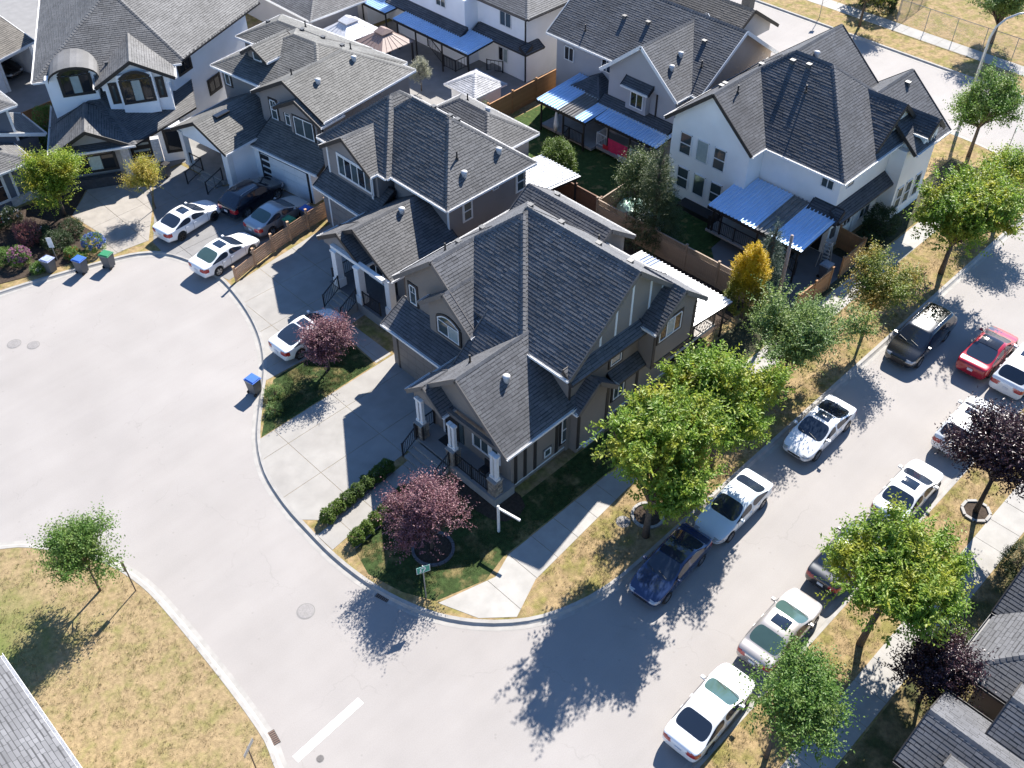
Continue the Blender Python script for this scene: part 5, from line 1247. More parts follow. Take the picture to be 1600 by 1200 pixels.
tree('round_bush', 'bright round bush on a stem by the brown fence', (43.6, 40.0, 0.11), [(0, 0, 1.9, 1.15, 1.15, 1.1)], LFH, nshoot=1500, per=7, leaf=0.12, slen=(0.2, 0.35), inner=0.75, tr=0.06, fork=0.9)
tree('white_bush', 'pale flowering bush in the paved yard', (45.6, 56.6, 0.12), [(0, 0, 1.5, 0.75, 0.75, 0.95)], leafmat('leaf_pale', (0.22, 0.24, 0.15), (0.45, 0.44, 0.36), None), nshoot=600, per=7, leaf=0.12, slen=(0.25, 0.45), upb=1.0, tr=0.04, fork=0.7)
tree('street_tree', 'yellowing tree on the far verge beside the small sign post', (80.0, 38.4, 0.11), lobeset(2.2, 1.8, 5.2, 6, 21), LFO, nshoot=1500, per=7, leaf=0.22, tr=0.1)
tree('street_tree', 'grey-green tree behind the chain link fence by the lamp', (85.0, 28.8, 0.11), lobeset(2.7, 1.4, 5.8, 7, 22), LFS, nshoot=2000, per=7, leaf=0.22, tr=0.12)
tree('plum_tree', 'dark purple tree beside the pavement at the townhouses', (26.2, 2.75, 0.11), lobeset(1.5, 0.5, 4.0, 6, 23), LFD, mBARKD, nshoot=1700, per=8, leaf=0.15, tr=0.08)
# hedges and shrubs
def shrub(label, x, y, r, h, lm, n=350, leaf=0.09, name='shrub', group=None, z=0.12, cat='shrub', tight=False, **k):
    return tree(name, label, (x, y, z), [(0, 0, h * 0.55, r, r, h * 0.5)], lm, nshoot=n, per=6, leaf=leaf, slen=(0.05, 0.10) if tight else (0.12, 0.25), inner=0.9 if tight else 0.8, limbs=True, tr=0.025, fork=h * 0.3, cat=cat, group=group, zmin=-0.9, **k)
ORD = ('first', 'second', 'third', 'fourth', 'fifth', 'sixth', 'seventh')
for k in range(7):
    t = k / 6; shrub('clipped hedge shrub between driveway and path, %s from the kerb' % ORD[k], 14.55 + 4.0 * t, 27.62 + 0.42 * t, 0.34, 0.6, LFH if k < 2 else LFHM, 520, leaf=0.075, name='box_shrub', group='hedge row between driveway and path', tight=True)
for k in range(6):
    t = k / 5; shrub('clipped hedge shrub between path and corner lawn, %s from the kerb' % ORD[k], 14.75 + 3.3 * t, 25.62 + 0.5 * t, 0.34, 0.6, LFH if k < 3 else LFHM, 520, leaf=0.075, name='box_shrub', group='hedge row between path and lawn', tight=True)
for (x0, y0, x1, y1) in ((14.3, 27.35, 18.7, 27.80), (14.45, 25.35, 18.0, 25.85)):
    m = MB(); m.beam((x0, y0, 0.17), (x1, y1, 0.17), 0.10, 0.12); tag(m.build('edging', mDARKC), 'dark concrete edging strip along the hedge ' + ('on the path side' if y0 > 26 else 'on the lawn side'), 'edging')
def bed_ring(label, x, y, r, material, z=0.12, n=20, hgt=0.1):
    root = thing('bed_ring', label, 'bed edging', (x, y, z))
    for k in range(n):
        a = 2 * math.pi * k / n; m = MB(); m.obox((math.cos(a) * r, math.sin(a) * r, hgt / 2), (-math.sin(a) * math.pi * r / n * 0.95, math.cos(a) * math.pi * r / n * 0.95, 0), (math.cos(a) * 0.07, math.sin(a) * 0.07, 0), (0, 0, hgt / 2)); m.build('edging_stone', material, root)
    m = MB(); m.tube([(0, 0, 0.0), (0, 0, 0.03)], [r - 0.08, r - 0.08], n=24); m.build('mulch', mSOIL, root)
bed_ring('dark ring of edging stones under the corner plum tree', 17.0, 22.75, 0.95, mDARKC)
bed_ring('pale ring of edging stones round the big tree trunk by the street', 25.7, 16.9, 0.75, mKERB, 0.118)
bed_ring('pale faceted ring of stones under the dark purple street tree', 37.2, 5.85, 0.62, mKERB, 0.118, 8)
def flower(label, x, y, r, h, lm, col, n=420, nf=90, pet=0.075):
    pm = leafmat('petal_%s' % '_'.join('%d' % int(c * 99) for c in col), tuple(c * 0.8 for c in col), col, None, trans=0.3)
    d = unit(nrg.normal(size=(nf, 3))); d[:, 2] = np.abs(d[:, 2]); c = np.array([0, 0, h * 0.55]) + d * np.array([r * 1.12, r * 1.12, h * 0.58]); K = 9
    b_ = np.repeat(c, K, 0); ax = unit(nrg.normal(size=(nf * K, 3)) + np.repeat(d, K, 0) * 0.8); up = unit(nrg.normal(size=(nf * K, 3)))
    return shrub(label, x, y, r, h, lm, n, name='flowering_shrub', extra=('blossoms', pm, (b_, ax, up, pet * nrg.uniform(0.8, 1.3, nf * K), 0.8)))
flower('hydrangea with blue flower heads beside the blue-lidded bins', 17.2, 55.6, 0.62, 1.0, LFG, (0.20, 0.30, 0.62), nf=130, pet=0.10)
flower('pink flowering shrub near the road end of the flower bed', 13.2, 57.6, 0.6, 1.0, LFG, (0.50, 0.24, 0.36), nf=130, pet=0.10)
flower('white flowering shrub under the blue-grey house window', 14.7, 61.8, 0.55, 1.2, LFHD, (0.75, 0.72, 0.70), nf=22)
flower('red rose shrub under the blue-grey house window', 13.6, 62.2, 0.5, 1.1, LFHD, (0.55, 0.03, 0.05), nf=20)
flower('orange and red flower clump at the bin end of the flower bed', 15.8, 55.9, 0.4, 0.5, LFG, (0.65, 0.20, 0.06), nf=28)
flower('white flower clump at the kerb tip of the flower bed', 13.6, 56.0, 0.35, 0.45, LFG, (0.70, 0.68, 0.62), nf=26)
flower('yellow flower clump between two wheelie bins', 15.9, 55.1, 0.3, 0.4, LFG, (0.70, 0.42, 0.06), nf=22)
flower('white-flowered shrub behind the red maple bush', 15.4, 58.7, 0.5, 0.9, LFHD, (0.72, 0.70, 0.68), nf=14)
shrub('red-leaved maple bush in the flower bed', 14.6, 59.2, 0.75, 1.4, leafmat('leaf_red', (0.30, 0.09, 0.08), (0.50, 0.21, 0.17), None), 700)
shrub('dark green shrub in the middle of the flower bed', 15.6, 57.4, 0.8, 1.0, LFHD, 700)
shrub('dark green shrub beneath the bright round tree', 17.0, 58.2, 0.7, 0.9, LFHD, 600)
shrub('low yellow-green shrub at the left of the flower bed', 11.6, 60.3, 0.8, 1.2, LFH, 600)
shrub('green shrub between the flower bed and the pink bush', 12.4, 58.4, 0.6, 0.9, LFG, 450)
for i, (x, y, r, h) in enumerate(((21.6, 70.2, 1.0, 2.4), (20.3, 69.6, 0.8, 1.6), (20.6, 67.4, 0.8, 1.5))): shrub(('tall green shrub against the cedar fence', 'pale green shrub beside the cedar fence', 'flowering green shrub in the side passage')[i], x, y, r, h, (LFG, LFS, LFS)[i], 900, 0.12)
flower('dark pink flowering shrub against the arched-window house wall', 20.9, 66.0, 0.5, 0.9, LFHD, (0.45, 0.08, 0.14), nf=40)
shrub('sunlit grassy shrub on the porch-column lawn by the kerb', 17.6, 36.5, 0.4, 0.55, LFS, 240)
shrub('low shrub on the porch-column lawn near the plum tree', 16.9, 35.5, 0.35, 0.35, LFS, 160)
shrub('dark evergreen bush beside the cream house wall', 54.0, 21.2, 1.0, 1.7, LFHD, 1100, 0.12)
shrub('low dark shrub beside the cream house gate', 52.2, 21.0, 0.7, 0.8, LFHD, 500, 0.12)
shrub('grey-green shrub beside the townhouse path', 29.8, 2.9, 0.6, 0.8, LFS, 500)
shrub('yellow-green shrub beside the townhouse porch', 26.5, 2.0, 0.4, 0.8, LFH, 300)
shrub('dark clipped shrub beside the pavement across the street', 35.3, 2.9, 0.8, 1.2, LFHD, 700)
shrub('green shrub behind the hip roof of the porch-column house', 45.5, 49.6, 0.8, 1.4, LFH, 500, 0.12)
shrub('tufted dry shrub at the street junction corner', 64.4, 20.8, 0.5, 0.6, LFO, 250)
shrub('large dark hedge at the back of the far verge', 84.5, 39.5, 2.2, 3.0, LFHD, 1800, 0.2)

# ---------------------------------------------------------------- grass tufts over the dry verges and lawns
def inside(p, poly):
    x, y = p[:, 0], p[:, 1]; c = np.zeros(len(p), bool); n = len(poly)
    for i in range(n):
        (x0, y0), (x1, y1) = poly[i], poly[(i + 1) % n]
        if y0 == y1: continue
        c ^= ((y0 > y) != (y1 > y)) & (x < (x1 - x0) * (y - y0) / (y1 - y0) + x0)
    return c
def tufts(poly, n, lm, size, z=0.12, name='grass'):
    P_ = np.array(poly); lo, hi = P_.min(0), P_.max(0)
    c = nrg.uniform(lo, hi, (n * 2, 2)); c = c[inside(c, poly)][:n]
    keep = (np.sin(c[:, 0] * 2.1 + np.sin(c[:, 1] * 1.3) * 2) + np.sin(c[:, 1] * 2.7 + c[:, 0] * 0.7) + nrg.normal(size=len(c)) * 0.9) > -0.6
    c = c[keep]; K = 5; b_ = np.repeat(np.c_[c, np.full(len(c), z)], K, 0); b_[:, :2] += nrg.normal(size=(len(b_), 2)) * 0.05
    ax = unit(np.c_[nrg.normal(size=(len(b_), 2)) * 0.8, np.full(len(b_), 0.8)]); up = unit(nrg.normal(size=(len(b_), 3)))
    me = leaf_mesh(name, b_, ax, up, size * nrg.uniform(0.6, 1.3, len(b_)), 0.16); me.materials.append(lm); o = bpy.data.objects.new(name, me); COL.objects.link(o)
    return o
GD = leafmat('straw_blade', (0.20, 0.15, 0.075), (0.40, 0.31, 0.17), (0.17, 0.17, 0.05), trans=0.3)
GG = leafmat('green_blade', (0.04, 0.065, 0.018), (0.09, 0.12, 0.035), (0.15, 0.13, 0.05), trans=0.3)
GP = [tag(tufts([(-6, 18), (5.6, 18.5), (6.2, 24), (6.2, 30), (5.2, 33.5), (2.4, 37), (-6, 40)], 9000, GD, 0.085), 'short straw-coloured grass blades on the dry corner lawn', 'grass', kind='stuff'),
      tag(tufts([(19.4, 16.2), (21.5, 15.75), (62, 15.65), (62, 18.65), (26.3, 18.65), (19.3, 18.0)], 9000, GD, 0.08), 'straw-coloured grass blades on the street verge by the corner house', 'grass', kind='stuff'),
      tag(tufts([(14, 5.3), (58, 5.3), (58, 7.3), (14, 7.3)], 6000, GD, 0.08), 'straw-coloured grass blades on the verge across the street', 'grass', kind='stuff'),
      tag(tufts([(14.4, 25.1), (17.4, 26.0), (20.0, 26.2), (20.2, 21.5), (34.0, 21.9), (34.0, 20.2), (19.0, 20.2), (15.3, 20.7), (14.1, 23.8)], 7000, GG, 0.07, 0.125), 'green grass blades on the shaded corner lawn', 'grass', kind='stuff'),
      tag(tufts([(15.6, 34.6), (23.0, 34.7), (23.2, 37.4), (19.0, 37.5), (17.1, 36.2)], 4000, GG, 0.07, 0.125), 'green grass blades on the small lawn between the driveways', 'grass', kind='stuff')]

# ================================================================ cars
mTYRE = mat('tyre', (0.018, 0.018, 0.019), rough=0.9, var=0.1)
mRIM = mat('alloy', (0.45, 0.45, 0.46), rough=0.3, metal=0.8, var=0.05)
mRIMD = mat('alloy_dark', (0.03, 0.03, 0.032), rough=0.35, metal=0.6, var=0.05)
mCGLS = mat('car_glass', (0.016, 0.024, 0.040), rough=0.04, var=0.02, spec=0.8)  # blue of the reflected sky is put into the base colour
mCGLT = mat('car_glass_tint', (0.05, 0.09, 0.085), rough=0.04, var=0.1, scale=2, spec=0.7)
mHEAD = mat('headlamp', (0.42, 0.43, 0.45), rough=0.12, metal=0.3, var=0.05)
mTAIL = mat('taillamp', (0.35, 0.012, 0.018), rough=0.15, var=0.05, coat=0.6)
mBLACKP = mat('black_plastic', (0.02, 0.02, 0.021), rough=0.5)
mPLATE = mat('number_plate', (0.62, 0.63, 0.66), rough=0.4)
def paint(name, col, rough=0.28, metal=0.0): return mat('paint_' + name, col, rough=rough, var=0.02, scale=2, metal=metal, coat=1.0)
CAR = {
 # L, W, H, hood, cowl x, roof front x, roof rear x, rear glass end x, deck z, belt, wheelbase front axle x, rear axle x, wheel r
 'sedan': dict(L=4.68, W=1.82, H=1.43, hood=0.78, nose=0.62, cw=1.26, rf=2.14, rr=3.22, re=4.02, deck=1.02, tail=0.98, belt=0.92, fa=0.92, ra=3.64, r=0.33),
 'fastback': dict(L=4.70, W=1.85, H=1.43, hood=0.78, nose=0.60, cw=1.16, rf=2.10, rr=2.9, re=4.10, deck=1.03, tail=1.0, belt=0.94, fa=0.88, ra=3.72, r=0.35),
 'suv': dict(L=4.62, W=1.86, H=1.66, hood=0.98, nose=0.80, cw=1.20, rf=1.95, rr=3.75, re=4.38, deck=1.12, tail=1.02, belt=1.06, fa=0.90, ra=3.58, r=0.36),
 'van': dict(L=5.12, W=1.98, H=1.76, hood=1.00, nose=0.78, cw=1.10, rf=1.95, rr=4.55, re=4.98, deck=1.10, tail=1.0, belt=1.06, fa=0.95, ra=4.02, r=0.35),
}
def car_mesh(k):
    p = CAR[k]; W = p['W'] / 2; L = p['L']
    wag = k in ('suv', 'van')
    # stations: x, half width factor, top z at centre, greenhouse flag
    rf, rr, re, cw = p['rf'], p['rr'], p['re'], p['cw']
    bp = rf + (rr - rf) * 0.42
    st = [(0.02, 0.70, p['nose'] - 0.06, 0), (0.14, 0.84, p['nose'] + 0.02, 0), (0.48, 0.95, p['hood'] - 0.02, 0), (0.95, 0.985, p['hood'] + 0.08, 0), (cw - 0.06, 0.99, p['hood'] + 0.15, 0), (cw, 0.99, p['hood'] + 0.17, 0),
          (rf, 1.0, p['H'] - 0.05, 1), (rf + 0.14, 1.0, p['H'] - 0.015, 1), (bp, 1.0, p['H'], 1), (bp + 0.07, 1.0, p['H'], 1), (rr - 0.12, 1.0, p['H'] - 0.02, 1), (rr, 1.0, p['H'] - 0.05, 1),
          (re, 0.985, p['deck'] + 0.03, 0), (re + 0.06, 0.98, p['deck'] + 0.01, 0)]
    if not wag: st += [((re + L) / 2 + 0.05, 0.96, p['deck'], 0), (L - 0.12, 0.90, p['tail'], 0), (L - 0.015, 0.80, p['tail'] - 0.12, 0)]
    else: st += [(L - 0.10, 0.95, p['deck'] - 0.06, 0), (L - 0.015, 0.88, p['deck'] - 0.22, 0)]
    rows = []
    for (x, wf, zt, g) in st:
        w = W * wf; zs = 0.22 if 0.3 < x < L - 0.3 else 0.30
        belt = min(p['belt'] + 0.06 * (x / L), zt - 0.03)
        if g:
            r_ = [(0.0, zs - 0.02), (w * 0.86, zs), (w * 0.985, zs + 0.12), (w, 0.56), (w * 0.985, belt - 0.12), (w * 0.955, belt), (w * 0.81, zt - 0.12), (w * 0.755, zt - 0.05), (w * 0.44, zt - 0.012), (0.0, zt)]
        else:
            b2 = min(belt, zt - 0.04)
            mid = min(0.56, b2 - 0.10)
            r_ = [(0.0, zs - 0.02), (w * 0.86, zs), (w * 0.985, zs + 0.12), (w, mid), (w * 0.985, (mid + b2) / 2 + 0.02), (w * 0.955, b2), (w * 0.905, b2 + (zt - b2) * 0.45), (w * 0.84, b2 + (zt - b2) * 0.68), (w * 0.46, b2 + (zt - b2) * 0.93), (0.0, zt)]
        rows.append((x, r_))
    nS, nR = len(rows), 10
    ring = nR * 2 - 2
    v, f, mi = [], [], []
    for x, r_ in rows:
        for (y, z) in r_: v.append((x, y, z))
        for (y, z) in r_[-2:0:-1]: v.append((x, -y, z))
    iw = 5; ir = 11    # station indices: cowl, roof rear
    for s_ in range(nS - 1):
        for q in range(ring):
            q2 = (q + 1) % ring; f.append((s_ * ring + q, (s_ + 1) * ring + q, (s_ + 1) * ring + q2, s_ * ring + q2))
            row = q if q < nR - 1 else ring - 1 - q      # symmetric row index
            g = 0
            if s_ == 5 and row in (7, 8): g = 1            # windshield
            if s_ == 11 and row in (7, 8): g = 1           # rear window
            if row == 5 and s_ in (5, 6, 7, 9, 10, 11): g = 1     # side windows
            mi.append(g)
    f.append(tuple(range(ring - 1, -1, -1))[::1]); mi.append(0)
    f.append(tuple((nS - 1) * ring + q for q in range(ring))); mi.append(0)
    me = bpy.data.meshes.new('tmp'); me.from_pydata(v, [], f); me.polygons.foreach_set('material_index', mi)
    for _ in range(2): me.materials.append(mBLACKP)
    me.materials.append(mBLACKP)
    import bmesh
    bm = bmesh.new(); bm.from_mesh(me); bmesh.ops.recalc_face_normals(bm, faces=bm.faces)
    cl = bm.edges.layers.float.get('crease_edge') or bm.edges.layers.float.new('crease_edge')
    for e in bm.edges:
        fs = e.link_faces
        if len(fs) == 2 and fs[0].material_index != fs[1].material_index: e[cl] = 1.0
        zz = [vv.co.z for vv in e.verts]
        if max(zz) < 0.33 and abs(e.verts[0].co.x - e.verts[1].co.x) > 0.05: e[cl] = 0.6
    bm.to_mesh(me); bm.free()
    o = bpy.data.objects.new('tmp', me); COL.objects.link(o)
    md = o.modifiers.new('s', 'SUBSURF'); md.levels = 2; md.render_levels = 2
    # wheel arches
    cb = MB()
    for ax in (p['fa'], p['ra']):
        for sg in (-1, 1): cb.tube([(ax, sg * (W - 0.24), p['r'] + 0.02), (ax, sg * (W + 0.3), p['r'] + 0.02)], [p['r'] + 0.055] * 2, n=24)
    co = cb.build('tmpc', mBLACKP)
    bo = o.modifiers.new('b', 'BOOLEAN'); bo.operation = 'DIFFERENCE'; bo.object = co; bo.solver = 'EXACT'
    dg = bpy.context.evaluated_depsgraph_get(); ev = o.evaluated_get(dg); res = bpy.data.meshes.new_from_object(ev)
    bpy.data.objects.remove(o); bpy.data.objects.remove(co)
    return res, p
def split_faces(me, fl, name):
    used = {}; nv, nf = [], []
    for pi in fl:
        q = []
        for vi in me.polygons[pi].vertices:
            if vi not in used: used[vi] = len(nv); nv.append(tuple(me.vertices[vi].co))
            q.append(used[vi])
        nf.append(q)
    m = bpy.data.meshes.new(name); m.from_pydata(nv, [], nf); m.polygons.foreach_set('use_smooth', [True] * len(nf)); m.update(); return m
CARPARTS = {}
def car_parts(k):
    if k in CARPARTS: return CARPARTS[k]
    me, p = car_mesh(k); W = p['W'] / 2; L = p['L']
    cat = {'body': [], 'windshield': [], 'rear_window': [], 'side_window_l': [], 'side_window_r': [], 'headlight_l': [], 'headlight_r': [], 'taillight_l': [], 'taillight_r': [], 'grille': [], 'arch': [], 'door_fl': [], 'door_fr': [], 'door_rl': [], 'door_rr': []}
    d0, d1, d2 = p['cw'] + 0.18, p['rf'] + (p['rr'] - p['rf']) * 0.42 + 0.03, min(p['rr'] + 0.05, p['ra'] - 0.12)
    bmid = p['rf'] + (p['rr'] - p['rf']) * 0.5
    for po in me.polygons:
        c, n = po.center, po.normal
        if po.material_index == 1:
            if abs(c.y) > W * 0.66 and abs(n.y) > 0.6: cat['side_window_l' if c.y > 0 else 'side_window_r'].append(po.index)
            elif c.x < bmid: cat['windshield'].append(po.index)
            else: cat['rear_window'].append(po.index)
            continue
        inarch = any(math.hypot(c.x - ax, c.z - p['r'] - 0.02) < p['r'] + 0.045 for ax in (p['fa'], p['ra'])) and abs(c.y) > W - 0.27 and abs(c.y) < W * 1.2
        if inarch: cat['arch'].append(po.index); continue
        hz = p['nose']
        if c.x < 0.42 and abs(c.y) > W * 0.48 and hz - 0.12 < c.z < hz + 0.02 and n.x < 0.1: cat['headlight_l' if c.y > 0 else 'headlight_r'].append(po.index)
        elif c.x < 0.25 and abs(c.y) < W * 0.44 and 0.36 < c.z < hz - 0.10: cat['grille'].append(po.index)
        elif c.x > L - 0.36 and abs(c.y) > W * 0.42 and p['tail'] - 0.30 < c.z < p['tail'] - 0.06 and (n.x > 0.35 or abs(n.y) > 0.7): cat['taillight_l' if c.y > 0 else 'taillight_r'].append(po.index)
        elif abs(n.y) > 0.55 and 0.30 < c.z < p['belt'] and abs(c.y) > W * 0.85 and d0 < c.x < d2: cat[('door_f' if c.x < d1 else 'door_r') + ('l' if c.y > 0 else 'r')].append(po.index)
        else: cat['body'].append(po.index)
    out = {n_: split_faces(me, fl, n_) for n_, fl in cat.items() if fl}
    bv = BVHTree.FromPolygons([tuple(v.co) for v in me.vertices], [tuple(po.vertices) for po in me.polygons])
    CARPARTS[k] = (out, p, bv); return CARPARTS[k]
WHEELS = {}
def wheel_meshes(r):
    if r in WHEELS: return WHEELS[r]
    m = MB(); prof = [(r * 0.66, -0.10), (r * 0.92, -0.10), (r, -0.07), (r, 0.07), (r * 0.92, 0.10), (r * 0.66, 0.10)]
    n = 24
    for i in range(n):
        a0, a1 = 2 * math.pi * i / n, 2 * math.pi * (i + 1) / n
        for j in range(len(prof) - 1):
            (ra, ya), (rb, yb) = prof[j], prof[j + 1]
            m.poly([(ra * math.cos(a0), ya, ra * math.sin(a0)), (rb * math.cos(a0), yb, rb * math.sin(a0)), (rb * math.cos(a1), yb, rb * math.sin(a1)), (ra * math.cos(a1), ya, ra * math.sin(a1))])
    ty = m.build('wheel', mTYRE); 
    m = MB()
    for i in range(n):
        a0, a1 = 2 * math.pi * i / n, 2 * math.pi * (i + 1) / n
        m.poly([(r * 0.67 * math.cos(a0), 0.085, r * 0.67 * math.sin(a0)), (r * 0.60 * math.cos(a0), 0.075, r * 0.60 * math.sin(a0)), (r * 0.60 * math.cos(a1), 0.075, r * 0.60 * math.sin(a1)), (r * 0.67 * math.cos(a1), 0.085, r * 0.67 * math.sin(a1))])
        m.poly([(r * 0.60 * math.cos(a0), 0.075, r * 0.60 * math.sin(a0)), (r * 0.58 * math.cos(a0), -0.05, r * 0.58 * math.sin(a0)), (r * 0.58 * math.cos(a1), -0.05, r * 0.58 * math.sin(a1)), (r * 0.60 * math.cos(a1), 0.075, r * 0.60 * math.sin(a1))])
    for i in range(5):
        a = 2 * math.pi * i / 5
        for da in (-0.13, 0.13): m.beam((0.03 * math.cos(a), 0.06, 0.03 * math.sin(a)), (r * 0.62 * math.cos(a + da), 0.07, r * 0.62 * math.sin(a + da)), 0.045, 0.03, up=(0, 1, 0))
    m.tube([(0, -0.02, 0), (0, 0.075, 0)], [r * 0.2, r * 0.16], n=10)
    ri = m.build('rim', mRIM)
    WHEELS[r] = (ty.data, ri.data); bpy.data.objects.remove(ty); bpy.data.objects.remove(ri); return WHEELS[r]
def car(label, kind, x, y, heading, pm, glass=None, roof_glass=None, rims=None, roofm=None, cat='car', z=0.0, rails=False, plate=True, name='parked_car', rear_glass=None):
    """x, y: centre of the car. heading: direction of the nose in degrees"""
    parts, p, bv = car_parts(kind); L, W = p['L'], p['W'] / 2; glass = glass or mCGLS
    root = thing(name, label, cat, (x, y, z), R(heading + 180), 'cars parked or driving on the streets and driveways')
    def add(nm, me, m1, par=root, loc=(-L / 2, 0, 0), rot=None, copy=True):
        me = me.copy() if copy else me; me.materials.clear(); me.materials.append(m1)
        o = bpy.data.objects.new(nm, me); COL.objects.link(o); o.parent = par; o.location = loc
        if rot: o.rotation_euler = rot
        return o
    doors = {}
    for n_, me in parts.items():
        base = 'door' if n_.startswith('door') else n_.replace('_l', '').replace('_r', '') if n_.endswith(('_l', '_r')) else n_
        mm = {'body': pm, 'windshield': glass, 'rear_window': rear_glass or glass, 'side_window': mCGLS, 'headlight': mHEAD, 'taillight': mTAIL, 'grille': mBLACKP, 'arch': mBLACKP, 'door': pm}[base]
        nm = {'arch': 'wheel_arch'}.get(base, base)
        po_ = add(nm, me, mm)
        if base == 'door': doors[n_] = po_
    ty, ri = wheel_meshes(p['r'])
    tm = ty.copy(); tm.materials.clear(); tm.materials.append(mTYRE); rm = ri.copy(); rm.materials.clear(); rm.materials.append(rims or mRIM)
    for ax in (p['fa'], p['ra']):
        for sg in (-1, 1):
            w = add('wheel', tm, mTYRE, loc=(ax - L / 2, sg * (W - 0.11), p['r']), rot=(0, 0, 0 if sg > 0 else math.pi), copy=False)
            add('rim', rm, rims or mRIM, par=w, loc=(0, 0, 0), copy=False)
    for sg in (-1, 1):
        m = MB(); cx = p['cw'] + 0.34 - L / 2; m.obox((cx, sg * (W + 0.05), p['belt'] + 0.10), (0.07, 0, 0), (0, 0.09, 0), (0, 0, 0.06)); m.obox((cx + 0.03, sg * (W - 0.06), p['belt'] + 0.05), (0.03, 0, 0), (0, 0.08, 0), (0, 0, 0.02)); mo = m.build('mirror', pm, root)
        bev = mo.modifiers.new('bev', 'BEVEL'); bev.width = 0.03; bev.segments = 2
        for hx, dk_ in ((p['rf'] + (p['rr'] - p['rf']) * 0.42 - 0.12, 'door_f'), (min(p['rr'] + 0.05, p['ra'] - 0.12) - 0.14, 'door_r')):
            m = MB(); dd = doors.get(dk_ + ('l' if sg > 0 else 'r')); m.obox((hx, sg * (W * 0.985 + 0.004), p['belt'] - 0.13), (0.09, 0, 0), (0, 0.016, 0), (0, 0, 0.014)); m.build('handle', pm, dd or root)
    def patch(nm, x0, x1, hw, m1, lift=0.02):
        m = MB(); K, J = 8, 6; g = {}
        for i in range(K + 1):
            for j in range(J + 1):
                px, py = x0 + (x1 - x0) * i / K, -hw + 2 * hw * j / J; hit = bv.ray_cast(Vector((px, py, 4)), Vector((0, 0, -1)))[0]
                g[i, j] = (px - L / 2, py, (hit.z if hit else 1.4) + lift)
        for i in range(K):
            for j in range(J): m.poly([g[i, j], g[i + 1, j], g[i + 1, j + 1], g[i, j + 1]])
        return m.build(nm, m1, root, smooth=True)
    for sx in (p['cw'] + 0.18, p['rf'] + (p['rr'] - p['rf']) * 0.42 + 0.03, min(p['rr'] + 0.05, p['ra'] - 0.12)):
        for sg in (-1, 1):
            m = MB(); prev = None
            for k in range(9):
                zz = 0.30 + (p['belt'] - 0.02 - 0.30) * k / 8; hit = bv.ray_cast(Vector((sx, sg * 3, zz)), Vector((0, -sg, 0)))[0]
                if hit is None: prev = None; continue
                a_ = (sx - 0.009 - L / 2, hit.y + sg * 0.003, zz); b2_ = (sx + 0.009 - L / 2, hit.y + sg * 0.003, zz)
                if prev: m.poly([prev[0], prev[1], b2_, a_] if sg < 0 else [prev[1], prev[0], a_, b2_])
                prev = (a_, b2_)
            if m.v: m.build('door_seam', mBLACKP, root)
    if roof_glass == 'sunroof': patch('sunroof', p['rf'] + 0.16, p['rf'] + 0.72, W * 0.42, mCGLS)
    elif roof_glass == 'full': patch('glass_roof', p['rf'] + 0.05, p['rr'] + 0.1, W * 0.60, mat('roof_glass', (0.02, 0.022, 0.028), rough=0.06, var=0.02, spec=0.8))
    if roofm: patch('roof_panel', p['rf'] + 0.03, p['rr'] - 0.02, W * 0.66, roofm)
    if rails:
        for sg in (-1, 1):
            m = MB(); m.tube([(p['rf'] + 0.25 - L / 2, sg * W * 0.66, p['H'] - 0.04), (p['rf'] + 0.4 - L / 2, sg * W * 0.66, p['H'] + 0.02), (p['rr'] - 0.3 - L / 2, sg * W * 0.66, p['H'] + 0.01), (p['rr'] - 0.1 - L / 2, sg * W * 0.66, p['H'] - 0.06)], [0.018] * 4, n=6); m.build('roof_rail', mRIM, root, smooth=True)
    if plate:
        m = MB(); m.obox((L / 2 - 0.005, 0, p['tail'] - 0.30), (0.012, 0, 0), (0, 0.15, 0), (0, 0, 0.075)); m.build('number_plate', mPLATE, root)
    # wipers
    m = MB()
    for sg in (-0.35, 0.15): m.beam((p['cw'] + 0.03 - L / 2, sg * W * 1.4, p['hood'] + 0.205), (p['cw'] + 0.16 - L / 2, sg * W * 1.4 + 0.5, p['hood'] + 0.27), 0.02, 0.012)
    m.build('wiper', mBLACKP, root)
    return root
pW = paint('white', (0.78, 0.79, 0.80)); pW2 = paint('pearl', (0.72, 0.71, 0.69)); pNAVY = paint('navy', (0.018, 0.036, 0.10), 0.25, 0.3); pBLK = paint('black', (0.008, 0.009, 0.011), 0.22)
pSIL = paint('silver', (0.36, 0.37, 0.38), 0.3, 0.55); pRED = paint('red', (0.36, 0.008, 0.022), 0.25, 0.1); pBEI = paint('champagne', (0.40, 0.37, 0.35), 0.3, 0.4); pICE = paint('ice_blue', (0.60, 0.66, 0.70)); pGRY = paint('graphite', (0.035, 0.037, 0.042), 0.28, 0.3)
dz = 0.128
car('white saloon with black wheels and sunroof on the dark driveway', 'sedan', 22.85, 53.55, 9, pW, roof_glass='sunroof', rims=mRIMD, z=dz)
car('white saloon with tinted rear window straddling the kerb by the slat fence', 'sedan', 22.55, 48.75, 8, pW, roof_glass='sunroof', rear_glass=mCGLT, z=0.09)
car('dark navy SUV with roof rails nosed up to the white garage', 'suv', 27.3, 52.75, 8, paint('midnight', (0.008, 0.010, 0.020), 0.25, 0.2), rails=True, z=dz)
car('silver saloon beside the timber slat fence', 'sedan', 27.3, 49.85, 7, pSIL, rear_glass=mCGLT, z=dz)
car('white saloon half under the loose pink plum tree', 'fastback', 21.75, 38.85, 3, pW, roof_glass='sunroof', z=dz)
car('navy blue saloon with black roof parked at the corner under the big tree', 'sedan', 23.95, 14.15, 184, pNAVY, roofm=mCGLS)
car('ice-white saloon parked nose to tail behind the navy one', 'sedan', 28.75, 14.15, 182, pICE)
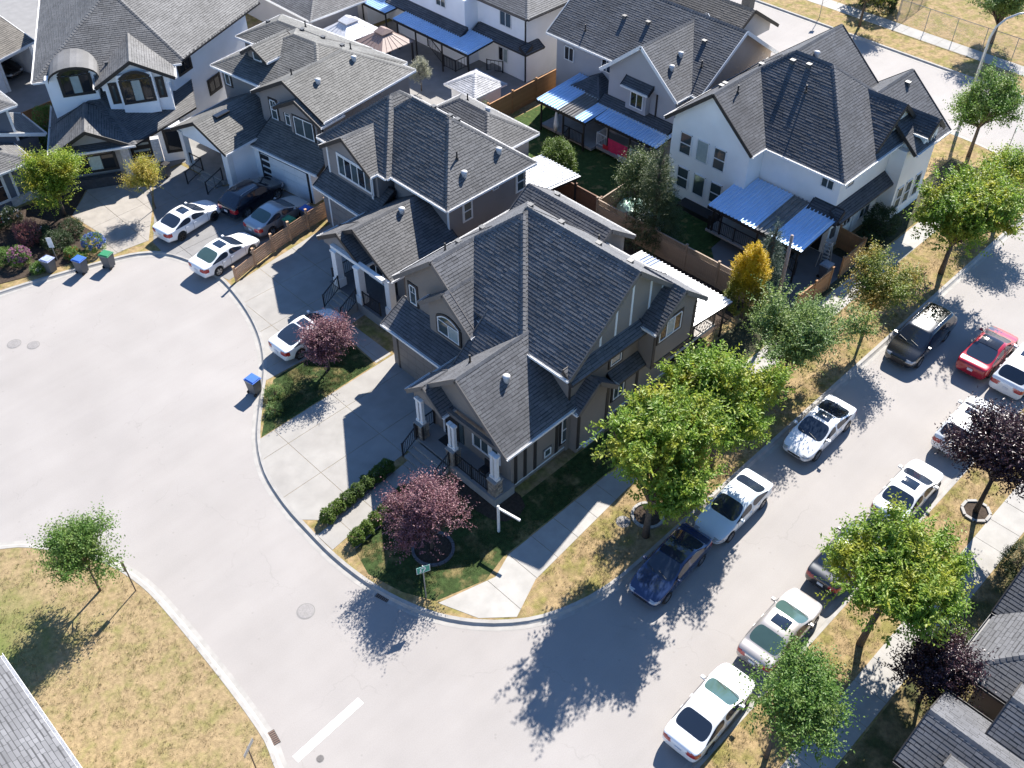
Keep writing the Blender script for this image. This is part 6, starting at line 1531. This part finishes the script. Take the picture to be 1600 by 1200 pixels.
car('white saloon with sunroof and dark tail window on the house side of the street', 'fastback', 36.1, 14.1, 181, pW, roof_glass='sunroof')
car('black minivan with bright sunlit roof on the house side of the street', 'van', 46.2, 14.0, 181, pBLK, cat='minivan', rails=True)
car('red car with full glass roof driving along the street', 'fastback', 48.0, 10.75, 1, pRED, roof_glass='full', name='driving_car', rims=mRIM)
car('white SUV with black tail window beside the dark purple tree', 'suv', 41.7, 8.75, 1, pW, roof_glass='sunroof', cat='SUV')
car('white car with windscreen wipers at the far end of the parked row', 'suv', 47.9, 8.7, 1, pW, roof_glass='sunroof')
car('white saloon with sunroof in front of the white SUV across the street', 'sedan', 35.6, 8.7, 1, pW, roof_glass='sunroof')
car('dark graphite car mostly hidden under the yellow-green tree', 'sedan', 30.15, 8.75, 1, pGRY)
car('champagne-silver saloon with sunroof across the street', 'sedan', 24.75, 8.65, 2, pBEI, glass=mCGLT, roof_glass='sunroof')
car('white saloon with black rear window next to the green leafy tree', 'sedan', 19.55, 8.5, 3, pW, glass=mCGLT, rear_glass=mCGLS)
car('dark car inside the open carport', 'sedan', 23.3, 83.2, 287, pBLK, z=0.13)

# ================================================================ bins, signs, lamp and other small things
mBIN = mat('bin_grey', (0.10, 0.105, 0.115), rough=0.5, var=0.1)
def bin_(label, x, y, rz, lid, z=0.0):
    root = thing('wheelie_bin', label, 'wheelie bin', (x, y, z), R(rz), 'wheelie bins at the kerb')
    m = MB(); lo, hi = (0.24, 0.26), (0.29, 0.34)
    b_ = [(-lo[0], -lo[1], 0.08), (lo[0], -lo[1], 0.08), (lo[0], lo[1], 0.08), (-lo[0], lo[1], 0.08)]; t_ = [(-hi[0], -hi[1], 0.98), (hi[0], -hi[1], 0.98), (hi[0], hi[1], 0.98), (-hi[0], hi[1], 0.98)]
    m.poly(b_[::-1]); m.poly(t_)
    for i in range(4): j = (i + 1) % 4; m.poly([b_[i], b_[j], t_[j], t_[i]])
    for k in range(3): z0 = 0.3 + 0.22 * k; m.box(-0.285, -0.255, -0.2, 0.2, z0, z0 + 0.03)
    m.build('body', mBIN, root)
    m = MB(); m.box(-0.33, 0.31, -0.37, 0.37, 0.985, 1.03); m.box(-0.28, 0.25, -0.31, 0.31, 1.032, 1.075); lo_ = m.build('lid', lid, root); bv_ = lo_.modifiers.new('b', 'BEVEL'); bv_.width = 0.015; bv_.segments = 2
    m = MB(); m.tube([(0.33, -0.3, 0.98), (0.36, 0, 0.99), (0.33, 0.3, 0.98)], [0.018] * 3, n=6); m.build('handle', mBIN, root)
    for sg in (-1, 1): m = MB(); m.tube([(0.24, sg * 0.24, 0.1), (0.24, sg * 0.30, 0.1)], [0.1, 0.1], n=14); m.build('wheel', mTYRE, root)
lB = mat('lid_blue', (0.035, 0.12, 0.42), rough=0.45, var=0.1); lG = mat('lid_green', (0.03, 0.20, 0.09), rough=0.45, var=0.1)
bin_('blue-lidded wheelie bin in the road beside the hydrangea', 15.55, 54.2, 200, lB)
bin_('green-lidded wheelie bin in the road', 17.0, 53.5, 205, lG)
bin_('pale-lidded wheelie bin in the flower bed corner', 14.15, 55.6, 200, mat('lid_pale', (0.30, 0.34, 0.50), rough=0.4, var=0.25, scale=5))
bin_('blue-lidded wheelie bin at the kerb of the porch-column house', 17.1, 37.6, 190, lB)
bin_('green-lidded wheelie bin behind the slat fence', 27.2, 48.35, 190, lG, 0.128)
bin_('blue-lidded wheelie bin behind the slat fence', 28.7, 48.55, 190, lB, 0.128)
bin_('grey wheelie bin inside the open cedar gate', 47.7, 21.2, 90, mat('lid_grey', (0.28, 0.29, 0.31), rough=0.4), 0.128)
bin_('green-lidded bin among the left flowers', 12.1, 59.0, 200, lG, 0.15)
bin_('black bin beside the arched-window house entrance', 24.9, 60.0, 200, mBLK, 0.13)
mPOST = mat('post_galvanised', (0.32, 0.32, 0.32), rough=0.45, metal=0.5)
mWOODP = mat('post_wood', (0.15, 0.11, 0.08), rough=0.8)
def text_obj(s_, size, material, parent, loc, rot, ext=0.003):
    cu = bpy.data.curves.new('lettering', 'FONT'); cu.body = s_; cu.size = size; cu.extrude = ext; cu.align_x = 'CENTER'; cu.align_y = 'CENTER'
    o = bpy.data.objects.new('lettering', cu); COL.objects.link(o)
    dg = bpy.context.evaluated_depsgraph_get(); me = bpy.data.meshes.new_from_object(o.evaluated_get(dg)); bpy.data.objects.remove(o)
    me.materials.clear(); me.materials.append(material); o = bpy.data.objects.new('lettering', me); COL.objects.link(o); o.parent = parent; o.location = loc; o.rotation_euler = rot; return o
def signpost(label, x, y, h, w, hh, rz, pm, material, back=None, text=None, z=0.118, post=mPOST, r=0.03, tilt=0.0):
    root = thing('sign', label, 'sign', (x, y, z), R(rz))
    m = MB(); m.tube([(0, 0, -0.1), (0, 0, h)], [r, r], n=8); m.build('post', post, root)
    m = MB(); m.box(-w / 2, w / 2, -0.045, -0.03, h - hh, h); b_ = m.build('panel', material, root)
    if text: text_obj(text, hh * 0.8, pm, root, (0, -0.049, h - hh / 2), (math.pi / 2, 0, 0))
    return root
mSGN = mat('sign_green', (0.015, 0.28, 0.19), rough=0.4, var=0.05); mSGW = mat('sign_white', (0.7, 0.7, 0.7), rough=0.4)
gs = signpost('green rectangular sign with white curved symbol on the corner lawn', 15.0, 20.95, 2.45, 0.62, 0.44, -22, mSGW, mSGN)
m = MB(); arc = [(-0.16, -0.14), (-0.10, -0.06), (-0.14, 0.03), (-0.09, 0.12), (0.02, 0.14), (0.10, 0.07), (0.06, -0.04), (-0.02, -0.13)]
for k in range(len(arc) - 1): m.beam((arc[k][0], -0.049, 2.23 + arc[k][1]), (arc[k + 1][0], -0.049, 2.23 + arc[k + 1][1]), 0.006, 0.055, up=(0, 0, 1))
m.build('symbol', mSGW, gs)
m = MB()
for a_ in ((-0.31, 0.31, 2.43, 2.45), (-0.31, 0.31, 2.01, 2.03), (-0.31, -0.29, 2.03, 2.43), (0.29, 0.31, 2.03, 2.43)): m.box(a_[0], a_[1], -0.049, -0.0455, a_[2], a_[3])
m.build('border', mSGW, gs)
signpost('dark rectangular sign on a wooden post on the dry lawn', 5.85, 30.55, 2.25, 0.22, 0.75, -75, mSGW, mat('sign_back', (0.12, 0.11, 0.10), rough=0.5), post=mWOODP)
signpost('small grey street sign at the edge of the dry lawn', 5.0, 19.7, 1.9, 0.75, 0.24, 30, mSGW, mPOST, post=mWOODP)
signpost('white notice on a stake in the flower bed', 14.9, 56.3, 1.75, 0.32, 0.75, -40, mSGW, mSGW, z=0.15)
signpost('small white sign on a post on the far verge', 79.0, 41.8, 2.6, 0.4, 0.5, -45, mSGW, mSGW)
signpost('green street name sign at the junction', 67.7, 19.4, 2.9, 0.9, 0.22, 20, mSGW, mSGN)
# white estate-agent post with arm
root = thing('sign_post', 'white L-shaped sale post on the shaded lawn beside the porch', 'sign post', (19.9, 21.3, 0.12), R(-80))
m = MB(); m.box(-0.05, 0.05, -0.05, 0.05, 0, 1.95); m.build('post', mWHT, root); m = MB(); m.box(-0.06, 1.25, -0.045, 0.045, 1.75, 1.85); m.build('arm', mWHT, root)
# street lamp at the junction
root = thing('street_lamp', 'tall curved galvanised street lamp at the junction', 'street lamp', (69.9, 23.9, 0.1), 0)
pl = [(0, 0, 0), (0, 0, 4), (0, 0, 7.2)] + [(1.9 * (1 - math.cos(a)) * 0.62, -1.9 * (1 - math.cos(a)) * 0.9, 7.2 + 1.9 * math.sin(a)) for a in (0.4, 0.8, 1.2, 1.5)]
m = MB(); m.tube(pl, [0.13, 0.11, 0.085, 0.075, 0.07, 0.065, 0.06], n=12); m.build('pole', mat('lamp_pole', (0.42, 0.43, 0.45), rough=0.4, metal=0.4), root, smooth=True)
m = MB(); e = Vector(pl[-1]); d = Vector((0.56, -0.82, 0.05)); m.tube([e, e + d * 0.25, e + d * 0.75, e + d * 0.9], [0.07, 0.14, 0.14, 0.05], n=12); m.build('lamp_head', mat('lamp_head', (0.62, 0.62, 0.62), rough=0.4), root, smooth=True)
# chain-link fence on the far side
mLINK = mat('chain_link', (0.30, 0.31, 0.32), rough=0.5, metal=0.5)
for lab, a, c, h in (('chain link fence run along the school field pavement', (83.2, 36.6), (83.2, 20.0), 1.9), ('chain link fence return beside the far hedge', (83.2, 36.7), (90, 37.2), 1.9)):
    A, C_ = Vector((*a, 0)), Vector((*c, 0)); D = C_ - A; Ln = D.length; root = thing('wire_fence', lab, 'fence', (a[0], a[1], 0.118), math.atan2(D.y, D.x))
    m = MB(); m.tube([(0, 0, h), (Ln, 0, h)], [0.025] * 2, n=6)
    m.build('top_rail', mLINK, root)
    for i in range(int(Ln / 2.6) + 1): m = MB(); m.tube([(i * 2.6, 0, 0), (i * 2.6, 0, h)], [0.03] * 2, n=6); m.build('post', mLINK, root)
    m = MB(); k = -h
    while k < Ln:
        x0, x1 = max(k, 0), min(k + h, Ln)
        if x1 > x0: m.beam((x0, 0, x0 - k), (x1, 0, x1 - k), 0.006, 0.006); m.beam((x0, 0, h - (x0 - k)), (x1, 0, h - (x1 - k)), 0.006, 0.006)
        k += 0.16
    m.build('mesh', mLINK, root)
# leaning timber post / utility pole beside the cream house fence
m = MB(); m.tube([(0, 0, 0), (0.1, 0.05, 2.8), (0.15, 0.1, 5.6)], [0.12, 0.11, 0.09], n=10); tag(m.build('pole', mat('pole_wood', (0.30, 0.23, 0.20), rough=0.9), loc=(42.6, 21.3, 0.1), smooth=True), 'weathered timber pole rising from the silvery street tree', 'pole')
# step ladder
root = thing('step_ladder', 'pale step ladder leaning by the cream house wall', 'ladder', (49.0, 21.9, 0.128), R(95)); mLAD = mat('ladder', (0.45, 0.42, 0.38), rough=0.5)
for sg in (-1, 1): m = MB(); m.beam((sg * 0.32, 0, 0), (sg * 0.22, 0.35, 1.9), 0.05, 0.08); m.build('rail', mLAD, root); m = MB(); m.beam((sg * 0.30, 0.75, 0), (sg * 0.22, 0.37, 1.88), 0.04, 0.05); m.build('leg', mLAD, root)
for k in range(6): m = MB(); t = (k + 0.7) / 6.2; m.box(-0.31 + 0.1 * t, 0.31 - 0.1 * t, 0.35 * t - 0.06, 0.35 * t + 0.06, 1.9 * t, 1.9 * t + 0.03); m.build('tread', mLAD, root)
# two hard-top gazebos in the far yard
def gazebo(label, cx, cy, w, d, z, material):
    root = thing('gazebo', label, 'gazebo', (cx, cy, 0.13)); A = [(-w / 2, -d / 2), (w / 2, -d / 2), (w / 2, d / 2), (-w / 2, d / 2)]
    m = MB(); T = [(x * 0.28, y * 0.28) for x, y in A]
    for i in range(4):
        j = (i + 1) % 4; m.poly([(*A[i], z), (*A[j], z), (*T[j], z + 0.75), (*T[i], z + 0.75)]); m.poly([(*A[j], z - 0.06), (*A[i], z - 0.06), (*T[i], z + 0.69), (*T[j], z + 0.69)]); m.poly([(*A[i], z - 0.06), (*A[j], z - 0.06), (*A[j], z), (*A[i], z)])
        for k in range(1, 6):
            t = k / 6; a = Vector((A[i][0] + (A[j][0] - A[i][0]) * t, A[i][1] + (A[j][1] - A[i][1]) * t, z + 0.01)); c = Vector((T[i][0] + (T[j][0] - T[i][0]) * t, T[i][1] + (T[j][1] - T[i][1]) * t, z + 0.76)); m.beam(a, c, 0.03, 0.03)
    m.build('roof', material, root)
    m = MB(); U = [(x * 0.34, y * 0.34) for x, y in A]; V = [(x * 0.04, y * 0.2) for x, y in A]
    for i in range(4): j = (i + 1) % 4; m.poly([(*U[i], z + 0.85), (*U[j], z + 0.85), (*V[j], z + 1.15), (*V[i], z + 1.15)]); m.poly([(*U[j], z + 0.80), (*U[i], z + 0.80), (*U[i], z + 0.85), (*U[j], z + 0.85)][::-1])
    m.poly([(*v, z + 1.15) for v in V]); m.poly([(*u, z + 0.80) for u in U][::-1]); m.build('cupola', material, root)
    for (x, y) in A: m = MB(); m.box(x * 0.93 - 0.06, x * 0.93 + 0.06, y * 0.93 - 0.06, y * 0.93 + 0.06, 0, z - 0.07); m.build('post', mBLK, root)
gazebo('white hard-top gazebo with vented cupola in the far yard', 45.5, 65.2, 3.8, 3.4, 2.2, mat('gazebo_white', (0.62, 0.62, 0.63), rough=0.4))
gazebo('brown hard-top gazebo with vented cupola in the far yard', 46.3, 61.7, 3.3, 3.3, 2.15, mat('gazebo_brown', (0.30, 0.215, 0.18), rough=0.5))
# garden shed behind the tiled roofs
sh_ = House('garden_shed', 'garden shed with bright pale hipped roof behind the white house', 'shed', (46.9, 51.8), sh=shingle('shingle_very_pale', (0.42, 0.42, 0.43)), fascia=mWHT, wall=ST_W); sh_.wrect(45.6, 48.3, 50.4, 53.0, 0.1, 2.0); sh_.roof(rect(45.2, 48.6, 50.0, 53.4), [0.5, 0.5, 0.5, 0.5], 2.05, gut=False)
# covered heap under the spruce, laundry and yard clutter
def cloth_heap(label, x, y, rx, ry, h, material, name='tarpaulin', seed=1):
    r = random.Random(seed); m = MB(); K, J = 26, 12; g = {}
    for i in range(K):
        for j in range(J + 1):
            a = 2 * math.pi * i / K; t = j / J; rad = math.sin(t * math.pi / 2) ** 0.8; zz = h * math.cos(t * math.pi / 2) * (0.85 + 0.3 * r.random()) ; rr = 1 + 0.10 * math.sin(3 * a + seed) + 0.05 * r.random()
            g[i, j] = (math.cos(a) * rx * rad * rr, math.sin(a) * ry * rad * rr, max(0.0, zz))
    for i in range(K):
        for j in range(J): m.poly([g[i, j], g[i, j + 1], g[(i + 1) % K, j + 1], g[(i + 1) % K, j]])
    return tag(m.build(name, material, loc=(x, y, 0.125), smooth=True), label, 'tarpaulin')
cloth_heap('mint green tarpaulin over a heap under the spruce', 44.6, 34.0, 1.0, 1.1, 0.9, mat('tarp_mint', (0.42, 0.62, 0.52), rough=0.4, var=0.15, scale=3), seed=3)
cloth_heap('white plastic sheet over a heap beside the mint tarpaulin', 44.4, 32.4, 0.8, 1.0, 0.7, mat('tarp_white', (0.68, 0.70, 0.72), rough=0.35, var=0.1, scale=3), seed=5)
def cloth(label, x, y, w, h, z, rz, material, name='laundry'):
    m = MB(); K, J = 14, 6
    for sgn in (0, 1):
        for i in range(K):
            for j in range(J):
                def P_(i, j): return (-w / 2 + w * i / K, 0.04 * math.sin(i * 1.3) * (j / J) + (0.006 if sgn else 0), -h * j / J)
                q = [P_(i, j), P_(i + 1, j), P_(i + 1, j + 1), P_(i, j + 1)]; m.poly(q if sgn else q[::-1])
    return tag(m.build(name, material, loc=(x, y, z), rz=R(rz), smooth=True), label, 'laundry')
cloth('bright pink bedspread hung over the white railing', 48.72, 39.0, 1.8, 1.15, 1.6, 90, mat('cloth_pink', (0.62, 0.03, 0.10), rough=0.9))
cloth('white towel hung below the pink bedspread', 48.66, 38.5, 0.8, 0.5, 0.75, 90, mat('cloth_white', (0.65, 0.66, 0.7), rough=0.9))
cloth('red cloth hung beside the pink bedspread', 48.70, 40.1, 0.5, 0.6, 0.95, 90, mat('cloth_red', (0.5, 0.02, 0.03), rough=0.9))
cloth('white towel on the railing near the tall spruce', 48.72, 36.8, 0.7, 0.4, 0.8, 90, mat('cloth_white', (0.65, 0.66, 0.7)))
# closed garden parasol, outdoor armchair, storage box
root = thing('parasol', 'closed white parasol under the left patio cover of the grey house', 'parasol', (47.9, 44.2, 0.12)); m = MB(); m.tube([(0, 0, 0.7), (0, 0, 1.2), (0, 0, 2.0), (0, 0, 2.3)], [0.16, 0.19, 0.09, 0.03], n=10); m.build('canopy', mWHT, root, smooth=True); m = MB(); m.tube([(0, 0, 0), (0, 0, 0.75)], [0.025] * 2, n=6); m.build('pole', mBLK, root)
root = thing('armchair', 'cream outdoor armchair on the townhouse porch', 'armchair', (26.2, 1.15, 0.31), R(50)); mCR = mat('cushion_cream', (0.62, 0.56, 0.47), rough=0.9)
for nm, a in (('seat', (-0.4, 0.4, -0.38, 0.38, 0.15, 0.42)), ('backrest', (-0.4, 0.4, 0.382, 0.6, 0.15, 0.85)), ('armrest', (-0.55, -0.405, -0.38, 0.6, 0.1, 0.6)), ('armrest', (0.405, 0.55, -0.38, 0.6, 0.1, 0.6))):
    m = MB(); m.box(*a); o = m.build(nm, mCR, root); bb = o.modifiers.new('b', 'BEVEL'); bb.width = 0.06; bb.segments = 3
m = MB(); m.box(-0.5, 0.5, -0.36, 0.58, 0.0, 0.098); m.build('base', mBLK, root)
root = thing('patio_chair', 'dark chair on the corner house porch', 'chair', (21.5, 23.9, 0.80), R(180)); 
m = MB(); m.box(-0.24, 0.24, -0.24, 0.24, 0.40, 0.45); m.build('seat', mBLK, root); m = MB(); m.box(-0.24, -0.2, -0.24, 0.24, 0.452, 0.92); m.build('backrest', mBLK, root)
for sx in (-1, 1):
    for sy in (-1, 1): m = MB(); m.box(sx * 0.21 - 0.02, sx * 0.21 + 0.02, sy * 0.21 - 0.02, sy * 0.21 + 0.02, 0, 0.398); m.build('leg', mBLK, root)
root = thing('utility_box', 'grey utility pillar on the far pavement behind the grey house', 'utility box', (76.4, 47.6, 0.0)); m = MB(); m.box(-0.45, 0.45, -0.4, 0.4, 0, 1.25); m.build('cabinet', mVENT, root); m = MB(); m.box(-0.52, 0.52, -0.47, 0.47, 1.252, 1.33); m.build('cap', mGUT, root)
root = thing('outdoor_sofa', 'dark patio sofa with white cushions under the cream house cover', 'sofa', (47.6, 24.6, 0.128), R(0))
for nm, a, mm in (('seat', (-0.4, 0.4, -0.9, 0.9, 0.15, 0.42), mBLK), ('backrest', (0.402, 0.6, -0.9, 0.9, 0.15, 0.8), mBLK), ('cushion', (-0.3, 0.25, -0.6, -0.05, 0.423, 0.52), mWHT), ('cushion', (-0.3, 0.25, 0.1, 0.6, 0.423, 0.52), mWHT)): m = MB(); m.box(*a); m.build(nm, mm, root)
